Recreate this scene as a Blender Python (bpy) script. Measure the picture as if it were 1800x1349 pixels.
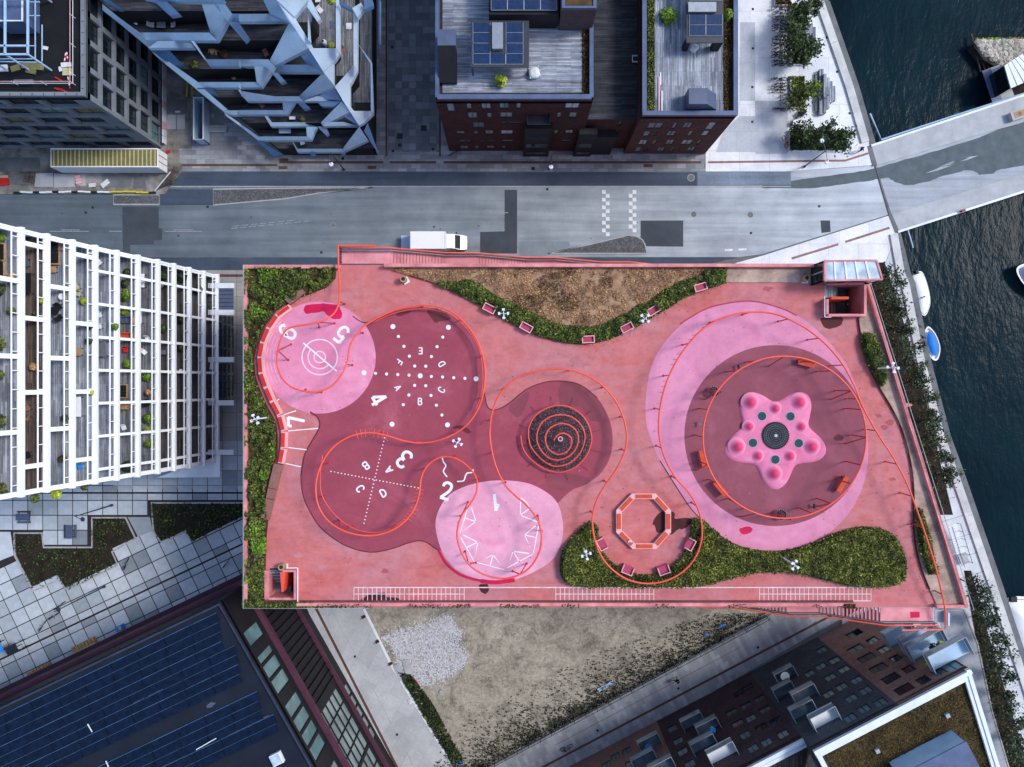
import bpy, math, random
import numpy as np
from mathutils import Vector, Matrix
for o in list(bpy.data.objects): bpy.data.objects.remove(o)
SC = bpy.context.scene
COL = SC.collection
random.seed(7)
RNG = np.random.default_rng(7)
R = math.radians

# ---------------------------------------------------------------- camera, sky, sun, exposure
CAM_H = 104.5          # drone height above the street
FPX = 1400.0           # focal length in pixels of the 1800 px wide photograph (28 mm on 36 mm)
CXP, CYP = 900.0, 674.5
cd = bpy.data.cameras.new('camera'); cam = bpy.data.objects.new('camera', cd); COL.objects.link(cam)
cam.location = (0, 0, CAM_H); cam.rotation_euler = (0, 0, 0)
cd.sensor_width = 36.0; cd.lens = 28.0; cd.clip_start = 0.5; cd.clip_end = 6000
SC.camera = cam
SUN_EL, SUN_AZ = R(50), R(74)      # azimuth clockwise from +Y (top of the picture)
W = bpy.data.worlds.new('World'); SC.world = W; W.use_nodes = True
wn = W.node_tree.nodes; wl = W.node_tree.links
for n in list(wn): wn.remove(n)
wo = wn.new('ShaderNodeOutputWorld'); wb = wn.new('ShaderNodeBackground'); ws = wn.new('ShaderNodeTexSky')
ws.sky_type = 'NISHITA'; ws.sun_disc = False; ws.sun_elevation = SUN_EL; ws.sun_rotation = SUN_AZ
ws.air_density = 1.0; ws.dust_density = 1.2; ws.ozone_density = 2.2
wl.new(ws.outputs[0], wb.inputs[0]); wl.new(wb.outputs[0], wo.inputs[0])
wb.inputs[1].default_value = 0.14
sd = bpy.data.lights.new('sun', 'SUN'); sun = bpy.data.objects.new('sun', sd); COL.objects.link(sun)
sd.energy = 1.5; sd.angle = R(13); sd.color = (1.0, 0.97, 0.93)
dv = Vector((math.sin(SUN_AZ)*math.cos(SUN_EL), math.cos(SUN_AZ)*math.cos(SUN_EL), math.sin(SUN_EL)))
sun.rotation_euler = dv.to_track_quat('Z', 'Y').to_euler(); sun.location = dv*200
SC.view_settings.view_transform = 'Standard'; SC.view_settings.look = 'None'
SC.view_settings.exposure = 0.85; SC.view_settings.gamma = 1.0; SC.view_settings.use_curve_mapping = False
SC.render.engine = 'CYCLES'

# ---------------------------------------------------------------- helpers
DZ = 24.0              # height of the roof deck above the street
def P(x, y, z=0.0):
    """point of the place at height z that lies under pixel x, y of the photograph"""
    s = (CAM_H - z)/FPX
    return Vector(((x - CXP)*s, (CYP - y)*s, z))
def PL(pts, z=0.0): return [P(x, y, z) for x, y in pts]
def ray_plane(x, y, O, N):
    d = Vector(((x-CXP)/FPX, (CYP-y)/FPX, -1.0)); C = Vector((0, 0, CAM_H))
    t = (O - C).dot(N)/d.dot(N)
    return C + d*t
def lin(c):
    c = c/255.0
    return c/12.92 if c <= 0.04045 else ((c+0.055)/1.055)**2.4
def S(r, g, b, k=1.0): return (lin(r)*k, lin(g)*k, lin(b)*k)
def inpoly(x, y, poly):
    c = False; n = len(poly); j = n-1
    for i in range(n):
        xi, yi = poly[i][0], poly[i][1]; xj, yj = poly[j][0], poly[j][1]
        if (yi > y) != (yj > y) and x < (xj-xi)*(y-yi)/(yj-yi)+xi: c = not c
        j = i
    return c
def inpoly_np(X, Y, poly):
    c = np.zeros(len(X), bool); n = len(poly); j = n-1
    for i in range(n):
        xi, yi = poly[i][0], poly[i][1]; xj, yj = poly[j][0], poly[j][1]
        if yi != yj:
            m = ((yi > Y) != (yj > Y)) & (X < (xj-xi)*(Y-yi)/(yj-yi)+xi)
            c ^= m
        j = i
    return c
def spline(pts, n=6, closed=False):
    """Catmull-Rom through points given as tuples of any length"""
    out = []; N = len(pts); A = [np.array(p, float) for p in pts]
    rng_ = N if closed else N-1
    for i in range(rng_):
        if closed: p0, p1, p2, p3 = A[(i-1) % N], A[i], A[(i+1) % N], A[(i+2) % N]
        else: p0, p1, p2, p3 = A[max(i-1, 0)], A[i], A[i+1], A[min(i+2, N-1)]
        for k in range(n):
            t = k/n
            out.append(tuple(0.5*((2*p1)+(-p0+p2)*t+(2*p0-5*p1+4*p2-p3)*t*t+(-p0+3*p1-3*p2+p3)*t**3)))
    if not closed: out.append(tuple(A[-1]))
    return out
def ell(cx, cy, rx, ry, n=64, a0=0.0): return [(cx+rx*math.cos(a0+2*math.pi*i/n), cy+ry*math.sin(a0+2*math.pi*i/n)) for i in range(n)]

class MB:
    def __init__(s): s.v = []; s.f = []
    def add(s, vs, fs):
        b = len(s.v); s.v += [tuple(v) for v in vs]; s.f += [tuple(i+b for i in f) for f in fs]; return s
    def poly(s, pts):
        return s.add(pts, [tuple(range(len(pts)))])
    def sheet(s, pts, z):
        p = [(q[0], q[1], z) for q in pts]
        a = sum(p[i-1][0]*p[i][1]-p[i][0]*p[i-1][1] for i in range(len(p)))
        if a < 0: p.reverse()
        return s.poly(p)
    def prism(s, pts, z0, z1, bottom=True):
        p = [(q[0], q[1]) for q in pts]
        a = sum(p[i-1][0]*p[i][1]-p[i][0]*p[i-1][1] for i in range(len(p)))
        if a < 0: p.reverse()
        n = len(p); vs = [(x, y, z0) for x, y in p]+[(x, y, z1) for x, y in p]
        fs = [tuple(range(n, 2*n))]+[(i, (i+1) % n, n+(i+1) % n, n+i) for i in range(n)]
        if bottom: fs.append(tuple(range(n-1, -1, -1)))
        return s.add(vs, fs)
    def obox(s, O, U, V, Wd):
        """box from corner O with edge vectors U, V, W"""
        O = Vector(O); U = Vector(U); V = Vector(V); Wd = Vector(Wd)
        vs = [O, O+U, O+U+V, O+V, O+Wd, O+U+Wd, O+U+V+Wd, O+V+Wd]
        fs = [(3, 2, 1, 0), (4, 5, 6, 7), (0, 1, 5, 4), (1, 2, 6, 5), (2, 3, 7, 6), (3, 0, 4, 7)]
        if U.cross(V).dot(Wd) < 0: fs = [tuple(reversed(f)) for f in fs]
        return s.add(vs, fs)
    def box(s, cx, cy, cz, sx, sy, sz, rz=0.0):
        c, q = math.cos(rz), math.sin(rz)
        U = Vector((c*sx, q*sx, 0)); V = Vector((-q*sy, c*sy, 0))
        return s.obox(Vector((cx, cy, cz-sz/2))-U/2-V/2, U, V, (0, 0, sz))
    def bar(s, a, b, w, h=None):
        h = w if h is None else h
        a = Vector(a); b = Vector(b); d = b-a
        if d.length < 1e-6: return s
        side = d.cross(Vector((0, 0, 1)))
        if side.length < 1e-4: side = Vector((1, 0, 0))
        side.normalize(); up = side.cross(d).normalized()
        return s.obox(a-side*w/2-up*h/2, d, side*w, up*h)
    def tube(s, pts, r, n=6, closed=False, r1=None):
        pts = [Vector(p) for p in pts]; N = len(pts); vs = []; fs = []
        for i, p in enumerate(pts):
            a = pts[i-1] if (i > 0 or closed) else p
            b = pts[(i+1) % N] if (i < N-1 or closed) else p
            t = (b-a).normalized() if (b-a).length > 1e-9 else Vector((0, 0, 1))
            u = t.cross(Vector((0, 0, 1)))
            if u.length < 1e-3: u = Vector((1, 0, 0))
            u.normalize(); w = u.cross(t).normalized()
            rr = r if r1 is None else r+(r1-r)*i/max(N-1, 1)
            for k in range(n):
                an = 2*math.pi*k/n
                vs.append(p+u*(rr*math.cos(an))+w*(rr*math.sin(an)))
        for i in range(N if closed else N-1):
            j = (i+1) % N
            for k in range(n): fs.append((i*n+k, i*n+(k+1) % n, j*n+(k+1) % n, j*n+k))
        if not closed:
            fs.append(tuple(range(n-1, -1, -1))); fs.append(tuple((N-1)*n+k for k in range(n)))
        return s.add(vs, fs)
    def cyl(s, c, r, z0, z1, n=16, r1=None):
        r1 = r if r1 is None else r1
        vs = [(c[0]+r*math.cos(2*math.pi*k/n), c[1]+r*math.sin(2*math.pi*k/n), z0) for k in range(n)]
        vs += [(c[0]+r1*math.cos(2*math.pi*k/n), c[1]+r1*math.sin(2*math.pi*k/n), z1) for k in range(n)]
        fs = [(k, (k+1) % n, n+(k+1) % n, n+k) for k in range(n)]+[tuple(range(n, 2*n)), tuple(range(n-1, -1, -1))]
        return s.add(vs, fs)
    def ring(s, c, r0, r1, z, n=48):
        vs = [(c[0]+q*math.cos(2*math.pi*k/n), c[1]+q*math.sin(2*math.pi*k/n), z) for q in (r0, r1) for k in range(n)]
        return s.add(vs, [(k, n+k, n+(k+1) % n, (k+1) % n) for k in range(n)])
    def ball(s, c, rx, ry, rz, nu=10, nv=6, top=False):
        vs = []; fs = []
        for j in range(nv+1):
            ph = math.pi*(j/nv)*(0.5 if top else 1.0)
            for i in range(nu):
                th = 2*math.pi*i/nu
                vs.append((c[0]+rx*math.sin(ph)*math.cos(th), c[1]+ry*math.sin(ph)*math.sin(th), c[2]+rz*math.cos(ph)))
        for j in range(nv):
            for i in range(nu):
                a = j*nu+i; b = j*nu+(i+1) % nu
                fs.append((a, a+nu, b+nu, b))
        return s.add(vs, fs)
    def wall(s, pts, z0, z1, w, closed=False):
        """upright band of thickness w along a polyline"""
        p = [Vector((q[0], q[1], 0)) for q in pts]; n = len(p); L = []; Q = []
        for i in range(n):
            a = p[i-1] if (i > 0 or closed) else p[i]; b = p[(i+1) % n] if (i < n-1 or closed) else p[i]
            t = (b-a).normalized(); nn = Vector((-t.y, t.x, 0)); L.append(p[i]+nn*w/2); Q.append(p[i]-nn*w/2)
        m = n if closed else n-1
        vs = []
        for i in range(n): vs += [(L[i].x, L[i].y, z0), (Q[i].x, Q[i].y, z0), (Q[i].x, Q[i].y, z1), (L[i].x, L[i].y, z1)]
        fs = []
        for i in range(m):
            a = 4*i; b = 4*((i+1) % n)
            fs += [(a+3, a+2, b+2, b+3), (a+1, b+1, b+2, a+2), (a, a+3, b+3, b), (a, b, b+1, a+1)]
        if not closed: fs += [(0, 1, 2, 3), (4*n-4, 4*n-1, 4*n-2, 4*n-3)]
        return s.add(vs, fs)
    def mesh(s, name, smooth=False):
        me = bpy.data.meshes.new(name); me.from_pydata(s.v, [], s.f)
        if smooth: me.polygons.foreach_set('use_smooth', [True]*len(me.polygons))
        me.update(); return me
    def build(s, name, m, parent=None, smooth=False):
        return link(name, s.mesh(name, smooth), m, parent)
def link(name, me, m, parent=None):
    o = bpy.data.objects.new(name, me); COL.objects.link(o)
    if m is not None and not me.materials: me.materials.append(m)
    if parent is not None: attach(o, parent)
    return o
OFF = {}
def attach(o, parent):
    o.parent = parent
    l = OFF.get(parent.name)
    if l is not None: o.matrix_parent_inverse = Matrix.Translation(-l)
    elif parent.parent is not None: pass
def tag(o, label, cat, group=None):
    o['label'] = label; o['category'] = cat
    if group: o['group'] = group
    return o
def struct(o): o['kind'] = 'structure'; return o
def stuff(o): o['kind'] = 'stuff'; return o
def thing(name, label, cat, loc=(0, 0, 0), group=None, local=False):
    """Empty at a thing's base. local=False: the parts are given in place coordinates"""
    o = bpy.data.objects.new(name, None); COL.objects.link(o); o.location = loc; o.empty_display_size = 0.3
    tag(o, label, cat, group)
    if not local: OFF[o.name] = Vector(loc)
    return o
def dup(root, loc, rz=0.0, label=None, group=None, sc=None):
    r = root.copy(); COL.objects.link(r); r.location = loc; r.rotation_euler = (0, 0, rz)
    if sc: r.scale = (sc, sc, sc)
    if label: r['label'] = label
    if group: r['group'] = group
    for ch in root.children:
        c = ch.copy(); COL.objects.link(c); c.parent = r
        for g in ch.children:
            d = g.copy(); COL.objects.link(d); d.parent = c
    return r
ORD = ['first', 'second', 'third', 'fourth', 'fifth', 'sixth', 'seventh', 'eighth', 'ninth', 'tenth', 'eleventh', 'twelfth', 'thirteenth', 'fourteenth', 'fifteenth', 'sixteenth']

# ---------------------------------------------------------------- materials
MATS = {}
class NT:
    def __init__(s, name):
        s.m = bpy.data.materials.new(name); s.m.use_nodes = True; s.t = s.m.node_tree
        for n in list(s.t.nodes): s.t.nodes.remove(n)
        s.out = s.n('ShaderNodeOutputMaterial'); s.b = s.n('ShaderNodeBsdfPrincipled'); s.l(s.b.outputs[0], s.out.inputs[0])
        s.tc = s.n('ShaderNodeTexCoord'); s.co = s.tc.outputs['Object']
        MATS[name] = s.m
    def n(s, t, **kw):
        q = s.t.nodes.new(t)
        for k, v in kw.items(): setattr(q, k, v)
        return q
    def l(s, a, b): s.t.links.new(a, b)
    def map(s, scale=(1, 1, 1), rz=0.0, loc=(0, 0, 0)):
        m = s.n('ShaderNodeMapping'); s.l(s.co, m.inputs[0]); m.inputs['Scale'].default_value = scale
        m.inputs['Rotation'].default_value = (0, 0, rz); m.inputs['Location'].default_value = loc
        return m.outputs[0]
    def noise(s, scale, detail=4, rough=0.6, vec=None, dist=0.0):
        q = s.n('ShaderNodeTexNoise'); q.inputs['Scale'].default_value = scale; q.inputs['Detail'].default_value = detail
        q.inputs['Roughness'].default_value = rough; q.inputs['Distortion'].default_value = dist
        s.l(vec if vec is not None else s.co, q.inputs['Vector']); return q.outputs['Fac']
    def ramp(s, fac, stops):
        q = s.n('ShaderNodeValToRGB'); s.l(fac, q.inputs[0]); e = q.color_ramp.elements
        while len(e) < len(stops): e.new(0.5)
        for el, (p, c) in zip(e, stops):
            el.position = p; el.color = (*c, 1) if not isinstance(c, (int, float)) else (c, c, c, 1)
        return q.outputs[0]
    def mix(s, fac, a, b, mode='MIX'):
        q = s.n('ShaderNodeMix', data_type='RGBA', blend_type=mode)
        for i, v in ((0, fac), (6, a), (7, b)):
            if hasattr(v, 'links'): s.l(v, q.inputs[i])
            elif isinstance(v, (int, float)): q.inputs[i].default_value = v if i == 0 else (v, v, v, 1)
            else: q.inputs[i].default_value = (*v, 1)
        return q.outputs[2]
    def island(s): return s.n('ShaderNodeNewGeometry').outputs['Random Per Island']
    def obrand(s): return s.n('ShaderNodeObjectInfo').outputs['Random']
    def set(s, col=None, rough=None, metal=None, spec=None, bump=None, bstr=0.3, bdist=0.02):
        b = s.b
        for inp, v in (('Base Color', col), ('Roughness', rough), ('Metallic', metal), ('Specular IOR Level', spec)):
            if v is None: continue
            if hasattr(v, 'links'): s.l(v, b.inputs[inp])
            elif isinstance(v, tuple): b.inputs[inp].default_value = (*v, 1)
            else: b.inputs[inp].default_value = v
        if bump is not None:
            q = s.n('ShaderNodeBump'); q.inputs['Strength'].default_value = bstr; q.inputs['Distance'].default_value = bdist
            s.l(bump, q.inputs['Height']); s.l(q.outputs[0], b.inputs['Normal'])
        return s.m
def mul(c, k): return tuple(min(1.0, x*k) for x in c)
def pmat(name, c, rough=0.7, var=0.18, scale=1.5, fine=12.0, metal=0.0, spec=0.2, bump=0.0, c2=None, rand=0.0):
    """general worn surface: broad mottling, fine grain, optional second tint and per-object variation"""
    t = NT(name)
    a = t.noise(scale, 5, 0.65); f = t.noise(fine, 3, 0.6)
    col = t.ramp(a, [(0.3, mul(c, 1-var)), (0.7, mul(c2 or c, 1+var*0.6))])
    col = t.mix(0.5, col, t.ramp(f, [(0.25, mul((1, 1, 1), 1-var)), (0.75, (1, 1, 1))]), 'MULTIPLY')
    if rand:
        q = t.n('ShaderNodeMapRange'); t.l(t.obrand(), q.inputs[0]); q.inputs[3].default_value = 1-rand; q.inputs[4].default_value = 1.0
        col = t.mix(1.0, col, q.outputs[0], 'MULTIPLY')
    return t.set(col, rough, metal, spec, f if bump else None, bump, 0.03)
# ---------------------------------------------------------------- the surfaces of the place
def m_asphalt(name, c, streak=0.0, k=0.25):
    t = NT(name)
    a = t.noise(0.25, 5, 0.65); f = t.noise(9, 4, 0.75); sp = t.noise(40, 2, 0.5)
    st = t.noise(1.0, 4, 0.6, t.map((0.06, 1.2, 1)))
    col = t.ramp(a, [(0.3, mul(c, 1-k)), (0.72, mul(c, 1+k))])
    col = t.mix(0.75, col, t.ramp(f, [(0.3, (0.62, 0.62, 0.63)), (0.7, (1.1, 1.1, 1.1))]), 'MULTIPLY')
    col = t.mix(0.5, col, t.ramp(sp, [(0.35, (0.55, 0.55, 0.55)), (0.6, (1.15, 1.15, 1.15))]), 'MULTIPLY')
    if streak: col = t.mix(streak, col, t.ramp(st, [(0.35, (0.6, 0.62, 0.66)), (0.65, (1.15, 1.15, 1.15))]), 'MULTIPLY')
    return t.set(col, 0.85, 0, 0.3, f, 0.25, 0.02)
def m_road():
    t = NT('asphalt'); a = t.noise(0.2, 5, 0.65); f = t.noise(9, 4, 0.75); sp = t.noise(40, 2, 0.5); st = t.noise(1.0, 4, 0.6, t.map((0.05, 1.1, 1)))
    # paler towards the bridge: part dust and wear, part light put into the colour
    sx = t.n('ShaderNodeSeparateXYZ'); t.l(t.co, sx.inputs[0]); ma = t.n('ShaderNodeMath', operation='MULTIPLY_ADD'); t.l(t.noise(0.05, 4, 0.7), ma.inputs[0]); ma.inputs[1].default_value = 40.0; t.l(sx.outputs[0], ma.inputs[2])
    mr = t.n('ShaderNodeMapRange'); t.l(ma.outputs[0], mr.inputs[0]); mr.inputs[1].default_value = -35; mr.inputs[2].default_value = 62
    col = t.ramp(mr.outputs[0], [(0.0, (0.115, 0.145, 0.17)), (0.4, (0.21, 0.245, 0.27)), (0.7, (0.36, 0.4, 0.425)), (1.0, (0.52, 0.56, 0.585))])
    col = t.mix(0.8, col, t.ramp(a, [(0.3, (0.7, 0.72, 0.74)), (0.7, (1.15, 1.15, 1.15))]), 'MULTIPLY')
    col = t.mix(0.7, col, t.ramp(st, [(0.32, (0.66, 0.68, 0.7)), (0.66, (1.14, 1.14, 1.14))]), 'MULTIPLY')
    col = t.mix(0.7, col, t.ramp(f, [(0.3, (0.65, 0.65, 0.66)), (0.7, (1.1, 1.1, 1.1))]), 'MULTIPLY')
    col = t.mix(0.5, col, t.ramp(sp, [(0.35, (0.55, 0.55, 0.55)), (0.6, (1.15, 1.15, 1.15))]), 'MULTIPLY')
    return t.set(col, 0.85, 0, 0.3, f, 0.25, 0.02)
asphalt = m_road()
asphalt_dark = m_asphalt('asphalt_dark', (0.06, 0.083, 0.12), 0.4)
asphalt_patch = m_asphalt('asphalt_patch', (0.06, 0.072, 0.088), 0.0)
def m_wet(name, c, rough=0.3):
    t = NT(name); a = t.noise(0.8, 4); f = t.noise(14, 3)
    col = t.ramp(a, [(0.3, mul(c, 0.8)), (0.7, mul(c, 1.15))])
    col = t.mix(0.4, col, t.ramp(f, [(0.3, 0.7), (0.7, 1.0)]), 'MULTIPLY')
    return t.set(col, rough, 0, 0.15)
asphalt_wet = m_wet('asphalt_wet', (0.1, 0.125, 0.135), 0.75)
def m_slabs(name, c, bw=0.6, bh=0.3, rz=0.0, mort=0.012, var=0.3, dark=0.45, off=0.5):
    """small concrete flags laid in courses, too small to tell apart from the air"""
    t = NT(name); v = t.map((1, 1, 1), rz)
    q = t.n('ShaderNodeTexBrick'); t.l(v, q.inputs['Vector']); q.offset = off
    q.inputs['Scale'].default_value = 1.0; q.inputs['Brick Width'].default_value = bw; q.inputs['Row Height'].default_value = bh
    q.inputs['Mortar Size'].default_value = mort; q.inputs['Bias'].default_value = -0.2
    q.inputs['Color1'].default_value = (*mul(c, 1-var), 1); q.inputs['Color2'].default_value = (*mul(c, 1+var*0.8), 1)
    q.inputs['Mortar'].default_value = (*mul(c, dark), 1)
    a = t.noise(0.3, 5, 0.7); f = t.noise(7, 4, 0.7)
    col = t.mix(0.6, q.outputs[0], t.ramp(a, [(0.3, (0.66, 0.67, 0.7)), (0.65, (1.08, 1.08, 1.08))]), 'MULTIPLY')
    col = t.mix(0.6, col, t.ramp(f, [(0.28, (0.7, 0.7, 0.7)), (0.65, (1.05, 1.05, 1.05))]), 'MULTIPLY')
    return t.set(col, 0.9, 0, 0.15, f, 0.15, 0.02)
paving_street = m_slabs('paving_street', (0.3, 0.31, 0.325), 1.2, 0.6)
paving_alley = m_slabs('paving_alley', (0.47, 0.48, 0.49), 3.2, 2.0, R(-60.5), 0.02, 0.08, 0.75)
paving_prom = m_slabs('paving_prom', (0.36, 0.375, 0.395), 2.0, 0.55, R(62.5), 0.012, 0.24, 0.75, 0.37)
paving_quay = m_slabs('paving_quay', (0.78, 0.79, 0.8), 3.9, 6.1, 0.0, 0.03, 0.06, 0.72, 0.35)
paving_dark = m_slabs('paving_dark', (0.2, 0.215, 0.235), 0.9, 0.9, 0.0, 0.02, 0.35, 0.6, 0.0)  # dark grey flags; shade of the narrow street is also put into the colour
cobble = m_slabs('cobble', (0.22, 0.225, 0.23), 0.16, 0.16, 0.0, 0.035, 0.55, 0.35)
kerb_stone = pmat('kerb_stone', (0.38, 0.385, 0.39), 0.8, 0.2, 0.8, 10, bump=0.1)
coping = pmat('coping', (0.5, 0.505, 0.5), 0.8, 0.2, 0.35, 6, bump=0.15, c2=(0.6, 0.59, 0.56))
concrete = pmat('concrete', (0.42, 0.43, 0.44), 0.85, 0.2, 0.5, 8, bump=0.15)
concrete_dark = pmat('concrete_dark', (0.16, 0.165, 0.17), 0.85, 0.35, 0.5, 7, bump=0.2)
tactile = pmat('tactile', (0.115, 0.055, 0.045), 0.8, 0.3, 1.2, 15, bump=0.1)
tactile_pale = pmat('tactile_pale', (0.3, 0.17, 0.14), 0.8, 0.3, 1.2, 15, bump=0.1)
road_paint = pmat('road_paint', (0.72, 0.73, 0.73), 0.7, 0.22, 3, 14)
road_paint_worn = pmat('road_paint_worn', (0.33, 0.35, 0.37), 0.7, 0.4, 4, 16)
mudm = pmat('mud', (0.13, 0.105, 0.085), 0.95, 0.5, 0.35, 3, bump=0.5, c2=(0.3, 0.285, 0.265))
soil = pmat('soil', (0.02, 0.015, 0.011), 0.95, 0.5, 0.8, 6, bump=0.5, c2=(0.036, 0.027, 0.018))
def m_dirt():
    t = NT('dirt_lot'); a = t.noise(0.1, 6, 0.72); b = t.noise(0.45, 6, 0.8, dist=0.6); c = t.noise(2.6, 5, 0.75); f = t.noise(14, 3, 0.8)
    col = t.ramp(a, [(0.3, (0.28, 0.245, 0.195)), (0.5, (0.42, 0.375, 0.305)), (0.68, (0.5, 0.45, 0.37))])
    col = t.mix(0.95, col, t.ramp(b, [(0.3, (0.3, 0.3, 0.27)), (0.52, (1, 1, 1)), (0.75, (1.12, 1.1, 1.06))]), 'MULTIPLY')
    col = t.mix(0.85, col, t.ramp(c, [(0.3, (0.5, 0.51, 0.48)), (0.6, (1.05, 1.05, 1.05))]), 'MULTIPLY')
    col = t.mix(0.8, col, t.ramp(f, [(0.3, (0.6, 0.6, 0.6)), (0.62, (1.1, 1.1, 1.1))]), 'MULTIPLY')
    return t.set(col, 0.95, 0, 0.2, f, 0.5, 0.04)
dirt = m_dirt()
stone_white = pmat('stone_white', (0.62, 0.62, 0.66), 0.9, 0.3, 5, 20)
def m_rubble():
    t = NT('rubble_stone'); t.set(t.mix(0.6, t.ramp(t.obrand(), [(0.0, (0.3, 0.27, 0.22)), (0.5, (0.5, 0.46, 0.38)), (0.85, (0.62, 0.59, 0.52)), (1.0, (0.42, 0.25, 0.2))]),
        t.ramp(t.noise(4, 5, 0.7), [(0.3, 0.45), (0.65, 1.0)]), 'MULTIPLY'), 0.9, 0, 0.3, t.noise(12, 4), 0.4, 0.04); return t.m
rubble_stone = m_rubble()
def m_water():
    t = NT('water')
    w1 = t.noise(0.55, 3, 0.55, t.map((1.0, 0.42, 1), R(28)), 0.4); w2 = t.noise(2.0, 3, 0.6, t.map((1.0, 0.5, 1), R(20)), 0.3)
    ad = t.n('ShaderNodeMath', operation='MULTIPLY_ADD'); t.l(w2, ad.inputs[0]); ad.inputs[1].default_value = 0.35; t.l(w1, ad.inputs[2])
    a = t.noise(0.06, 4, 0.6)
    col = t.ramp(a, [(0.35, (0.003, 0.01, 0.016)), (0.6, (0.004, 0.017, 0.024)), (0.75, (0.007, 0.03, 0.036))])
    t.set(col, 0.2, 0, 0.05, ad.outputs[0], 0.42, 0.3); t.b.inputs['IOR'].default_value = 1.33; return t.m
water_m = m_water()
# roof deck
def m_deck():
    t = NT('deck_pink'); a = t.noise(0.09, 6, 0.68, dist=1.6); b = t.noise(0.35, 5, 0.7, t.map((0.5, 1.3, 1), R(25)), 1.8); f = t.noise(18, 3, 0.7); c = t.noise(1.1, 5, 0.72)
    col = t.ramp(a, [(0.28, (0.52, 0.11, 0.1)), (0.45, (0.54, 0.155, 0.15)), (0.58, (0.51, 0.175, 0.185)), (0.72, (0.48, 0.21, 0.235))])
    col = t.mix(0.55, col, t.ramp(b, [(0.28, (0.74, 0.6, 0.6)), (0.5, (1, 1, 1)), (0.74, (1.1, 1.28, 1.28))]), 'MULTIPLY')
    col = t.mix(0.55, col, t.ramp(c, [(0.3, (0.7, 0.62, 0.62)), (0.6, (1.05, 1.06, 1.06))]), 'MULTIPLY')
    col = t.mix(0.5, col, t.ramp(f, [(0.3, (0.75, 0.75, 0.75)), (0.65, (1.05, 1.05, 1.05))]), 'MULTIPLY')
    return t.set(col, 0.8, 0, 0.35, f, 0.2, 0.01)
deck_pink = m_deck()
def m_rubber(name, c, light, sc=0.18, speck=0.6, blot=None):
    t = NT(name); a = t.noise(sc, 5, 0.65, dist=0.8); f = t.noise(22, 3, 0.8); d = t.noise(1.3, 5, 0.75)
    col = t.ramp(a, [(0.32, mul(c, 0.85)), (0.55, c), (0.75, light)])
    if blot: col = t.mix(t.ramp(t.noise(0.26, 4, 0.6, dist=0.5), [(0.56, 0.0), (0.74, 0.75)]), col, blot)
    col = t.mix(0.5, col, t.ramp(d, [(0.3, (0.82, 0.8, 0.8)), (0.6, (1.05, 1.05, 1.05))]), 'MULTIPLY')
    col = t.mix(speck, col, t.ramp(f, [(0.28, (0.6, 0.6, 0.6)), (0.68, (1.15, 1.15, 1.15))]), 'MULTIPLY')
    return t.set(col, 0.85, 0, 0.3, f, 0.25, 0.01)
rub_maroon = m_rubber('rubber_maroon', (0.33, 0.06, 0.09), (0.44, 0.11, 0.15), 0.14, 0.75)
rub_plum = m_rubber('rubber_plum', (0.27, 0.072, 0.098), (0.36, 0.11, 0.145), 0.14, 0.75)
rub_pink = m_rubber('rubber_pink', (0.7, 0.24, 0.36), (0.76, 0.33, 0.45), 0.3, 0.3, (0.64, 0.11, 0.23))
rub_pale = m_rubber('rubber_pale', (0.74, 0.33, 0.44), (0.78, 0.4, 0.5), 0.25, 0.3, (0.7, 0.2, 0.32))
rub_mauve = m_rubber('rubber_mauve', (0.66, 0.24, 0.36), (0.7, 0.3, 0.42), 0.25, 0.3, (0.6, 0.17, 0.28))
rub_star = m_rubber('rubber_star', (0.72, 0.2, 0.34), (0.78, 0.33, 0.47), 0.45, 0.3, (0.68, 0.1, 0.22))
rub_mound = m_rubber('rubber_mound', (0.66, 0.05, 0.13), (0.72, 0.09, 0.18), 1.0, 0.25)
wet_red = m_wet('wet_red', (0.58, 0.012, 0.07), 0.55)
wet_maroon = m_wet('wet_maroon', (0.13, 0.028, 0.034), 0.6)
wet_brown = m_wet('wet_brown', (0.075, 0.016, 0.018), 0.6)
steel_red = pmat('steel_red', (0.74, 0.075, 0.045), 0.42, 0.12, 1.5, 9, spec=0.5)
steel_coral = pmat('steel_coral', (0.82, 0.085, 0.045), 0.45, 0.15, 1.0, 9, spec=0.5)
post_red = pmat('post_red', (0.5, 0.018, 0.03), 0.5, 0.15, 1.0, 9, spec=0.5)
salmon = pmat('salmon', (0.62, 0.2, 0.2), 0.7, 0.28, 0.7, 7, bump=0.1, c2=(0.7, 0.28, 0.27))
salmon_light = pmat('salmon_light', (0.76, 0.4, 0.4), 0.6, 0.15, 1.0, 9)
stair_pink = pmat('stair_pink', (0.66, 0.22, 0.25), 0.6, 0.2, 0.6, 9, c2=(0.74, 0.3, 0.32))
seat_orange = pmat('seat_orange', (0.66, 0.085, 0.035), 0.6, 0.2, 2.0, 12, rand=0.12)
cushion = pmat('cushion', (0.68, 0.035, 0.028), 0.6, 0.15, 2.0, 12, rand=0.15)
tub_pink = pmat('tub_pink', (0.62, 0.16, 0.19), 0.6, 0.15, 2.0, 12)
white_paint = pmat('white_paint', (0.8, 0.76, 0.76), 0.75, 0.14, 2.0, 14)
thin_paint = pmat('thin_paint', (0.82, 0.58, 0.66), 0.75, 0.12, 2.0, 14)
drywood = pmat('brown_board', (0.27, 0.12, 0.1), 0.8, 0.25, 1.2, 8)
timber = pmat('timber', (0.45, 0.27, 0.13), 0.75, 0.35, 2.0, 10)
rubber_black = pmat('rubber_black', (0.016, 0.018, 0.024), 0.75, 0.3, 3.0, 30)
trampoline = pmat('trampoline_mat', (0.02, 0.05, 0.075), 0.6, 0.15, 4.0, 30)
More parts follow.
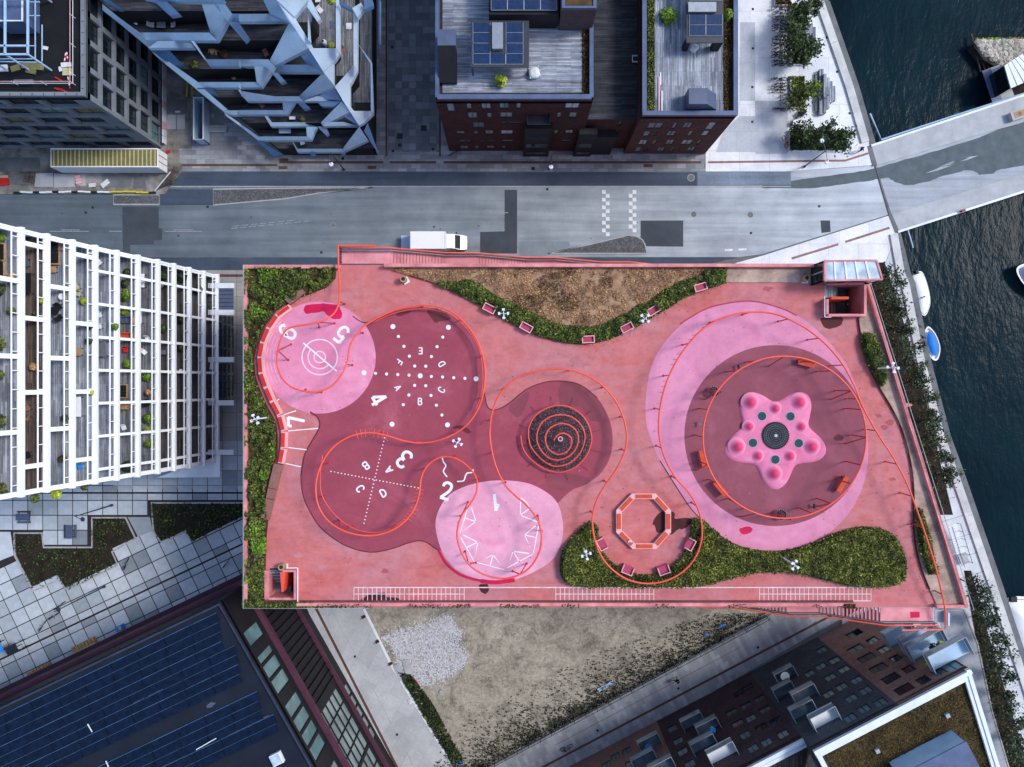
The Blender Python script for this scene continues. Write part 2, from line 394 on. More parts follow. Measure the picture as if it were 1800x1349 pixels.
steel_grey = pmat('steel_grey', (0.35, 0.37, 0.4), 0.4, 0.2, 2, 12, metal=0.6)
steel_dark = pmat('steel_dark', (0.03, 0.034, 0.045), 0.45, 0.2, 2, 12, spec=0.5)
mast_white = pmat('mast_white', (0.7, 0.74, 0.82), 0.4, 0.1, 2, 12)
# planting
def m_leaf(name, stops, rough=0.6):
    t = NT(name); col = t.mix(0.85, t.ramp(t.island(), stops), t.ramp(t.noise(0.9, 3, 0.6), [(0.32, (0.3, 0.33, 0.3)), (0.5, (0.9, 0.9, 0.9)), (0.68, (1.5, 1.5, 1.35))]), 'MULTIPLY')
    t.set(col, rough, 0, 0.3)
    return t.m
leaf_hedge = m_leaf('leaf_hedge', [(0, (0.012, 0.022, 0.004)), (0.5, (0.055, 0.082, 0.012)), (0.8, (0.14, 0.165, 0.024)), (1, (0.26, 0.27, 0.05))])
leaf_clip = m_leaf('leaf_clip', [(0, (0.012, 0.019, 0.004)), (0.4, (0.055, 0.072, 0.011)), (0.75, (0.165, 0.172, 0.025)), (1, (0.36, 0.34, 0.06))])
leaf_bright = m_leaf('leaf_bright', [(0, (0.04, 0.085, 0.008)), (0.6, (0.11, 0.21, 0.016)), (1, (0.28, 0.38, 0.03))])
leaf_lime = m_leaf('leaf_lime', [(0, (0.11, 0.16, 0.01)), (0.6, (0.27, 0.33, 0.02)), (1, (0.5, 0.5, 0.05))])
leaf_tree = m_leaf('leaf_tree', [(0, (0.015, 0.03, 0.01)), (0.5, (0.035, 0.06, 0.018)), (0.85, (0.06, 0.1, 0.025)), (1, (0.11, 0.15, 0.04))])
leaf_quay = m_leaf('leaf_quay', [(0, (0.014, 0.026, 0.014)), (0.5, (0.036, 0.062, 0.034)), (0.85, (0.065, 0.1, 0.05)), (1, (0.13, 0.16, 0.08))])
leaf_dry = m_leaf('leaf_dry', [(0, (0.15, 0.07, 0.03)), (0.4, (0.38, 0.19, 0.085)), (0.75, (0.58, 0.33, 0.17)), (1, (0.75, 0.5, 0.3))], 0.85)
leaf_sedum = m_leaf('leaf_sedum', [(0, (0.026, 0.014, 0.005)), (0.5, (0.075, 0.041, 0.014)), (0.85, (0.13, 0.074, 0.024)), (1, (0.19, 0.12, 0.04))], 0.85)
leaf_shade = m_leaf('leaf_shade', [(0, (0.01, 0.014, 0.006)), (0.6, (0.025, 0.04, 0.012)), (0.9, (0.05, 0.08, 0.02)), (1, (0.16, 0.18, 0.03))])
bark = pmat('bark', (0.07, 0.05, 0.035), 0.9, 0.3, 4, 20, bump=0.4)
grass_soil = pmat('grass_soil', (0.05, 0.034, 0.016), 0.95, 0.5, 0.6, 5, bump=0.5, c2=(0.08, 0.062, 0.022))
dry_soil = pmat('dry_soil', (0.36, 0.19, 0.1), 0.95, 0.4, 0.7, 6, bump=0.4, c2=(0.42, 0.27, 0.17))
sand_bed = pmat('sand_bed', (0.34, 0.22, 0.17), 0.95, 0.4, 0.6, 6, bump=0.4, c2=(0.48, 0.35, 0.28))
# buildings
def m_brick(name, c, c2, mortar, k=1.0):
    t = NT(name)
    # courses run level on every wall: use height and the larger horizontal direction
    sx = t.n('ShaderNodeSeparateXYZ'); t.l(t.co, sx.inputs[0]); ad = t.n('ShaderNodeMath', operation='ADD'); t.l(sx.outputs[0], ad.inputs[0]); t.l(sx.outputs[1], ad.inputs[1])
    cb = t.n('ShaderNodeCombineXYZ'); t.l(ad.outputs[0], cb.inputs[0]); t.l(sx.outputs[2], cb.inputs[1])
    q = t.n('ShaderNodeTexBrick'); t.l(cb.outputs[0], q.inputs['Vector']); q.inputs['Scale'].default_value = 1.0
    q.inputs['Brick Width'].default_value = 0.24; q.inputs['Row Height'].default_value = 0.075; q.inputs['Mortar Size'].default_value = 0.008
    q.inputs['Color1'].default_value = (*c, 1); q.inputs['Color2'].default_value = (*c2, 1); q.inputs['Mortar'].default_value = (*mortar, 1)
    col = t.mix(0.65, q.outputs[0], t.ramp(t.noise(0.5, 6, 0.75), [(0.3, (0.6, 0.6, 0.6)), (0.7, (1.3, 1.25, 1.2))]), 'MULTIPLY')
    col = t.mix(0.6, col, t.ramp(t.noise(5, 4, 0.8), [(0.3, (0.55, 0.55, 0.55)), (0.7, (1.25, 1.25, 1.25))]), 'MULTIPLY')
    return t.set(col, 0.9, 0, 0.1, t.noise(9, 4), 0.2, 0.02)
brick_dark = m_brick('brick_dark', (0.058, 0.028, 0.028), (0.09, 0.046, 0.044), (0.045, 0.035, 0.034))
brick_plum = m_brick('brick_plum', (0.07, 0.047, 0.052), (0.11, 0.075, 0.08), (0.075, 0.065, 0.07))
brick_red = m_brick('brick_red', (0.23, 0.135, 0.11), (0.36, 0.22, 0.18), (0.24, 0.18, 0.16))
brick_slate = m_brick('brick_slate', (0.06, 0.07, 0.086), (0.11, 0.122, 0.142), (0.07, 0.076, 0.09))
def m_planks(name, c, along='x', width=0.14, k=0.35):
    t = NT(name); rz = 0 if along == 'x' else R(90)
    q = t.n('ShaderNodeTexBrick'); t.l(t.map((1, 1, 1), rz), q.inputs['Vector']); q.inputs['Scale'].default_value = 1.0
    q.inputs['Brick Width'].default_value = 3.2; q.inputs['Row Height'].default_value = width; q.inputs['Mortar Size'].default_value = 0.012
    q.inputs['Color1'].default_value = (*mul(c, 1-k), 1); q.inputs['Color2'].default_value = (*mul(c, 1+k), 1); q.inputs['Mortar'].default_value = (*mul(c, 0.3), 1)
    g = t.noise(1.5, 5, 0.75, t.map((0.25, 4, 1) if along == 'x' else (4, 0.25, 1))); b = t.noise(0.35, 5, 0.7)
    col = t.mix(0.85, q.outputs[0], t.ramp(g, [(0.32, (0.42, 0.44, 0.48)), (0.66, (1.35, 1.35, 1.35))]), 'MULTIPLY')
    col = t.mix(0.8, col, t.ramp(b, [(0.32, (0.5, 0.52, 0.58)), (0.65, (1.25, 1.25, 1.25))]), 'MULTIPLY')
    return t.set(col, 0.8, 0, 0.12, g, 0.2, 0.01)
planks_grey = m_planks('planks_grey', (0.3, 0.315, 0.35), 'x')
planks_grey_y = m_planks('planks_grey_y', (0.29, 0.305, 0.335), 'y', 0.2)
planks_dark = m_planks('planks_dark', (0.05, 0.052, 0.06), 'x', 0.16)
planks_brown = m_planks('planks_brown', (0.13, 0.095, 0.075), 'y', 0.12)
planks_mid_y = m_planks('planks_mid_y', (0.2, 0.2, 0.205), 'y', 0.12)
roof_black = pmat('roof_black', (0.011, 0.012, 0.014), 0.85, 0.35, 0.5, 6)
roof_felt = pmat('roof_felt', (0.009, 0.013, 0.024), 0.7, 0.3, 0.4, 6)
roof_puddle = m_wet('roof_puddle', (0.075, 0.09, 0.14), 0.55)
parapet_blue = pmat('parapet_blue', (0.075, 0.105, 0.2), 0.55, 0.3, 0.7, 6, metal=0.0, spec=0.5)
zinc_blue = pmat('zinc_blue', (0.07, 0.095, 0.16), 0.5, 0.2, 0.8, 8, metal=0.0, spec=0.5)
panel_white = pmat('panel_white', (0.38, 0.53, 0.68), 0.45, 0.2, 0.35, 5, spec=0.5)
panel_lit = pmat('panel_lit', (0.55, 0.68, 0.78), 0.45, 0.16, 0.35, 5, spec=0.5)  # lighter copy of the cladding: light on the right-hand facets put into the colour
panel_shaded = pmat('panel_shaded', (0.29, 0.44, 0.61), 0.45, 0.22, 0.35, 5, spec=0.5)  # darker copy of the cladding: shade on the level bands put into the colour
white_render = pmat('white_render', (0.8, 0.82, 0.84), 0.6, 0.06, 0.5, 8)
white_metal = pmat('white_metal', (0.7, 0.73, 0.76), 0.5, 0.12, 0.8, 10)
precast = pmat('precast', (0.19, 0.21, 0.235), 0.85, 0.22, 0.6, 8, bump=0.1)
clad_black = pmat('clad_black', (0.016, 0.015, 0.018), 0.6, 0.3, 0.6, 6)
clad_maroon = pmat('clad_maroon', (0.085, 0.028, 0.05), 0.55, 0.25, 0.6, 8)
frame_dark = pmat('frame_dark', (0.02, 0.024, 0.03), 0.5, 0.2, 2, 10)
frame_light = pmat('frame_light', (0.36, 0.38, 0.4), 0.5, 0.2, 2, 10)
def m_glass(name, tint, rough=0.06, spec=0.8, sc=0.4):
    t = NT(name); a = t.noise(sc, 3, 0.5)
    col = t.ramp(a, [(0.35, mul(tint, 0.55)), (0.65, tint)])
    return t.set(col, rough, 0, spec)
glass_dark = m_glass('glass_dark', (0.012, 0.02, 0.024))
glass_teal = m_glass('glass_teal', (0.15, 0.28, 0.29), 0.1)
glass_green = m_glass('glass_green', (0.25, 0.34, 0.33), 0.08)
glass_sky = m_glass('glass_sky', (0.52, 0.62, 0.72), 0.08, 0.9, 0.9)
glass_rail = m_glass('glass_rail', (0.3, 0.4, 0.44), 0.1)
solar_dark = m_glass('solar_dark', (0.004, 0.011, 0.032), 0.3, 0.25, 1.5)
solar_cell = m_glass('solar_cell', (0.008, 0.03, 0.095), 0.18, 0.6, 2.5)
sheet_yellow = pmat('sheet_yellow', (0.2, 0.18, 0.075), 0.8, 0.25, 1.5, 10)
sheet_cream = pmat('sheet_cream', (0.52, 0.47, 0.25), 0.7, 0.2, 1.5, 10)
paint_van = pmat('paint_van', (0.82, 0.83, 0.84), 0.35, 0.05, 0.6, 8, spec=0.5)
tarp_white = pmat('tarp_white', (0.8, 0.8, 0.8), 0.6, 0.08, 0.8, 8)
tarp_blue = pmat('tarp_blue', (0.02, 0.2, 0.66), 0.6, 0.2, 0.8, 8)
plastic_grey = pmat('plastic_grey', (0.14, 0.15, 0.17), 0.6, 0.2, 2, 10)
bright_yellow = pmat('bright_yellow', (0.62, 0.48, 0.03), 0.6, 0.15, 2, 10)
bright_red = pmat('bright_red', (0.6, 0.02, 0.02), 0.5, 0.15, 2, 10)
bright_blue = pmat('bright_blue', (0.03, 0.25, 0.7), 0.5, 0.15, 2, 10)
steel_sky = pmat('steel_sky', (0.36, 0.52, 0.7), 0.45, 0.15, 1, 10, spec=0.5)
fabric_black = pmat('fabric_black', (0.012, 0.012, 0.014), 0.9, 0.2, 3, 20)
skin_m = pmat('skin', (0.45, 0.28, 0.21), 0.6, 0.1, 6, 20)
sack_white = pmat('sack_white', (0.66, 0.66, 0.66), 0.85, 0.15, 2, 10)
gravel_bed = pmat('gravel_bed', (0.05, 0.045, 0.042), 0.95, 0.5, 1.5, 9, bump=0.4)

# ---------------------------------------------------------------- foliage
def leaves_mesh(name, pts, size, up=0.55, jit=0.4, seed=1, asp=0.6):
    rg = np.random.default_rng(seed); n = len(pts); pts = np.asarray(pts, float)
    nrm = rg.normal(size=(n, 3)); nrm[:, 2] = np.abs(nrm[:, 2])+up; nrm /= np.linalg.norm(nrm, axis=1)[:, None]
    t = rg.normal(size=(n, 3)); t -= nrm*np.sum(t*nrm, axis=1)[:, None]; t /= np.linalg.norm(t, axis=1)[:, None]
    b = np.cross(nrm, t); s = (size*(1-jit+2*jit*rg.random(n)))[:, None]
    V = np.empty((n, 4, 3)); V[:, 0] = pts-t*s; V[:, 1] = pts-b*s*asp+nrm*s*0.15; V[:, 2] = pts+t*s; V[:, 3] = pts+b*s*asp+nrm*s*0.15
    me = bpy.data.meshes.new(name); me.vertices.add(4*n); me.loops.add(4*n); me.polygons.add(n)
    me.vertices.foreach_set('co', V.reshape(-1)); me.loops.foreach_set('vertex_index', np.arange(4*n, dtype=np.int32))
    me.polygons.foreach_set('loop_start', np.arange(0, 4*n, 4, dtype=np.int32)); me.polygons.foreach_set('loop_total', np.full(n, 4, dtype=np.int32))
    me.update(); return me
def scatter(poly, n, rg):
    xs = [p[0] for p in poly]; ys = [p[1] for p in poly]; out = np.zeros((0, 2))
    while len(out) < n:
        X = rg.uniform(min(xs), max(xs), n*2); Y = rg.uniform(min(ys), max(ys), n*2)
        m = inpoly_np(X, Y, poly); out = np.vstack([out, np.stack([X[m], Y[m]], 1)])
    return out[:n]
def vnoise(X, Y, s, seed):
    """cheap smooth value noise, 0..1"""
    rg = np.random.default_rng(seed); G = rg.random((64, 64)); x = X*s+100; y = Y*s+100
    xi = np.floor(x).astype(int); yi = np.floor(y).astype(int); fx = x-xi; fy = y-yi
    fx = fx*fx*(3-2*fx); fy = fy*fy*(3-2*fy)
    g = lambda a, b: G[a % 64, b % 64]
    return (g(xi, yi)*(1-fx)+g(xi+1, yi)*fx)*(1-fy)+(g(xi, yi+1)*(1-fx)+g(xi+1, yi+1)*fx)*fy
# ================================================================ THE GROUND
QUAY = [(1268, -600), (1458, 0), (1510, 150), (1539, 250), (1584, 412), (1601, 480), (1609, 497), (1635, 627), (1671, 765), (1700, 845), (1760, 1020), (1800, 1140), (1900, 1450), (2060, 1950)]
def sheet(name, pts, z, m, parent=None, zz=0.0):
    o = MB().sheet(PL(pts, zz), z).build(name, m, parent)
    if parent is None: struct(o)
    return o
def slab(name, pts, z0, z1, m, parent=None, zz=0.0):
    o = MB().prism(PL(pts, zz), z0, z1).build(name, m, parent)
    if parent is None: struct(o)
    return o
wp = [(-1600, -1600), (2600, -1600), (2600, 1600), (-1600, 1600)]
struct(MB().sheet(wp, -2.3).build('water', water_m))
landp = [(p.x, p.y) for p in PL(QUAY)]+[(-2500, landy) for landy in (-95.0,)]
landp = [(landp[0][0]-60, 1500.0)]+landp[:-1]+[(landp[-2][0]+60, -1500.0), (-1600.0, -1500.0), (-1600.0, 1500.0)]
land = struct(MB().prism(landp, -6, 0.0).build('ground', concrete_dark))
# far bank on the other side of the canal
slab('far_bank', [(1735, 80), (2600, 20), (2600, 420), (1812, 330), (1785, 262), (1750, 118)], -6, -1.3, soil)
# ---- carriageway
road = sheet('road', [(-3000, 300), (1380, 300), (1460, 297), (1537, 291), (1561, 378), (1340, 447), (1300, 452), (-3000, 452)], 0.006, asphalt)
for pts in ([(215, 364), (279, 364), (279, 402), (285, 402), (285, 422), (270, 423), (270, 430), (229, 431), (229, 445), (216, 445)],
            [(887, 334), (909, 334), (909, 446), (844, 446), (844, 408), (887, 407)], [(1126, 388), (1201, 388), (1201, 434), (1126, 433)],
            [(1442, 388), (1459, 388), (1460, 408), (1444, 410)]):
    sheet('asphalt_patch', pts, 0.011, asphalt_patch, road)
sheet('asphalt_patch', [(282, 333), (374, 333), (374, 361), (282, 361)], 0.012, asphalt_dark, road)
sheet('asphalt_patch', [(912, 425), (1000, 425), (1003, 434), (960, 450), (912, 450)], 0.0105, m_asphalt('asphalt_pale', (0.23, 0.265, 0.29)), road)
sheet('asphalt_patch', [(590, 446), (720, 420), (720, 470), (560, 470)], 0.0105, MATS['asphalt_pale'], road)
for pts in ([(375, 333), (655, 330), (560, 340), (500, 350), (375, 361)], [(200, 343), (280, 343), (280, 360), (200, 360)]):
    sheet('cobble_bay', pts, 0.014, cobble, road)
    MB().wall([(p.x, p.y) for p in PL(pts)], 0.0, 0.07, 0.16, True).build('kerb', kerb_stone, road)
isl = [(964, 446), (1030, 432), (1104, 414), (1119, 416), (1129, 422), (1134, 431), (1136, 446)]
slab('cobble_island', isl, 0.0, 0.1, cobble, road)
MB().wall([(p.x, p.y) for p in PL(isl)], 0.0, 0.115, 0.16, True).build('kerb', kerb_stone, road)
sqm = MB().sheet([(-0.245, -0.245), (0.245, -0.245), (0.245, 0.245), (-0.245, 0.245)], 0.0).mesh('painted_square')
def square(x, y):
    o = link('painted_square', sqm, road_paint, road); o.location = P(x, y, 0) + Vector((0, 0, 0.017))
for k in range(6):
    square(1061.5, 337.8+13.5*k); square(1068.3, 344.5+13.5*k); square(1115.3, 337.8+13.5*k)
    if k < 5: square(1108.6, 344.5+13.5*k)
def line(pts, w, z, m, parent, name='painted_line'):
    return MB().wall([(p.x, p.y) for p in PL(pts)], z-0.003, z, w).build(name, m, parent)
for a, b, y in ((88, 156, 407), (192, 214, 407), (290, 355, 407), (108, 140, 404.5), (305, 340, 404.5)): line([(a, y), (b, y)], 0.09, 0.016, road_paint_worn, road)
for k in range(9):
    x = 406+16*k; y = 402-0.09*(x-406)-0.00006*(x-406)**2; line([(x, y), (x+11, y-1)], 0.09, 0.016, road_paint_worn, road)
    if k < 7: line([(x+3, y-4), (x+14, y-5)], 0.07, 0.016, road_paint_worn, road)
for x in (860, 881, 918, 937, 957): line([(x, 374.3), (x+12, 374.3)], 0.12, 0.016, road_paint_worn, road)
for x, y in ((1274, 440), (1298, 439)): line([(x, y), (x+14, y-0.4)], 0.24, 0.016, road_paint, road)
def manhole(x, y, r, parent, z):
    c = P(x, y, 0); o = MB().cyl(c, r, z-0.02, z+0.008, 20).build('manhole_cover', concrete_dark, parent)
    MB().ring(c, r*0.98, r*1.15, z+0.006, 24).build('rim', kerb_stone, o)
for x, y, r in ((1219.5, 377, 0.36), (1319, 378, 0.36), (586, 396, 0.3)): manhole(x, y, r, road, 0.016)
for x, y in ((163, 365), (365, 364), (962, 333), (1440, 363), (1320, 410), (151, 374), (565, 444)): MB().box(*P(x, y)[:2], 0.014, 0.3, 0.3, 0.012).build('drain_grate', frame_dark, road)
for k in range(16):
    x = random.uniform(30, 1300); y = random.uniform(372, 440)
    MB().cyl(P(x, y), random.uniform(0.06, 0.16), 0.012, 0.0135+0.0002*k, 9).build('oil_stain', asphalt_patch, road)
# dark wet sweep running on to the bridge
wet = [(1345, 325), (1385, 319), (1440, 311), (1500, 303), (1537, 297), (1590, 281), (1650, 264), (1720, 243), (1830, 205), (1830, 284), (1800, 292), (1760, 298), (1742, 306), (1722, 307), (1712, 301), (1695, 300), (1665, 308), (1640, 316), (1612, 324), (1590, 325), (1572, 319), (1560, 313), (1545, 315), (1520, 319), (1470, 326), (1420, 331), (1345, 331)]
wet = [(x+random.uniform(-1.5, 1.5), y+random.uniform(-0.8, 0.8)) for x, y in spline(wet, 4, True)]
BR = [(1529, 256), (1920, 127), (1920, 299), (1577, 409)]
bridge = thing('road_bridge', 'concrete road bridge with two pavements crossing the dark canal', 'bridge', P(1560, 335))
MB().prism(PL(BR), -1.3, 0.004).build('bridge_deck', m_asphalt('asphalt_bridge', (0.42, 0.45, 0.48), 0.5, 0.15), bridge)
nside = [(1530, 258), (1920, 129), (1920, 177), (1790, 218), (1700, 243), (1600, 274), (1537, 292)]
sside = [(1562, 379), (1920, 268), (1920, 298), (1577, 408)]
MB().prism(PL(nside), 0.0, 0.13).build('pavement', concrete, bridge); MB().prism(PL(sside), 0.0, 0.13).build('pavement', concrete, bridge)
for a, b in (((1530, 257.5), (1920, 128.5)), ((1577, 408.5), (1920, 298.5))):
    MB().wall([(P(*a).x, P(*a).y), (P(*b).x, P(*b).y)], -0.9, 0.3, 0.28).build('edge_beam', white_metal, bridge)
for pts in ([(1524, 258), (1531, 256), (1541, 291), (1533, 293)], [(1561, 378), (1567, 377), (1580, 408), (1573, 410)]):
    MB().prism(PL(pts), 0.0, 0.16).build('end_block', concrete_dark, bridge)
MB().sheet(PL([(1536, 292), (1538, 291.5), (1563, 377), (1561, 378)]), 0.022).build('expansion_joint', frame_dark, bridge)
MB().sheet(PL(wet), 0.018).build('wet_streak', asphalt_wet, bridge)
for k in range(7):
    x = random.uniform(1540, 1720); y = 322-(x-1540)*0.28+random.uniform(-2, 8); L = random.uniform(18, 60)
    MB().sheet(PL([(x, y), (x+L*0.6, y-L*0.22-1), (x+L, y-L*0.3), (x+L*0.5, y-L*0.15+1.5)]), 0.0205+0.0006*k).build('wet_streak', asphalt_wet if k % 2 else MATS['asphalt_bridge'], bridge)
pipe = MB().tube([P(1529, 200, -0.6), P(1549, 246, -0.6), P(1680, 203, -0.6), P(1830, 155, -0.6)], 0.13, 8).build('fender_pipe', steel_sky)
tag(pipe, 'pale blue pipe boom running along the upstream side of the bridge', 'pipe')
pipe2 = MB().tube([P(1596, 405, -0.6), P(1605, 436, -0.6)], 0.1, 8).build('fender_pipe', steel_sky)
tag(pipe2, 'short pale blue pipe in the water below the bridge', 'pipe')
# ---- cycle track and kerbs
slab('cycle_track', [(-3000, 303), (1225, 303), (1225, 327), (-3000, 327)], 0.0, 0.06, asphalt_dark)
slab('cycle_track', [(1226, 303), (1390, 302), (1390, 326), (1226, 327)], 0.0, 0.06, m_asphalt('asphalt_blue', (0.2, 0.25, 0.31), 0.5))
ct = struct(MB().wall([(P(-3000, 328.5).x, P(0, 328.5).y), (P(1390, 328.5).x, P(0, 328.5).y)], 0.0, 0.075, 0.14).build('kerb', kerb_stone))
manhole(1214.5, 313, 0.42, ct, 0.068)
# ---- pavements north of the road
pav = slab('pavement', [(290, -500), (1240, -500), (1240, 302), (300, 302), (290, 300)], 0.0, 0.1, paving_street)
sheet('street_flags', [(682, -500), (772, -500), (772, 268), (682, 268)], 0.105, paving_dark, pav)
quay_n = slab('quay_pavement', [(1240.2, -500), (1285, -500), (1446, 0), (1498, 150), (1526, 248), (1533, 291), (1460, 296.5), (1380, 302), (1240.2, 302)], 0.0, 0.1, paving_quay)
for pts in ([(1327, 178), (1384, 178), (1384, 271), (1327, 271)], [(1300, 40), (1327, 40), (1327, 178), (1300, 178)], [(1272, 230), (1300, 205), (1327, 205), (1327, 268), (1258, 268)]):
    sheet('worn_flags', pts, 0.105, m_slabs('paving_blue', (0.5, 0.53, 0.57), 1.9, 3.0, 0, 0.02, 0.08, 0.75) if 'paving_blue' not in MATS else MATS['paving_blue'], quay_n)
def strip(pts, w, m=tactile, parent=None, z=0.106): return line(pts, w, z, m, parent or pav, 'tactile_strip')
for a, b in ((491, 674), (685, 767), (780, 1232)): strip([(a, 286), (b, 286)], 0.3)
strip([(315, 291), (488, 291)], 0.28)
strip([(1244, 286), (1485, 283), (1526, 270)], 0.28, tactile_pale, quay_n)
strip([(679.5, -200), (679.5, 276)], 0.26); strip([(773.5, 190), (773.5, 276)], 0.26)
for x, y, w, h in ((499, 283, 1.2, 0.6), (498, 295.5, 1.15, 0.42), (654, 295, 1.15, 0.42), (1139, 292, 1.2, 0.42), (703, 240, .75, .75), (745, 226, .75, .75), (703, 256, .45, .45), (691, 266, .35, .35), (761, 263, .35, .35), (937, 297, .45, .42), (690, 84, .35, .35), (603, 279, .35, .4)):
    MB().box(*P(x, y)[:2], 0.106, w, h, 0.012).build('inspection_cover', tactile if w > 1 else frame_dark, pav)
for x, y in ((1453, 43), (1453, 67), (1470, 100), (1471, 127), (1493, 200), (1323, 17), (1323, 86), (1322, 154), (1322, 215)):
    MB().box(*P(x, y)[:2], 0.106, .3, .3, 0.012).build('inspection_cover', frame_dark, quay_n)
def cop(pts, w, parent, z0=0.0, z1=0.4):
    for i in range(len(pts)-1):
        a, b = P(*pts[i]), P(*pts[i+1]); n = max(1, int((b-a).length/4.2)); d = (b-a)/n
        for k in range(n):
            q = a+d*k; e = d*(0.995)
            s = d.cross(Vector((0, 0, 1))).normalized()*w
            MB().obox(Vector((q.x, q.y, z0)), e, s, (0, 0, z1-z0+0.002*(k % 3))).build('coping_block', coping, parent)
cop([(1445-190, -600), (1445, 0), (1497, 150), (1526, 250)], 1.0, quay_n)
# ---- south pavements
sp = slab('pavement', [(1340, 450), (1561, 380), (1576, 411), (1540, 500), (1200, 500), (1296, 462)], 0.0, 0.1, paving_quay)
strip([(1391, 455), (1473, 430)], 0.3, tactile_pale, sp); strip([(1485, 426), (1563, 401)], 0.3, tactile_pale, sp)
slab('pavement', [(-400, 453), (1296, 453), (1200, 475), (-400, 475)], 0.0, 0.06, asphalt_dark)
sp2 = slab('pavement', [(200, 475.5), (470, 475.5), (470, 860), (200, 860)], 0.0, 0.08, m_slabs('paving_beige', (0.34, 0.33, 0.31), 1.9, 1.9, 0, 0.03, 0.12, 0.5, 0))
strip([(330, 485), (440, 485)], 0.35, tactile, sp2, 0.087)
quay_s = slab('quay_pavement', [(1541, 500), (1576.5, 411), (1590, 480), (1622, 627), (1658, 765), (1687, 845), (1746, 1020), (1786, 1140), (1885, 1450), (1480, 1450), (1480, 1000)], 0.0, 0.1, m_slabs('paving_quay_s', (0.62, 0.64, 0.65), 9, 2.6, R(-17), 0.045, 0.05, 0.55, 0.0))
cop([(1576, 411), (1588, 480), (1596, 497), (1622, 627), (1658, 765), (1687, 845), (1747, 1020), (1787, 1140), (1887, 1450)], 1.0, quay_s, 0.0, 0.35)
strip([(1572, 411), (1585, 480), (1618, 627), (1654, 765), (1683, 845), (1743, 1020), (1783, 1140), (1880, 1440)], 0.22, frame_dark, quay_s, 0.109)
for i in range(9):
    f = i/9; x0 = 1540+12*f*5; y0 = 440+f*170
    strip([(x0+30+5*f, y0+4), (1583+f*36+2, y0-6+4)], 0.12, frame_dark, quay_s, 0.108)
slab('planting_strip', [(1535, 462), (1554, 462), (1574, 520), (1600, 610), (1630, 720), (1656, 830), (1674, 905), (1645, 905), (1595, 740), (1530, 520)], 0.1, 0.16, soil)
slab('planting_strip', [(1694, 1003), (1706, 1003), (1735, 1110), (1771, 1230), (1811, 1365), (1776, 1365), (1742, 1250), (1716, 1130)], 0.1, 0.16, soil)
pth = slab('path', [(1640, 1060), (1692, 1070), (1716, 1130), (1742, 1250), (1776, 1365), (1740, 1365), (1680, 1180)], 0.05, 0.13, m_slabs('paving_path', (0.34, 0.365, 0.39), 2.2, 2.2, R(-17), 0.02, 0.1, 0.7))
line([(1693, 1070), (1717, 1130), (1743, 1250), (1777, 1365)], 0.16, 0.2, kerb_stone, pth, 'kerb')
# ---- building lot, alley and promenade south of the deck
lot = sheet('dirt_lot', [(620, 1040), (1420, 1040), (1345, 1082), (830, 1362), (805, 1362), (737, 1247), (690, 1172)], 0.012, dirt)
alley = slab('alley', [(528, 1040), (626, 1040), (690, 1170), (737, 1247), (808, 1362), (660, 1362)], 0.0, 0.1, paving_alley)
strip([(541, 1040), (705, 1362)], 0.34, tactile, alley); line([(566, 1040), (736, 1362)], 0.07, 0.107, kerb_stone, alley)
line([(630, 1050), (690, 1172), (736, 1247), (806, 1362)], 0.35, 0.15, white_metal, alley, 'kerb')
for x, y in ((624, 1154), (698, 1291)): MB().box(*P(x, y)[:2], 0.106, .3, .3, 0.014).build('drain_grate', frame_dark, alley)
prom = slab('promenade', [(836, 1362), (1420, 1045), (1560, 1045), (1440, 1108), (1135, 1284), (990, 1362)], 0.0, 0.1, paving_prom)
strip([(945, 1353), (1040, 1303), (1350, 1140), (1470, 1077)], 0.3, tactile, prom)
line([(975, 1310), (1300, 1138)], 0.05, 0.107, tactile, prom)
for x, y in ((1050, 1284), (1192, 1210), (1332, 1138)): MB().box(*P(x, y)[:2], 0.106, .3, .3, 0.014, R(28)).build('drain_grate', frame_dark, prom)
# scattered white stones on the lot: nobody could count them
rg = np.random.default_rng(3)
gp = [(672, 1120), (700, 1108), (740, 1100), (775, 1085), (790, 1082), (800, 1100), (812, 1115), (805, 1135), (823, 1150), (812, 1175), (780, 1195), (745, 1208), (722, 1190), (700, 1165), (690, 1140)]
q = scatter(gp, 5200, rg); keep = vnoise(q[:, 0], q[:, 1], 0.14, 5)+0.3*rg.random(len(q)) > 0.3; q = q[keep]
q = np.vstack([q+rg.normal(0, 2.5, q.shape), q[:1700]+rg.normal(0, 9, (1700, 2))])
s = (CAM_H)/FPX; V = np.zeros((len(q), 3)); V[:, 0] = (q[:, 0]-CXP)*s; V[:, 1] = (CYP-q[:, 1])*s; V[:, 2] = 0.05
stuff(tag(link('gravel', leaves_mesh('gravel', V, 0.095, 3.0, 0.5, 4, 0.8), stone_white), 'patch of white crushed stone spread on the bare lot', 'gravel'))
leaf_dirt = m_leaf('leaf_dirt', [(0, (0.06, 0.05, 0.035)), (0.5, (0.12, 0.105, 0.075)), (1, (0.22, 0.2, 0.15))], 0.9)
def clumps(name, poly, n, size, m, label, z=0.1, hh=0.3, seed=1, cat='grass', thr=0.0, ns=0.06, zz=0.0, up=0.5):
    rg = np.random.default_rng(seed); q = scatter(poly, n, rg)
    if thr: q = q[vnoise(q[:, 0], q[:, 1], ns, seed)*0.75+vnoise(q[:, 0], q[:, 1], ns*4, seed+3)*0.25+0.5*(rg.random(len(q))-0.5) > thr]
    s = (CAM_H-zz)/FPX; V = np.zeros((len(q), 3)); V[:, 0] = (q[:, 0]-CXP)*s; V[:, 1] = (CYP-q[:, 1])*s
    V[:, 2] = zz+z+hh*rg.random(len(q))*(0.4+0.6*vnoise(q[:, 0], q[:, 1], ns*2, seed+9))
    return stuff(tag(link(name, leaves_mesh(name, V, size, up, 0.4, seed), m), label, cat))
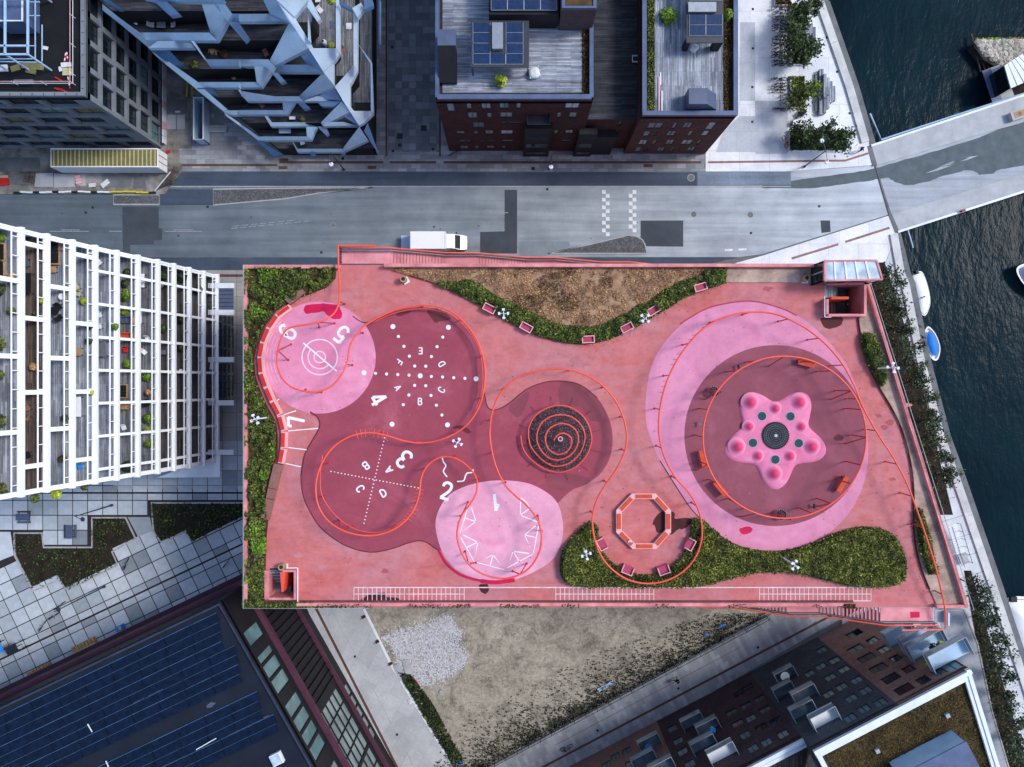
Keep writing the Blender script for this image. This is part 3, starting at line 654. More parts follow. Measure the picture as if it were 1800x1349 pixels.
clumps('weeds', [(700, 1180), (722, 1185), (760, 1235), (790, 1290), (815, 1335), (800, 1350), (770, 1300), (735, 1240)], 5200, 0.13, leaf_shade, 'dark weeds growing along the alley edge of the lot', 0.05, 0.5, 11, 'weeds', 0.25)
rg = np.random.default_rng(12); q = scatter([(760, 1350), (800, 1270), (960, 1190), (1090, 1130), (1250, 1078), (1345, 1078), (1345, 1084), (840, 1356)], 26000, rg); dd = ((q[:, 0]-830)*0.47+(q[:, 1]-1356)*0.883)*-1
q = q[rg.random(len(q)) < 0.75*np.exp(-np.maximum(dd-8, 0)/24)*(0.15+1.3*vnoise(q[:, 0], q[:, 1], 0.045, 14))]; V = np.zeros((len(q), 3)); V[:, 0] = (q[:, 0]-CXP)*CAM_H/FPX; V[:, 1] = (CYP-q[:, 1])*CAM_H/FPX; V[:, 2] = 0.04+0.3*rg.random(len(q))
stuff(tag(link('weeds', leaves_mesh('weeds', V, 0.12, 0.6, 0.5, 12), m_leaf('leaf_weed', [(0, (0.01, 0.01, 0.006)), (0.6, (0.028, 0.032, 0.014)), (0.9, (0.05, 0.06, 0.022)), (1, (0.12, 0.11, 0.07))])), 'dark weeds thickening towards the promenade fence of the lot', 'weeds'))
clumps('weeds', [(640, 1080), (1330, 1075), (1100, 1190), (850, 1330), (750, 1230), (800, 1150), (700, 1090)], 4500, 0.07, leaf_dirt, 'sparse brown tufts over the bare lot', 0.01, 0.06, 13, 'weeds', 0.66, 0.03)

# ---- plaza of large square slabs between the white block and the dark roof
plaza = slab('plaza', [(-400, 780), (470, 780), (470, 1060), (-400, 1420)], 0.0, 0.06, pmat('joint_dark', (0.04, 0.027, 0.03), 0.9, 0.3, 1, 8))
BED1 = [(26, 937), (75, 937), (78, 962), (163, 962), (163, 910), (222, 910), (239, 946), (198, 970), (208, 993), (119, 1038), (105, 1018), (60, 1039), (28, 977)]
BED2 = [(267, 884), (470, 884), (470, 888), (340, 952), (327, 934), (284, 953), (271, 935)]
REGA = [(-60, 770), (470, 770), (470, 882), (265, 882), (265, 907), (160, 907), (160, 959), (77, 959), (77, 934), (-60, 934)]
REGB = [(-90, 1022), (0, 984), (26, 978), (60, 1041), (105, 1019), (119, 1040), (209, 994), (199, 970), (243, 945), (270, 936), (284, 955), (326, 935), (340, 955), (470, 888), (470, 1010), (0, 1240), (-90, 1285)]
def m_paver():
    t = NT('paver'); r = t.obrand()
    c = t.ramp(r, [(0.0, (0.22, 0.25, 0.275)), (0.2, (0.37, 0.41, 0.44)), (0.6, (0.46, 0.505, 0.54)), (1.0, (0.53, 0.565, 0.595))])
    c = t.mix(0.55, c, t.ramp(t.noise(0.7, 5, 0.7), [(0.3, (0.68, 0.7, 0.72)), (0.68, (1.1, 1.1, 1.1))]), 'MULTIPLY')
    c = t.mix(0.5, c, t.ramp(t.noise(9, 3, 0.7), [(0.3, (0.75, 0.75, 0.75)), (0.6, (1.05, 1.05, 1.05))]), 'MULTIPLY')
    return t.set(c, 0.85, 0, 0.3)
paver = m_paver()
SL = 26.3*CAM_H/FPX; g = 0.06
slm = MB().prism([(-SL/2+g, -SL/2+g), (SL/2-g, -SL/2+g), (SL/2-g, SL/2-g), (-SL/2+g, SL/2-g)], 0.0, 0.055).mesh('paving_slab')
hlm = MB().prism([(-SL/2+g, -SL/4+g*2.0), (SL/2-g, -SL/4+g*2.0), (SL/2-g, SL/4-g), (-SL/2+g, SL/4-g)], 0.0, 0.055).mesh('paving_slab')
slm.materials.append(paver); hlm.materials.append(paver)
def put_slab(x, y, rz, me=slm):
    o = bpy.data.objects.new('paving_slab', me); COL.objects.link(o); o.parent = plaza
    o.location = P(x, y)+Vector((0, 0, 0.055+random.uniform(0, 0.006))); o.rotation_euler = (0, 0, rz)
for i in range(-4, 16):
    for j in range(-4, 4):
        x = 36.4+26.3*i; y = 866.6+26.2*j
        if not inpoly(x, y, REGA): continue
        if x < 290 and y < 830: continue
        if j == 0: put_slab(x, y-6.6, 0, hlm); put_slab(x, y+6.6, math.pi, hlm)
        else: put_slab(x, y, 0)
an = R(25.5); e1 = (math.cos(an), -math.sin(an)); e2 = (math.sin(an), math.cos(an))
for i in range(-20, 8):
    for j in range(-4, 12):
        x = 338.7+26.3*((i+.5)*e1[0]+(j+.5)*e2[0]); y = 954.7+26.3*((i+.5)*e1[1]+(j+.5)*e2[1])
        if not inpoly(x, y, REGB) or x < -20 or y > 1260: continue
        if j == 1: put_slab(x-6.6*e2[0], y-6.6*e2[1], an, hlm); put_slab(x+6.6*e2[0], y+6.6*e2[1], an+math.pi, hlm)
        else: put_slab(x, y, an)
for pts in ([(-60, 935), (19, 935), (25, 976), (-60, 1010)], [(225, 909), (264, 909), (269, 934), (243, 943)]):
    MB().prism(PL(pts), 0.0, 0.113).build('paving_slab', paver, plaza)
for i, (bed, lab) in enumerate(((BED1, 'zigzag planting bed with white kerb on the slab plaza below the white block'), (BED2, 'planting bed with white kerb on the plaza beside the pink deck'))):
    b = thing('planting_bed', lab, 'planting bed', P(*bed[0]))
    MB().prism(PL(bed), 0.0, 0.09).build('soil', soil, b)
    MB().wall([(p.x, p.y) for p in PL(bed)], 0.0, 0.26, 0.22, True).build('kerb', kerb_stone, b)
    clumps('bed_plants', bed, 2600, 0.13, leaf_shade, ['low dark green plants scattered in the zigzag bed', 'low dark green plants in the bed beside the pink deck'][i], 0.1, 0.5, 21+i, 'plants', 0.45, 0.05)
    clumps('bed_plants', bed, 1500, 0.12, leaf_tree, ['green leafy clumps in the zigzag bed', 'green leafy clumps in the bed beside the pink deck'][i], 0.2, 0.7, 31+i, 'plants', 0.66, 0.05)
# ================================================================ THE ROOF DECK
def D(pts): return [(p.x, p.y) for p in PL(pts, DZ)]
OUT = [(427, 466), (1522, 466), (1526, 490), (1700, 1068), (427, 1068)]
HOLE1 = [(1449, 502), (1511, 502), (1511, 554), (1449, 554)]
HOLE2 = [(474, 1002), (521, 1002), (521, 1050), (474, 1050)]
garage = thing('parking_house', 'tall red parking house carrying the pink play deck on its roof', 'building', P(1000, 760))
MB().prism([(p.x, p.y) for p in PL([(440, 480), (1530, 480), (1680, 1055), (440, 1055)], DZ)], 0.0, DZ-3.4).build('wall', salmon, garage)
# slab with the two stair openings cut out
def ringed(out, holes):
    """one outline with slits to its holes"""
    o = list(out)
    for h in holes:
        bi = min(range(len(o)), key=lambda i: (o[i][0]-h[0][0])**2+(o[i][1]-h[0][1])**2)
        hh = h[::-1]; hh = hh[-1:]+hh[:-1]
        o = o[:bi+1]+[hh[0]]+hh[1:]+[hh[0]]+[o[bi]]+o[bi+1:]
    return o
dk = [(427, 466), (1449, 466), (1546, 466), (1552, 490), (1703, 1068), (521, 1068), (427, 1068), (427, 1002)]
pieces = [[(427, 466), (1449, 466), (1449, 1002), (427, 1002)], [(1449, 466), (1522, 466), (1526, 490), (1529.6, 502), (1449, 502)], [(1511, 502), (1529.6, 502), (1545.3, 554), (1511, 554)],
          [(1449, 554), (1545.3, 554), (1680.1, 1002), (1449, 1002)], [(521, 1002), (1680.1, 1002), (1700, 1068), (521, 1068)], [(427, 1002), (474, 1002), (474, 1068), (427, 1068)], [(474, 1050), (521, 1050), (521, 1068), (474, 1068)]]
mb = MB()
for p in pieces: mb.prism(D(p), DZ-0.6, DZ)
deck = struct(mb.build('roof_deck', deck_pink))
def zone(name, pts, m, dz, sm=0):
    p = spline(pts, sm, True) if sm else pts
    return MB().sheet(D(p), DZ+dz).build(name, m, deck)
MAROON = [(600, 600), (650, 566), (690, 548), (740, 540), (785, 549), (820, 575), (843, 610), (851, 650), (850, 690), (856, 714), (868, 721), (882, 717), (900, 705), (925, 685), (955, 673), (985, 670), (1020, 677), (1050, 700), (1070, 735), (1077, 770), (1072, 805), (1058, 830), (1040, 845), (1020, 855), (1000, 866), (960, 900), (880, 930), (800, 960), (771, 968), (750, 954), (735, 951), (717, 955), (688, 965), (655, 971), (625, 966), (594, 952), (563, 927), (543, 896), (532, 868), (529, 837), (535, 801), (548, 776), (559, 757), (562, 745), (557, 733), (545, 724), (560, 680)]
zone('rubber_field', MAROON, rub_maroon, 0.006, 4)
zone('rubber_field', ell(561, 629, 99.5, 98.5, 72), rub_pink, 0.011)
B1 = [(766, 930), (770, 900), (790, 870), (825, 853), (870, 845), (920, 848), (955, 862), (980, 885), (990, 925), (985, 960), (970, 985), (940, 1005), (905, 1019), (870, 1024), (830, 1015), (800, 1000), (778, 972)]
zone('rubber_field', B1, rub_pale, 0.011, 5)
C1 = [(1135, 735), (1137, 680), (1150, 632), (1180, 588), (1225, 551), (1275, 534), (1325, 530), (1375, 543), (1420, 567), (1460, 605), (1490, 645), (1508, 690), (1521, 740), (1526, 790), (1523, 830), (1511, 870), (1490, 905), (1460, 935), (1420, 957), (1380, 967), (1335, 967), (1290, 955), (1250, 930), (1215, 895), (1185, 850), (1160, 810), (1143, 770)]
zone('rubber_field', C1, rub_mauve, 0.007, 5)
zone('rubber_field', ell(1363, 766, 160, 159, 96), rub_plum, 0.012)
# lighter and darker worn sectors round the spiral
zone('worn_sector', [(986, 673), (1020, 678), (1050, 700), (1068, 735), (1040, 740), (1020, 715), (985, 712)], wet_maroon if False else m_rubber('rubber_worn', (0.25, 0.056, 0.078), (0.31, 0.08, 0.105)), 0.0095, 3)
zone('worn_sector', [(1050, 705), (1062, 720), (1074, 760), (1070, 805), (1050, 833), (1045, 826), (1056, 790), (1058, 760), (1048, 720)], MATS['rubber_worn'], 0.0099, 3)
zone('worn_sector', [(898, 710), (925, 690), (930, 695), (922, 720), (910, 735), (896, 722)], MATS['rubber_worn'], 0.0093, 3)
zone('worn_sector', [(963, 838), (1000, 832), (1040, 845), (1000, 862), (965, 858)], MATS['rubber_worn'], 0.0091, 3)
# thin dark seams along the colour edges
seam = pmat('seam_dark', (0.12, 0.025, 0.03), 0.8, 0.3, 2, 10)
def dline(pts, w, dz, m, name='painted_line', sm=0, par=None):
    p = spline(pts, sm) if sm else pts
    return MB().wall(D(p), DZ+dz-0.003, DZ+dz, w).build(name, m, par or deck)
dline([(529, 837), (535, 801), (548, 776), (559, 757), (562, 745), (557, 733), (545, 724)], 0.13, 0.013, seam, 'seam', 5)
dline([(529, 837), (532, 868), (543, 896), (563, 927), (594, 952), (625, 966), (655, 971), (688, 965), (717, 955), (735, 951), (750, 954), (771, 968)], 0.1, 0.013, seam, 'seam', 5)
dline([(851, 690), (857, 715), (868, 721), (882, 717), (900, 705), (925, 685), (955, 673), (985, 670), (1020, 677), (1050, 700)], 0.1, 0.013, seam, 'seam', 5)
dline([(620, 556), (635, 566), (650, 568)], 0.1, 0.013, seam, 'seam', 4)
dline([(1195, 570), (1235, 546), (1275, 534), (1325, 530), (1375, 543), (1400, 555)], 0.14, 0.013, pmat('seam_red', (0.42, 0.05, 0.09), 0.8, 0.3, 2, 10), 'seam', 5)
dline([(1160, 810), (1185, 850), (1215, 895), (1240, 920)], 0.1, 0.013, seam, 'seam', 4)
dline([(771, 968), (780, 985), (790, 997), (812, 1012), (845, 1021), (880, 1024)], 0.26, 0.0135, wet_red, 'wet_patch', 4)
dline([(845, 1021.5), (870, 1024), (905, 1020)], 0.42, 0.0137, wet_red, 'wet_patch', 4)
def ragged(pts, amp=0.7, sub=4, seed=1):
    rr = random.Random(seed); p = spline(pts, sub, True); return [(x+rr.uniform(-amp, amp), y+rr.uniform(-amp, amp)) for x, y in p]
def z2(o, sc, pts): return [(o[0]+x/sc, o[1]+y/sc) for x, y in pts]
for k, (pts, m) in enumerate((
    (z2((440, 500), 7.5, [(715, 290), (850, 262), (1000, 255), (1150, 275), (1190, 330), (1210, 410), (1180, 455), (1090, 455), (1000, 400), (970, 360), (850, 375), (725, 385)]), wet_red),
    (z2((620, 540), 7.5, [(980, 50), (1110, 22), (1300, 150), (1160, 190), (1090, 205), (1040, 150)]), wet_maroon),
    (z2((620, 540), 7.5, [(560, 100), (640, 120), (770, 60), (720, 40), (640, 60)]), wet_maroon),
    (z2((1400, 440), 7.5, [(320, 900), (460, 885), (600, 890), (605, 950), (560, 1000), (440, 1040), (370, 1015), (330, 960)]), wet_brown),
    (z2((420, 1004), 3.911, [(840, 215), (875, 172), (940, 155), (1000, 150), (1020, 180), (1080, 182), (1120, 215), (980, 218)]), wet_brown),
    (z2((420, 1004), 3.911, [(1655, 92), (1690, 90), (1715, 97), (1715, 140), (1690, 155), (1655, 130)]), wet_brown),
    (z2((1020, 840), 7.5, [(1060, 450), (1190, 440), (1245, 470), (1250, 540), (1420, 530), (1510, 560), (1420, 640), (1350, 680), (1290, 680), (1200, 750), (1100, 720), (1010, 720), (990, 640), (955, 590)]), wet_brown),
    (z2((1360, 600), 6.43, [(680, 1085), (735, 1050), (785, 1080), (780, 1115), (735, 1130), (690, 1115)]), wet_maroon),
    (z2((720, 740), 7.5, [(570, 90), (690, 60), (790, 120), (800, 160), (740, 160), (660, 110)]), wet_maroon),
    ([(1300, 930), (1318, 926), (1322, 934), (1306, 940)], wet_red))):
    zone('wet_patch', ragged(pts, 0.6, 4, k), m, 0.0145+0.0002*k)
# ---- painted writing
GL = {
 '1': [[(0.05, 0.62), (0.62, 1.0)], [(0.5, 1.0), (0.5, 0.0)]],
 '2': [spline([(0.06, 0.72), (0.1, 0.9), (0.4, 1.0), (0.78, 0.93), (0.86, 0.72), (0.66, 0.45), (0.1, 0.04)], 4), [(0.05, 0.03), (0.95, 0.03)]],
 '3': [spline([(0.06, 0.8), (0.2, 0.97), (0.6, 1.0), (0.86, 0.85), (0.8, 0.62), (0.45, 0.53)], 4), spline([(0.45, 0.53), (0.85, 0.42), (0.92, 0.18), (0.66, 0.02), (0.25, 0.02), (0.05, 0.2)], 4)],
 '4': [[(0.68, 0.0), (0.68, 1.0)], [(0.68, 0.97), (0.04, 0.27)], [(0.0, 0.25), (0.95, 0.25)]],
 '5': [[(0.88, 0.98), (0.14, 0.98)], [(0.16, 1.0), (0.12, 0.52)], spline([(0.12, 0.52), (0.45, 0.64), (0.82, 0.54), (0.9, 0.28), (0.66, 0.03), (0.3, 0.02), (0.06, 0.18)], 4)],
 '6': [spline([(0.88, 0.82), (0.7, 0.98), (0.35, 0.98), (0.1, 0.75), (0.07, 0.35), (0.2, 0.06), (0.5, 0.0), (0.82, 0.08), (0.92, 0.32), (0.78, 0.54), (0.45, 0.58), (0.12, 0.42)], 4)],
 '7': [[(0.02, 0.8), (0.02, 0.98)], [(0.0, 0.98), (0.95, 0.98)], [(0.9, 0.98), (0.4, 0.0)]],
 'A': [[(0.05, 0.0), (0.5, 1.0)], [(0.5, 1.0), (0.95, 0.0)], [(0.2, 0.3), (0.8, 0.3)]],
 'B': [[(0.1, 0.0), (0.1, 1.0)], spline([(0.1, 0.98), (0.65, 0.98), (0.82, 0.78), (0.65, 0.54), (0.1, 0.52)], 4), spline([(0.1, 0.52), (0.7, 0.5), (0.9, 0.27), (0.7, 0.02), (0.1, 0.02)], 4)],
 'C': [spline([(0.9, 0.75), (0.75, 0.96), (0.4, 1.0), (0.1, 0.8), (0.08, 0.25), (0.35, 0.0), (0.75, 0.04), (0.9, 0.25)], 4)],
 'D': [[(0.1, 0.0), (0.1, 1.0)], spline([(0.1, 0.98), (0.6, 0.97), (0.9, 0.7), (0.9, 0.3), (0.6, 0.03), (0.1, 0.02)], 4)],
 'E': [[(0.12, 0.0), (0.12, 1.0)], [(0.1, 0.96), (0.9, 0.96)], [(0.1, 0.5), (0.8, 0.5)], [(0.1, 0.04), (0.9, 0.04)]],
 'F': [[(0.12, 0.0), (0.12, 1.0)], [(0.1, 0.96), (0.9, 0.96)], [(0.1, 0.5), (0.8, 0.5)]]}
def glyph(ch, x, y, up, h, wd, th, name):
    ux, uy = up; l = math.hypot(ux, uy); ux, uy = ux/l, uy/l
    rx, ry = -uy, ux            # right of the letter, in picture axes (y down)
    mb = MB()
    for q, st in enumerate(GL[ch]):
        pts = [(x+rx*(a-0.5)*wd+ux*(b-0.5)*h, y+ry*(a-0.5)*wd+uy*(b-0.5)*h) for a, b in st]
        mb.wall(D(pts), DZ+0.014, DZ+0.0175+0.0004*q, th)
    return mb.build(name, white_paint, deck)
for ch, x, y, up in (('1', 870.5, 883.5, (0.11, 1)), ('2', 785, 863.5, (0.3, -1)), ('3', 710.5, 807.5, (-0.66, 0.75)), ('4', 665, 702, (0.86, -0.51)), ('5', 600, 588, (-0.62, 0.78)), ('6', 505.5, 583.5, (-0.82, -0.57)), ('7', 521, 740, (-1, 0.08))):
    glyph(ch, x, y, up, 29.5, 17.5 if ch != '1' else 13, 0.29, 'painted_number')
for ch, x, y in (('E', 739, 617), ('D', 776.5, 640), ('C', 776, 685.5), ('B', 738.5, 706), ('A', 699.5, 682), ('F', 701.5, 637)): glyph(ch, x, y, (739-x, 661-y), 11.5, 7.5, 0.115, 'painted_letter')
for ch, x, y in (('A', 683.5, 826.5), ('B', 643, 819), ('C', 633.5, 859.5), ('D', 673.5, 867)): glyph(ch, x, y, (660-x, 843-y), 13, 9.5, 0.15, 'painted_letter')
big = MB().cyl((0, 0), 0.25, -0.003, 0.0, 20).mesh('painted_dot'); small = MB().cyl((0, 0), 0.155, -0.003, 0.0, 16).mesh('painted_dot')
def dot(x, y, me):
    o = link('painted_dot', me, white_paint, deck); o.location = P(x, y, DZ)+Vector((0, 0, 0.0175))
for zx, zy, b in [(530, 258, 1), (603, 388, 0), (676, 518, 0), (747, 648, 0), (818, 778, 0), (1262, 268, 1), (1188, 397, 0), (1112, 523, 0), (1038, 653, 0), (963, 780, 0), (150, 867, 1), (300, 875, 0), (447, 883, 0), (595, 890, 0), (743, 898, 0), (890, 907, 1), (1037, 916, 0), (1185, 923, 0), (1332, 932, 0), (1480, 940, 0), (1626, 947, 1), (817, 1033, 0), (741, 1160, 0), (667, 1288, 0), (519, 1545, 1), (963, 1037, 0), (1032, 1166, 0), (1103, 1295, 0), (1177, 1424, 0), (1250, 1553, 1)]:
    dot(620+zx/7.5, 540+zy/7.5, big if b else small)
dsh = MB().sheet([(-0.065, -0.05), (0.065, -0.05), (0.065, 0.05), (-0.065, 0.05)], 0.0).mesh('painted_dash')
for a, b, n in (((582, 829), (735, 858), 26), ((676, 770), (640, 920), 25)):
    for k in range(n):
        t = k/(n-1); o = link('painted_dash', dsh, white_paint, deck); o.location = P(a[0]+(b[0]-a[0])*t, a[1]+(b[1]-a[1])*t, DZ)+Vector((0, 0, 0.0175)); o.rotation_euler = (0, 0, R(-11))
c0 = P(562, 628, DZ)
for r, s in ((31, 0.13), (10, 0.11)): MB().ring(c0, r*0.0575-s/2, r*0.0575+s/2, DZ+0.0175, 64).build('painted_ring', thin_paint, deck)
dline([(562+20.5*math.cos(a), 628+20.5*math.sin(a)) for a in [R(35+k*8) for k in range(24)]], 0.11, 0.0172, thin_paint)
dline([(533, 603), (592, 653)], 0.14, 0.0182, white_paint)
for gi, (a0, a1) in enumerate(((147, 157), (160, 173), (177, 189), (193, 205), (217, 227))):
    for k, rr in enumerate((74, 80, 86, 92)):
        sh = 3*k if gi < 4 else -2*k
        dline([(561+rr*math.cos(R(a+sh*0.3)), 629+rr*math.sin(R(a+sh*0.3))) for a in np.linspace(a0, a1, 5)], 0.03, 0.0172, thin_paint)
for tri in ([(1167, 262), (1160, 495), (1408, 592)], [(1365, 630), (1215, 755), (1330, 1000), (1400, 645)], [(1065, 970), (1280, 1000)], [(1065, 970), (985, 1190), (1320, 1010)], [(800, 1015), (950, 1215), (580, 1115), (800, 1015)], [(595, 850), (405, 755)], [(375, 790), (555, 1110), (595, 850)], [(575, 580), (515, 390)], [(460, 420), (365, 730), (575, 580)],
            [(1167, 262), (1245, 330), (1285, 405), (1410, 575)], [(1160, 495), (1285, 405)], [(1215, 755), (1370, 790)], [(1065, 970), (1150, 1110)], [(800, 1015), (760, 1165)], [(595, 850), (455, 920)], [(575, 580), (430, 530)]):
    dline(z2((760, 840), 7.5, tri), 0.105, 0.0172, white_paint)
dline(z2((720, 740), 7.5, [(432, 490), (445, 540), (478, 590), (460, 630), (445, 665), (470, 710), (495, 740)]), 0.13, 0.0172, white_paint, 'painted_line', 4)
dline(z2((720, 740), 7.5, [(840, 640), (825, 680), (760, 690), (735, 730), (720, 780), (690, 797), (625, 800)]), 0.13, 0.0172, white_paint, 'painted_line', 4)
for a, b in ((z2((420, 640), 9, [(710, 805), (905, 740)])), (z2((420, 640), 9, [(780, 1060), (1255, 1020)])), (z2((420, 640), 9, [(600, 580), (640, 555)])), [(507, 787), (539, 791)], [(502, 815), (529, 821)]): dline([a, b], 0.1, 0.0172, white_paint)
thin_paint2 = pmat('track_paint', (0.78, 0.62, 0.62), 0.75, 0.25, 1.2, 12)
for y in (1033, 1056.5): dline([(622, y), (1531, y)], 0.1, 0.0172, thin_paint2)
for a, b in ((622, 816), (977, 1149), (1335, 1531)):
    dline([(a, 1044.5), (b, 1044.5)], 0.075, 0.0165, thin_paint2); n = int((b-a)/7.8)
    for k in range(n+1):
        x = a+(b-a)*k/n; dline([(x, 1033.5), (x, 1056)], 0.065, 0.0178, thin_paint2)
# ---- parapets
def par(name, pts, z1, w, m, zz=DZ+0.5): return MB().wall([(p.x, p.y) for p in PL(pts, zz)], DZ-0.3, z1, w).build(name, m, deck)
par('parapet', [(431.5, 470), (431.5, 1064)], DZ+0.5, 0.33, salmon); par('parapet', [(427, 469), (597, 469)], DZ+0.55, 0.36, salmon)
par('parapet', [(676, 467.5), (1440, 467.5)], DZ+0.9, 0.32, salmon); par('parapet', [(521, 1063.5), (1500, 1063.5)], DZ+0.45, 0.3, salmon)
par('parapet', [(1524, 500), (1698, 1066)], DZ+0.7, 0.3, salmon); par('parapet', [(1645, 1066), (1700, 1066)], DZ+0.65, 0.3, salmon)
MB().wall(D([(428, 1058), (1500, 1058)]), DZ-0.1, DZ+0.02, 0.3).build('gutter', pmat('gutter_grime', (0.13, 0.05, 0.06), 0.85, 0.4, 0.6, 6), deck)
wr = MB(); wr.tube([P(427.5, 467, DZ+1.0), P(427.5, 1070, DZ+1.0), P(650, 1070, DZ+1.0)], 0.035, 5); wr.build('edge_wire', frame_light, deck)
wr = MB(); wr.tube([P(1531, 500, DZ+1.0), P(1712, 1073, DZ+1.0), P(1666, 1073, DZ+1.0)], 0.035, 5); wr.build('edge_wire', frame_light, deck)
# ---- planting beds
BEDL = [(433.5, 472), (592, 472), (590, 490), (575, 505), (545, 517), (508, 532), (484, 548), (464, 576), (453, 605), (447, 632), (449, 660), (458, 688), (470, 715), (484, 742), (488, 770), (486, 805), (478, 825), (468, 862), (472, 900), (468, 950), (467, 985), (465, 1062), (433.5, 1062)]
BEDT = [(680, 472.5), (1275, 472.5), (1272, 497), (1240, 510), (1200, 525), (1170, 545), (1140, 562), (1110, 580), (1070, 597), (1030, 605), (990, 602), (950, 592), (910, 575), (870, 552), (840, 535), (800, 515), (760, 497), (720, 485)]
BEDT2 = [(1276, 472.5), (1424, 472.5), (1424, 497), (1276, 497)]
BEDR = [(1519, 500), (1525.5, 502), (1690, 1060), (1645, 1062), (1633, 1035), (1619, 1000), (1609, 960), (1605, 920), (1605, 860), (1599, 810), (1585, 757), (1565, 715), (1545, 682), (1524, 640), (1514, 600), (1508, 560), (1515, 556)]
for pts, m in ((BEDL, grass_soil), (BEDT, dry_soil), (BEDT2, sand_bed), (BEDR, sand_bed)): MB().prism(D(pts), DZ, DZ+0.14).build('planting_bed', m, deck)
for pts in (BEDL[3:22], BEDT[2:], BEDR[4:]): MB().wall(D(spline(pts, 3)), DZ, DZ+0.24, 0.07).build('bed_edging', seam, deck)
MB().prism(D([(447, 975), (461, 972), (464, 988), (460, 993), (448, 985)]), DZ, DZ+0.2).build('bare_patch', sand_bed, deck)
def zoned(poly, n, seed, hi, ns=0.05, edge=None):
    rg = np.random.default_rng(seed); q = scatter(poly, n, rg); return q, rg
def px3(q, z, zz=DZ):
    s = (CAM_H-zz)/FPX; V = np.zeros((len(q), 3)); V[:, 0] = (q[:, 0]-CXP)*s; V[:, 1] = (CYP-q[:, 1])*s; V[:, 2] = z; return V
q, rg = zoned(BEDL, 30000, 41, 0.8); h = vnoise(q[:, 0], q[:, 1], 0.085, 3)*0.65+vnoise(q[:, 0], q[:, 1], 0.25, 4)*0.35
k = h+0.25*(rg.random(len(h))-0.5) > 0.43; q = q[k]; h = np.maximum(h[k], 0.3); stuff(tag(link('shrub_bed', leaves_mesh('shrub_bed', px3(q, DZ+0.15+0.9*(h-0.3)*1.6+0.12*rg.random(len(q))), 0.105, 0.7, 0.4, 5), leaf_hedge), 'green shrub planting filling the strip along the long red bench', 'shrubs'))
q, rg = zoned(BEDL, 9000, 42, 0.8); h = vnoise(q[:, 0], q[:, 1], 0.06, 13); k = h > 0.74; q = q[k]
stuff(tag(link('shrub_bed', leaves_mesh('shrub_bed', px3(q, DZ+0.55+0.4*rg.random(len(q))), 0.12, 0.7, 0.4, 6), leaf_bright), 'bright green tufts among the shrubs beside the long red bench', 'shrubs'))
q, rg = zoned(BEDT, 24000, 43, 0.8); h = vnoise(q[:, 0], q[:, 1], 0.035, 23)*0.6+vnoise(q[:, 0], q[:, 1], 0.12, 24)*0.4; k = h > 0.33; q = q[k]
stuff(tag(link('dry_grass', leaves_mesh('dry_grass', px3(q, DZ+0.15+0.2*rg.random(len(q))), 0.1, 0.5, 0.5, 7, 0.25), leaf_dry), 'straw coloured dry grass in the bay bed along the upper parapet', 'grass'))
q, rg = zoned(BEDT, 16000, 44, 0.8); h = vnoise(q[:, 0], q[:, 1], 0.03, 33); k = (h > 0.5) & (q[:, 0] > 900) & (q[:, 0] < 1080); q = q[k]
stuff(tag(link('dry_grass', leaves_mesh('dry_grass', px3(q, DZ+0.2+0.22*rg.random(len(q))), 0.1, 0.5, 0.5, 8, 0.3), leaf_sedum), 'brown withered cover in the middle of the bay bed', 'grass'))
edge = np.array(spline(BEDT[2:], 8)); q, rg = zoned(BEDT, 60000, 45, 0.8)
dd = np.min(np.hypot(q[:, None, 0]-edge[None, :, 0], q[:, None, 1]-edge[None, :, 1]), axis=1)
wd = 26*np.clip((q[:, 0]-770)/60, 0, 1)+8*vnoise(q[:, 0], q[:, 1], 0.05, 55); k = (dd < wd) & (q[:, 0] > 770); q = q[k]; dd = dd[k]; wd = wd[k]
q2, _ = zoned([(1235, 476), (1274, 476), (1272, 500), (1240, 508)], 2500, 46, 0.8); q = np.vstack([q, q2]); dd = np.concatenate([dd, np.full(len(q2), 10)]); wd = np.concatenate([wd, np.full(len(q2), 26)])
k = np.min(np.stack([np.hypot(q[:, 0]-a, q[:, 1]-b) for a, b in ((860, 543), (925, 576), (1033, 597), (1100, 577), (1146, 547), (1229, 506))]), axis=0) > 11; q, dd, wd = q[k], dd[k], wd[k]
dome = np.clip(1-((dd-wd*0.5)/(wd*0.55))**2, 0.1, 1)
hh = dome*(0.45+0.75*vnoise(q[:, 0], q[:, 1], 0.09, 56))*0.9
stuff(tag(link('shrub_border', leaves_mesh('shrub_border', px3(q, DZ+0.15+hh*rg.random(len(q))**0.4), 0.115, 0.6, 0.4, 9), leaf_hedge), 'leafy green shrub border edging the curved bay bed', 'shrubs'))
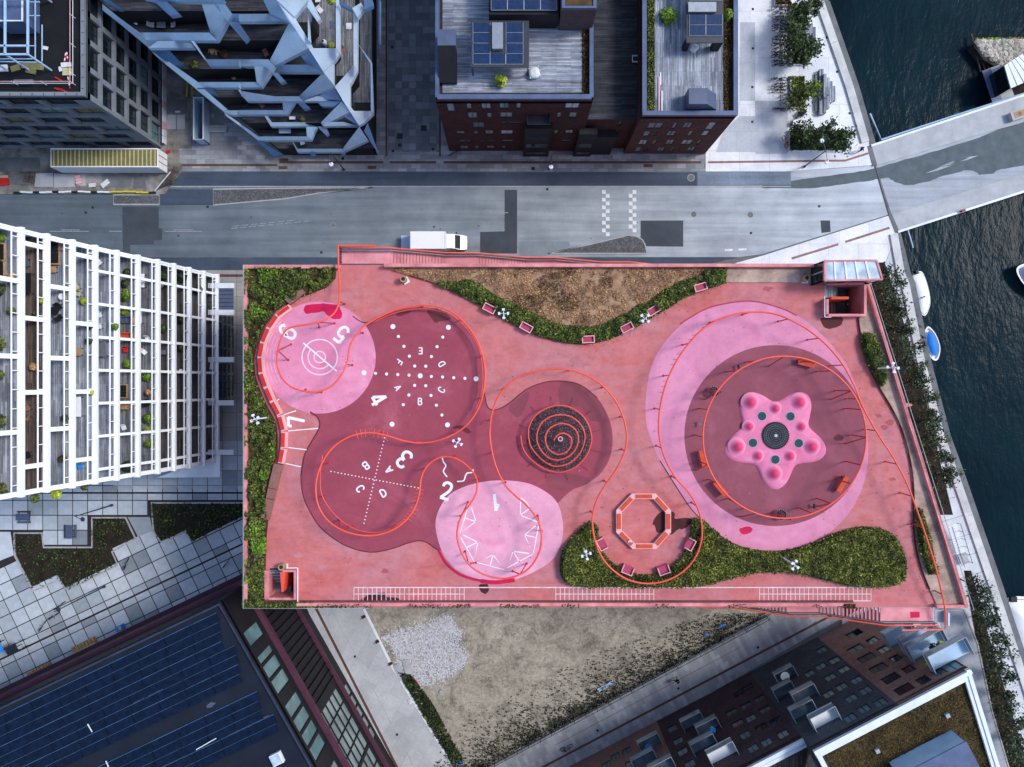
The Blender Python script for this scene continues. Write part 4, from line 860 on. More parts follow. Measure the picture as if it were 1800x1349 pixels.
# clipped hedges with a flat top
def hedge(pts, n, hgt, label, m, seed, cut=None, sm=4, size=0.1):
    poly = spline(pts, sm, True); rg = np.random.default_rng(seed); q = scatter(poly, n, rg)
    q = q[np.min(np.stack([np.hypot(q[:, 0]-a, q[:, 1]-b) for a, b in ((1057, 955), (1102, 1000), (1165, 1000), (1210, 955))]), axis=0) > 11]
    if cut is not None: q = q[np.hypot((q[:, 0]-cut[0]), (q[:, 1]-cut[1])) > cut[2]]
    q = q+rg.normal(0, 1.3, q.shape); e = np.array(spline(pts, 16, True)); d = np.full(len(q), 1e9)
    for a in range(0, len(e), 40): d = np.minimum(d, np.min(np.hypot(q[:, None, 0]-e[None, a:a+40, 0], q[:, None, 1]-e[None, a:a+40, 1]), axis=1))
    if cut is not None: d = np.minimum(d, np.hypot(q[:, 0]-cut[0], q[:, 1]-cut[1])-cut[2])
    top = np.minimum(1, 0.35+d/7)*hgt*(0.82+0.3*vnoise(q[:, 0], q[:, 1], 0.12, seed+1)+0.1*rg.random(len(q)))
    z = DZ+np.where(rg.random(len(q)) < 0.75, top, top*rg.random(len(q)))
    o = thing('hedge', label, 'hedge', P(pts[0][0], pts[0][1], DZ))
    link('foliage', leaves_mesh('foliage', px3(q, z), size, 0.5, 0.4, seed), m, o)
    return o, poly
H1 = [(985, 1000), (989, 968), (1008, 942), (1036, 917), (1044, 925), (1048, 960), (1075, 1002), (1131, 1020), (1180, 1010), (1215, 975), (1228, 925), (1232, 912), (1270, 945), (1310, 963), (1360, 969), (1410, 961), (1450, 945), (1490, 930), (1525, 926), (1555, 932), (1575, 950), (1587, 980), (1588, 1005), (1580, 1022), (1550, 1030), (1500, 1029), (1460, 1020), (1420, 1010), (1390, 1005), (1350, 1003), (1310, 1008), (1270, 1018), (1225, 1028), (1100, 1029), (1010, 1028), (991, 1016)]
hd, hp = hedge(H1, 62000, 1.0, 'long clipped green hedge swelling at both ends along the running track', leaf_clip, 61, None, 3, 0.115)
MB().prism(D(spline(H1, 2, True)), DZ+0.02, DZ+0.2).build('soil', soil, hd)
ringb = [(1050+0, 925), (1052, 950), (1062, 972), (1085, 995), (1112, 1006), (1131, 1009), (1155, 1006), (1185, 990), (1205, 965), (1213, 935), (1214, 915), (1228, 912), (1226, 960), (1200, 1000), (1131, 1019), (1070, 1004), (1046, 960), (1040, 922)]
q, rg = zoned(spline(ringb, 3, True), 5200, 62, 1); q = q[np.min(np.stack([np.hypot(q[:, 0]-a, q[:, 1]-b) for a, b in ((1057, 955), (1102, 1000), (1165, 1000), (1210, 955))]), axis=0) > 11]
stuff(tag(link('long_grass', leaves_mesh('long_grass', px3(q, DZ+0.1+0.55*rg.random(len(q))), 0.12, 0.5, 0.4, 62, 0.4), leaf_hedge), 'rough grass ring round the octagon bench', 'grass'))
hd2, _ = hedge([(1511, 592), (1522, 587), (1534, 592), (1545, 622), (1555, 655), (1552, 672), (1545, 680), (1535, 660), (1520, 632)], 6500, 0.95, 'small clipped hedge beside the stair shaft on the canal side', leaf_hedge, 63)
hd3, _ = hedge([(1608, 898), (1618, 900), (1630, 940), (1640, 985), (1645, 1003), (1632, 1008), (1622, 990), (1612, 950)], 5200, 0.8, 'narrow hedge in the sandy strip under the red rail', leaf_clip, 64)
q, rg = zoned(z2((420, 900), 7.5, [(60, 690), (330, 690), (330, 1200), (800, 1170), (1300, 1215), (1300, 1250), (60, 1260)]), 5000, 65, 1)
stuff(tag(link('moss', leaves_mesh('moss', px3(q, DZ+0.12+0.25*rg.random(len(q))), 0.11, 0.7, 0.4, 65), leaf_hedge), 'low green growth round the sunken stair in the deck corner', 'grass'))
q, rg = zoned(z2((420, 900), 7.5, [(200, 330), (380, 330), (370, 520), (210, 540)]), 900, 66, 1)
stuff(tag(link('shrub_bed', leaves_mesh('shrub_bed', px3(q, DZ+0.4+0.5*rg.random(len(q))), 0.16, 0.7, 0.4, 66), leaf_bright), 'glossy bright green bush near the sunken corner stair', 'shrubs'))
for kk, (x0, x1) in enumerate(((560, 1500), (1480, 1500))):
    q, rg = zoned([(x0, 1060), (x1, 1060), (x1, 1067), (x0, 1067)], 1600 if kk == 0 else 350, 67+kk, 1); q = q[vnoise(q[:, 0], q[:, 1]*0+3, 0.03, 77) > 0.55] if kk == 0 else q
    stuff(tag(link('moss', leaves_mesh('moss', px3(q, DZ+0.4+0.2*rg.random(len(q))), 0.09, 0.7, 0.4, 67), leaf_sedum), ['brown weeds growing along the lower parapet', 'dry weeds at the end of the lower parapet by the stair'][kk], 'grass'))

# fallen leaves, grit and drip marks lying about the deck
rg = np.random.default_rng(201); q = np.vstack([scatter([(440, 480), (1500, 480), (1640, 1050), (540, 1050)], 900, rg)]+[np.array(spline(b, 40))[rg.integers(0, 300, 260)]+rg.normal(0, 5, (260, 2)) for b in (BEDT[2:], BEDL[3:20], BEDR[4:])])
stuff(tag(link('fallen_leaves', leaves_mesh('fallen_leaves', px3(q, DZ+0.022+0.01*rg.random(len(q))), 0.05, 3.0, 0.6, 201), m_leaf('leaf_litter', [(0, (0.05, 0.03, 0.02)), (0.6, (0.14, 0.06, 0.035)), (0.92, (0.2, 0.13, 0.06)), (1, (0.6, 0.55, 0.5))])), 'small fallen leaves and grit scattered over the pink deck', 'leaves'))
rr = random.Random(31)
for k in range(26):
    x, y = rr.choice([(rr.uniform(540, 1480), rr.uniform(480, 530)), (rr.uniform(700, 1140), rr.uniform(600, 1020)), (rr.uniform(480, 760), rr.uniform(975, 1030)), (rr.uniform(1530, 1600), rr.uniform(700, 1020))])
    r = rr.uniform(2.5, 9); pts = [(x+r*rr.uniform(0.6, 1.3)*math.cos(a), y+r*rr.uniform(0.3, 0.8)*math.sin(a)) for a in [2*math.pi*j/9 for j in range(9)]]
    zone('worn_mark', ragged(pts, 0.5, 3, k), [MATS['mark_dark'], MATS['mark_pale']][k % 2] if 'mark_pale' in MATS else (m_rubber('mark_dark', (0.4, 0.095, 0.1), (0.44, 0.12, 0.125)), m_rubber('mark_pale', (0.52, 0.2, 0.215), (0.53, 0.23, 0.25)))[0], 0.0035+0.00005*k, 0)
# ================================================================ THINGS ON THE DECK
# ---- red tube rail that wanders over the whole deck: px, py, height above the deck
RAIL = [(594, 432, 1.1), (595, 468, 1.3), (597, 505, 1.9), (596, 530, 2.6), (588, 550, 3.2), (570, 563, 3.7), (545, 570, 4.0), (515, 575, 4.1), (500, 584, 4.1), (491, 605, 4.1), (487, 628, 4.0), (489, 648, 4.0), (498, 668, 4.0), (515, 682, 3.9), (540, 689, 3.8), (562, 688, 3.6), (584, 678, 3.3), (601, 658, 3.0), (611, 635, 2.7), (615, 610, 2.5), (627, 588, 2.2), (645, 570, 2.0), (680, 551, 1.7), (710, 541, 1.5), (740, 537, 1.4), (770, 540, 1.4), (797, 551, 1.4), (822, 574, 1.4), (842, 606, 1.4), (852, 645, 1.4), (851, 682, 1.5), (842, 716, 1.5), (822, 746, 1.6), (795, 765, 1.6), (765, 776, 1.7), (735, 779, 1.8), (705, 774, 2.0), (680, 766, 2.2), (650, 761, 2.4), (620, 766, 2.7), (592, 781, 2.9), (571, 805, 3.1), (558, 836, 3.2), (555, 866, 3.3), (561, 893, 3.3), (578, 917, 3.3), (603, 933, 3.3), (632, 941, 3.2), (662, 941, 3.0), (690, 932, 2.8), (712, 916, 2.5), (728, 895, 2.3), (737, 868, 2.1), (740, 842, 2.0), (749, 822, 1.9), (765, 808, 1.9), (783, 803, 1.9), (803, 807, 2.0), (822, 820, 2.1), (835, 836, 2.3), (839, 852, 2.6), (836, 870, 2.8), (826, 887, 3.0), (813, 904, 3.1), (805, 925, 3.2), (804, 947, 3.2), (811, 971, 3.2), (824, 992, 3.2), (842, 1006, 3.1), (866, 1015, 3.0), (890, 1017, 3.0), (914, 1010, 3.0), (934, 995, 3.0), (948, 971, 3.0), (952, 946, 3.0), (949, 924, 2.9), (940, 906, 2.8), (925, 888, 2.6), (905, 871, 2.4), (888, 853, 2.3), (873, 824, 2.2), (864, 790, 2.2), (861, 757, 2.2), (866, 722, 2.2), (881, 690, 2.3), (906, 667, 2.3), (938, 654, 2.4), (975, 649, 2.4), (1012, 653, 2.4), (1047, 669, 2.4), (1076, 696, 2.4), (1093, 727, 2.4), (1101, 757, 2.4), (1101, 782, 2.4), (1094, 805, 2.4), (1080, 831, 2.3), (1062, 856, 2.2), (1049, 880, 2.1), (1042, 905, 2.0), (1042, 930, 2.0), (1048, 957, 2.0), (1060, 983, 2.0), (1078, 1003, 2.0), (1103, 1019, 2.0), (1135, 1026, 2.0), (1168, 1022, 2.0), (1198, 1007, 2.0), (1221, 982, 2.1), (1233, 950, 2.2), (1233, 918, 2.3), (1225, 890, 2.4), (1209, 864, 2.6), (1190, 843, 2.7), (1174, 817, 2.8), (1163, 788, 2.9), (1158, 755, 2.9), (1160, 720, 2.9), (1169, 680, 3.0), (1186, 641, 3.0), (1211, 604, 3.0), (1242, 574, 3.0), (1280, 556, 2.9), (1320, 549, 2.9), (1356, 551, 2.9), (1386, 561, 3.0), (1422, 581, 3.0), (1456, 610, 3.1), (1482, 642, 3.1), (1501, 677, 3.0), (1514, 710, 2.9), (1530, 741, 2.7), (1550, 774, 2.5), (1571, 806, 2.5), (1594, 850, 2.5), (1611, 895, 2.4), (1626, 938, 2.3), (1638, 975, 2.1), (1648, 1010, 1.9), (1656, 1045, 1.6), (1661, 1070, 1.3), (1662, 1092, 1.1)]
rp = [P(x, y, DZ+h) for x, y, h in spline(RAIL, 4)]
rail = thing('tube_rail', 'continuous red tube rail looping over the whole deck on thin posts', 'rail', P(595, 468, DZ))
MB().tube(rp, 0.088, 8).build('tube', steel_coral, rail, True)
pm = {}
def post_at(p, lean=(0, 0), r=0.06, par=None, m=post_red):
    b = Vector((p.x+lean[0], p.y+lean[1], DZ)); MB().tube([b, p], r, 6).build('post', m, par or rail)
    MB().cyl(b, 0.13, DZ, DZ+0.02, 10).build('foot_plate', m, par or rail)
acc = 0.0; last = rp[0]; nxt = 1.2
for i in range(1, len(rp)-6):
    acc += (rp[i]-last).length; last = rp[i]
    if acc > nxt:
        h = rp[i].z-DZ; t = (rp[i+1]-rp[i]).normalized()
        if h > 3.5 or (h > 2.9 and rp[i].x < 6 and rp[i].y < -12):
            for sgn in (-1, 1): post_at(rp[i], (t.x*sgn*0.8, t.y*sgn*0.8), 0.065)
            nxt = acc+5.2
        else:
            post_at(rp[i]); nxt = acc+(3.3 if h > 1.7 else 4.2)
# lower bar on the gym ring
for pts, h in ([[(567, 800), (563, 835), (565, 868), (580, 895), (603, 918), (632, 933), (664, 936), (690, 928), (712, 912)], 1.5], [[(655, 568), (690, 552), (740, 543), (790, 553), (822, 580), (842, 612), (848, 650), (847, 690), (836, 720)], 0.75]):
    MB().tube([P(x, y, DZ+h) for x, y in spline(pts, 4)], 0.055, 6).build('lower_rail', steel_red, rail, True)
def nearest(x, y):
    return min(range(len(rp)), key=lambda i: ((rp[i].x*FPX/(CAM_H-rp[i].z)+CXP-x)**2+(CYP-rp[i].y*FPX/(CAM_H-rp[i].z)-y)**2))
def rungs(a, b, n, L):
    for k in range(n):
        i = round(a+(b-a)*k/(n-1)); t = (rp[i+1]-rp[i]).normalized(); s = Vector((-t.y, t.x, 0))*L
        MB().tube([rp[i]-s, rp[i]+s], 0.028, 5).build('rung', steel_coral, rail)
rungs(nearest(624, 765), nearest(679, 766), 9, 0.42); rungs(nearest(740, 862), nearest(716, 912), 10, 0.42)
ia, ib = nearest(1160, 720), nearest(1300, 552)
for k in range(18):          # short chains hanging from the high rail
    i = round(ia+(ib-ia)*k/17); p = rp[i]; MB().bar(p, p-Vector((0, 0, 2.2)), 0.03).build('chain', frame_dark, rail)
# ---- second ring round the star
RG = [(1379+143.5*math.cos(a), 769+142.5*math.sin(a)) for a in [2*math.pi*k/72 for k in range(72)]]
rg2 = [P(x, y, DZ+3.6) for x, y in RG]
ring2 = thing('tube_ring', 'red tube ring on slanting posts standing round the star playground', 'rail', P(1363, 768, DZ))
MB().tube(rg2, 0.085, 8, True).build('tube', steel_coral, ring2, True)
for k in range(20):
    p = rg2[(k*18+2)//5 % 72]; post_at(p, (0, 0), 0.065, ring2)
    if k % 3 == 0: MB().tube([p, Vector((p.x*0.985, p.y-0.9, DZ))], 0.06, 6).build('brace', post_red, ring2)
# swing benches under the ring
def bench(x, y, ang, label):
    t = thing('swing_bench', label, 'bench', P(x, y, DZ), 'orange benches round the star', True); t.rotation_euler = (0, 0, ang)
    for k in range(3): MB().box(0, -0.17+0.17*k, 0.62, 1.75, 0.155, 0.05).build('slat', seat_orange, t)
    MB().box(0, 0.31, 0.78, 1.75, 0.05, 0.3).build('backrest', seat_orange, t)
    for sgn in (-1, 1): MB().box(sgn*0.7, 0.05, 0.3, 0.06, 0.5, 0.58).build('leg', post_red, t)
bench(1234, 806, R(103), 'orange slatted bench beside the star ring, upper one of the close pair')
bench(1264, 857, R(130), 'orange slatted bench beside the star ring, lower one of the close pair')
bench(1414, 640, R(-15), 'orange slatted bench under the star ring on the stair shaft side')
bench(1477, 850, R(60), 'orange slatted bench by the star ring nearest the clipped hedge')
def nest(x, y, label):
    t = thing('nest_swing', label, 'swing', P(x, y, DZ), 'nest swings on the star ring', True)
    MB().tube([(0.46*math.cos(a), 0.46*math.sin(a), 0.55) for a in [2*math.pi*k/24 for k in range(24)]], 0.07, 6, True).build('rim', rubber_black, t, True)
    mb = MB()
    for k in range(-4, 5):
        w = math.sqrt(max(0, 0.44**2-(k*0.1)**2)); mb.bar((-w, k*0.1, 0.52), (w, k*0.1, 0.52), 0.03); mb.bar((k*0.1, -w, 0.53), (k*0.1, w, 0.53), 0.03)
    mb.build('net', rubber_black, t)
    for k in range(16):
        a = 2*math.pi*k/16; MB().box(0.52*math.cos(a), 0.52*math.sin(a), 0.6, 0.07, 0.045, 0.06, a).build('clip', frame_light, t)
    for k in range(4): a = math.pi/4+k*math.pi/2; MB().bar((0.46*math.cos(a), 0.46*math.sin(a), 0.6), (0, 0, 3.5), 0.025).build('rope', frame_dark, t)
nest(1252, 689, 'round black nest swing under the star ring near the pale curved path')
nest(1370, 904, 'round black nest swing under the star ring nearest the hedge')
for k, (x, y, a) in enumerate(((1229, 745, 0.2), (1296, 646, 0.5), (1428, 889, 0.3))):
    t = thing('board_swing', ['small blue-grey swing seat left of the star', 'small dark swing seat above the star', 'small dark swing seat below the star'][k], 'swing', P(x, y, DZ), None, True); t.rotation_euler = (0, 0, a+1.3)
    MB().box(0, 0, 0.45, 0.5, 0.2, 0.05).build('seat', [plastic_grey, rubber_black, rubber_black][k], t)
    for sgn in (-1, 1): MB().bar((sgn*0.22, 0, 0.47), (sgn*0.22, 0.05, 3.4), 0.025).build('rope', frame_dark, t)
# ---- the star trampoline landscape
star = thing('trampoline_star', 'pink star shaped rubber hill with red mounds, trampolines and a round carousel', 'playground', P(1363, 768, DZ))
sc = P(1363, 768, DZ)
def star_r(a): return (77+15.5*math.cos(5*(a-math.pi/2)))*0.0575
mb = MB(); n = 120; rings = [1.0, 0.97, 0.9, 0.75, 0.55, 0.32]; hs = [0.03, 0.16, 0.26, 0.3, 0.32, 0.32]; vs = []; fs = []
for rr, hz in zip(rings, hs):
    for k in range(n):
        a = 2*math.pi*k/n; r = star_r(a)*rr; vs.append((sc.x+r*math.cos(a), sc.y-r*math.sin(a), DZ+hz))
for j in range(len(rings)-1):
    for k in range(n): fs.append((j*n+k, (j+1)*n+k, (j+1)*n+(k+1) % n, j*n+(k+1) % n))
fs.append(tuple((len(rings)-1)*n+k for k in range(n-1, -1, -1)))
mb.add(vs, fs); mb.build('hill', rub_star, star, True)
def m_bump():
    t = NT('rubber_bump'); g = t.n('ShaderNodeSeparateXYZ'); t.l(t.tc.outputs['Generated'], g.inputs[0]); ad = t.n('ShaderNodeMath', operation='MULTIPLY_ADD'); t.l(t.noise(2.5, 4, 0.6), ad.inputs[0]); ad.inputs[1].default_value = 0.35; t.l(g.outputs[2], ad.inputs[2])
    col = t.ramp(ad.outputs[0], [(0.3, (0.74, 0.25, 0.39)), (0.65, (0.7, 0.14, 0.26)), (0.98, (0.64, 0.045, 0.14))])
    return t.set(t.mix(0.4, col, t.ramp(t.noise(20, 3), [(0.3, 0.75), (0.7, 1.0)]), 'MULTIPLY'), 0.75, 0, 0.35)
rub_bump = m_bump()
for zx, zy, r in [(895, 205, 0.76), (1535, 205, 0.76), (722, 790, 0.76), (1700, 790, 0.76), (1203, 1140, 0.78), (1222, 288, 0.55), (875, 525, 0.55), (1562, 525, 0.55), (992, 908, 0.57), (1412, 912, 0.59)]:
    c = P(1200+zx/7.5, 680+zy/7.5, DZ+0.3); mm = MB(); prof = [(1.28, -0.05), (1.05, 0.03), (0.8, 0.17), (0.55, 0.37), (0.3, 0.52), (0.1, 0.57), (0.0, 0.575)]; vs = []; fs = []
    for pr, pz in prof:
        for k in range(20): vs.append((c.x+r*pr*math.cos(2*math.pi*k/20), c.y+r*pr*math.sin(2*math.pi*k/20), DZ+0.3+pz*0.8*(r/0.55)))
    for j in range(len(prof)-1):
        for k in range(20): fs.append((j*20+k, j*20+(k+1) % 20, (j+1)*20+(k+1) % 20, (j+1)*20+k))
    mm.add(vs, fs).build('mound', rub_bump, star, True)
for zx, zy in [(1046, 388), (1421, 392), (926, 741), (1530, 746), (1222, 962)]:
    c = P(1200+zx/7.5, 680+zy/7.5, DZ+0.34); tr = MB().cyl(c, 0.43, DZ+0.3, DZ+0.345, 24).build('trampoline', trampoline, star); MB().ring(c, 0.43, 0.5, DZ+0.352, 24).build('rim', frame_light, tr)
car = P(1363.5, 766, DZ+0.4); cz = DZ+0.3
cr = MB().cyl(car, 1.33, cz, cz+0.12, 40).build('carousel', rubber_black, star)
for k in range(44):
    a = 2*math.pi*k/44; MB().box(car.x+1.35*math.cos(a), car.y+1.35*math.sin(a), cz+0.1, 0.09, 0.09, 0.05, a).build('tooth', rubber_black, cr)
for r0 in (0.28, 0.48, 0.72, 0.96, 1.16): MB().ring(car, r0, r0+0.03, cz+0.124, 40).build('groove', plastic_grey, cr)
for k in range(32):
    a = 2*math.pi*k/32; MB().bar((car.x+0.8*math.cos(a), car.y+0.8*math.sin(a), cz+0.123), (car.x+1.12*math.cos(a), car.y+1.12*math.sin(a), cz+0.123), 0.02, 0.01).build('spoke', plastic_grey, cr)
MB().cyl(car, 0.16, cz+0.12, cz+0.2, 14).build('hub', steel_grey, cr)
# ---- spiral climber
spz = [(265, 640), (290, 800), (380, 940), (560, 1075), (760, 1130), (960, 1075), (1110, 940), (1185, 780), (1195, 640), (1130, 450), (990, 310), (800, 248), (620, 280), (470, 370), (390, 490), (365, 620), (400, 790), (520, 940), (640, 1025), (745, 1050), (900, 1010), (1030, 900), (1095, 760), (1108, 620), (1040, 480), (920, 395), (790, 372), (650, 400), (540, 480), (485, 600), (480, 720), (540, 850), (640, 940), (745, 968), (870, 935), (970, 850), (1022, 720), (1005, 600), (930, 520), (810, 487), (690, 520), (610, 600), (590, 710), (630, 820), (720, 885), (800, 888), (890, 840), (937, 740), (915, 660), (830, 615), (750, 640), (700, 712)]
climb = thing('spiral_climber', 'red spiral bar climber over a dark rope net with white knots', 'climbing frame', P(985, 770, DZ))
n = len(spz); pts = [(880+x/7.5, 680+y/7.5, DZ+0.5+2.2*i/(n-1)) for i, (x, y) in enumerate(spz)]
MB().tube([P(x, y, z) for x, y, z in spline(pts, 4)], 0.075, 7).build('spiral_bar', steel_red, climb, True)
cc = P(983, 771, DZ); MB().cyl(cc, 3.25, DZ, DZ+0.04, 48).build('rubber_floor', pmat('rubber_grit', (0.1, 0.045, 0.058), 0.85, 0.5, 2, 25), climb)
apex = P(985, 772, DZ+3.0); MB().cyl(cc, 0.09, DZ, DZ+3.0, 10).build('mast', steel_grey, climb)
MB().tube([(apex.x+0.2*math.cos(a), apex.y+0.2*math.sin(a), apex.z) for a in [2*math.pi*k/16 for k in range(16)]], 0.05, 6, True).build('crown_ring', salmon_light, climb)
net = MB(); kn = MB()
def netpt(f, a): r = 3.25*(1-f); return Vector((cc.x+r*math.cos(a), cc.y+r*math.sin(a), DZ+0.2+2.6*f))
for k in range(28):
    a = 2*math.pi*k/28; net.bar(netpt(0, a), netpt(0.97, a), 0.03)
for j in range(1, 13):
    f = j/13.5
    for k in range(28): net.bar(netpt(f, 2*math.pi*k/28), netpt(f, 2*math.pi*(k+1)/28), 0.03)
rr = random.Random(4)
for _ in range(900):
    f = 1-math.sqrt(rr.random()); p = netpt(f*0.95, rr.uniform(0, 2*math.pi)); kn.box(p.x, p.y, p.z+0.03, 0.04, 0.04, 0.04, rr.uniform(0, 3))
net.build('rope_net', pmat('rope_plum', (0.075, 0.036, 0.045), 0.8), climb); kn.build('net_knots', pmat('knot_grey', (0.42, 0.42, 0.46), 0.6, 0.4, 6, 20), climb)
for k in range(12):
    a = 2*math.pi*k/12+0.2; r = 4.3; p = Vector((cc.x+r*math.cos(a), cc.y+r*math.sin(a), DZ+0.02)); MB().bar(netpt(0.15, a), p, 0.03).build('guy_rope', seam, climb)
# ---- octagon bench
oc = z2((1020, 840), 7.5, [(683, 210), (997, 210), (1197, 430), (1197, 722), (1003, 940), (690, 940), (475, 722), (475, 430)])
oct_ = thing('octagon_bench', 'pink octagonal bench with eight orange cushions in the hedge bay', 'bench', P(1131, 917, DZ)); zc = DZ+0.5
ow = [P(x, y, zc) for x, y in oc]; ctr = sum(ow, Vector())/8
for k in range(8):
    a, b = ow[k], ow[(k+1) % 8]; ai = ctr+(a-ctr)*0.8; bi = ctr+(b-ctr)*0.8
    ai.z = bi.z = zc
    fr = MB().prism([(q.x, q.y) for q in (a, b, bi, ai)], DZ+0.16, zc).build('bench_side', salmon_light, oct_)
    m_ = [a.lerp(b, 0.12), a.lerp(b, 0.88), bi.lerp(ai, 0.12), bi.lerp(ai, 0.88)]; c2 = sum(m_, Vector())/4
    d = (b-a).normalized(); nn = (ctr-(a+b)/2).normalized()
    L = (m_[1]-m_[0]).length; Wd = abs((bi-b).dot(nn))*0.7
    MB().box(c2.x, c2.y, zc+0.035, L*0.9, Wd, 0.07, math.atan2(d.y, d.x)).build('cushion', seat_orange, oct_)
    q = a.lerp(ai, 0.5); MB().cyl(q, 0.1, DZ, DZ+0.16, 8).build('foot', salmon, oct_)
pc = P(1107, 952, zc); t = thing('paper_cups', 'white paper cups left on a cushion of the octagon bench', 'cups', Vector((pc.x, pc.y, zc+0.07)), None, True)
for j in range(3): MB().cyl((0.12*j-0.12, 0.1*(j % 2)), 0.06, 0, 0.12, 10, 0.075).build('cup', white_paint, t)
# ---- pink tub seats
tub_deep = pmat('tub_deep', (0.4, 0.06, 0.12), 0.6, 0.2, 2.0, 12)
def tub(x, y, ang, label, w=1.25, d=0.72, h=0.62, openside=False):
    t = thing('tub_seat', label, 'seat', P(x, y, DZ), 'pink tub seats', True); t.rotation_euler = (0, 0, ang)
    MB().box(0, 0, 0.26, w-0.02, d-0.02, 0.5).build('base', tub_deep, t); th = 0.07
    MB().box(0, d/2-th/2, h/2+0.1, w, th, h).build('side', tub_pink, t)
    if not openside: MB().box(0, -d/2+th/2, h/2+0.1, w, th, h).build('side', tub_pink, t)
    else: MB().box(0, -d/2+th/2, 0.22, w, th, 0.2).build('side', tub_pink, t)
    for sgn in (-1, 1):
        MB().box(sgn*(w/2-th/2), 0, h/2+0.1, th, d-2*th, h).build('side', tub_pink, t); MB().box(sgn*(w/2-th/2), 0, h+0.11, th+0.02, d-th, 0.03).build('rim', salmon_light, t)
        if not openside or sgn > 0: MB().box(0, sgn*(d/2-th/2), h+0.12, w+0.02, th+0.02, 0.03).build('rim', salmon_light, t)
for k, (x, y, a) in enumerate(((860.5, 543.5, -27), (925, 576.5, -29), (1033, 597.5, 3), (1100.5, 577, 27), (1146.5, 547, 31), (1229, 506.5, 17))):
    tub(x, y, R(a), f'pink open tub seat at the bay bed edge, {ORD[k]} counting from the spiral stair side of the bay' if False else f'pink open tub seat set in the curved bay border, {ORD[k]} from the van side')
for k, (x, y, a) in enumerate(((1057, 955, 118), (1102, 1000, 158), (1165, 1000, -160), (1210.5, 955, -118))):
    tub(x, y, R(a), f'pink armchair tub round the octagon bench, {ORD[k]} from the number one field', 1.15, 0.85, 0.6, True)
# ---- long red bench
LB = [(507, 535), (484, 552), (468, 575), (457, 601), (452, 628), (454, 657), (463, 683), (474, 708), (487, 732), (494, 759), (493, 788), (488, 814)]
lb = thing('long_bench', 'long curved pink bench with red cushions along the shrub strip', 'bench', P(452, 628, DZ))
lw = [P(x, y, DZ+0.5) for x, y in LB]
for k in range(len(lw)-1):
    a, b = lw[k], lw[k+1]; d = (b-a).normalized(); s = Vector((d.y, -d.x, 0))
    if s.x < 0: s = -s
    MB().prism([(q.x, q.y) for q in (a, b, b+s*0.62, a+s*0.62)], DZ+0.05, DZ+0.46-0.002*(k % 2)).build('bench_side', salmon_light, lb)
    c = (a+b)/2+s*0.23; MB().box(c.x, c.y, DZ+0.5, (b-a).length*0.84, 0.34, 0.09, math.atan2(d.y, d.x)).build('cushion', cushion, lb)
for k, pts in enumerate(([(505, 534), (528, 507), (538, 516), (513, 540)], )):
    o = thing('storage_box', 'brown flat topped box at the upper end of the long red bench', 'box', P(520, 522, DZ))
    MB().prism(D(z2((440, 500), 7.5, [(465, 200), (670, 35), (745, 120), (540, 275)])), DZ, DZ+0.55).build('body', drywood, o)
    for zx, zy in ((480, 185), (647, 52)): MB().cyl(P(440+zx/7.5, 500+zy/7.5, DZ+0.5), 0.08, DZ+0.55, DZ+0.6, 8).build('stud', white_paint, o)
o = thing('storage_box', 'long brown box in three pieces at the lower end of the red bench', 'box', P(480, 865, DZ))
for a, b in ((0.0, 0.44), (0.45, 0.63), (0.64, 1.0)):
    L0 = Vector((484, 814, 0)); L1 = Vector((462, 909, 0)); R0 = Vector((499, 817, 0)); R1 = Vector((475, 913, 0))
    q = [L0.lerp(L1, a), R0.lerp(R1, a), R0.lerp(R1, b), L0.lerp(L1, b)]; MB().prism(D([(v.x, v.y) for v in q]), DZ, DZ+0.55).build('body', drywood, o)
# ---- floodlight masts
ml = {0: 'beside the long red bench', 1: 'between the fields numbered 2 and 4', 2: 'in the hedge beside the octagon bench', 3: 'in the long hedge below the star', 4: 'in the bay border near the number 4 field', 5: 'in the bay border between two tub seats', 6: 'in the canal side hedge by the parapet'}
for k, (x, y) in enumerate(((472, 734), (809, 773), (1024, 960), (1371, 977), (886, 558), (1122, 566), (1535, 648))):
    b = P(x, y, DZ); t = thing('floodlight_mast', 'white floodlight mast with four spot heads '+ml[k], 'lamp post', b, 'floodlight masts', True); t.rotation_euler = (0, 0, k*0.7)
    MB().tube([(0, 0, 0), (0, 0, 4.7)], 0.085, 8, False, 0.055).build('pole', mast_white, t)
    for q in range(4):
        a = q*math.pi/2+0.4; MB().bar((0, 0, 4.5-0.2*q), (0.32*math.cos(a), 0.32*math.sin(a), 4.5-0.2*q), 0.05).build('arm', mast_white, t)
        MB().box(0.42*math.cos(a), 0.42*math.sin(a), 4.5-0.2*q, 0.2, 0.26, 0.22, a).build('spot_head', mast_white, t)
# ---- bins
for k, (x, y, a) in enumerate(((711, 493, 0.5), (1412.5, 491, 0.0), (499, 994, 0.0))):
    t = thing('waste_bin', ['round timber bin on a white square base beside the dry bay bed', 'round timber bin on a white square base beside the glazed lift house', 'round timber bin on a white square base by the sunken corner stair'][k], 'bin', P(x, y, DZ), None, True); t.rotation_euler = (0, 0, a)
    MB().box(0.12, -0.12, 0.08, 0.62, 0.62, 0.16).build('base', white_metal, t); MB().cyl((0, 0), 0.33, 0.16, 0.95, 14).build('drum', timber, t); MB().cyl((0, 0.02), 0.2, 0.95, 0.97, 12).build('opening', frame_dark, t)
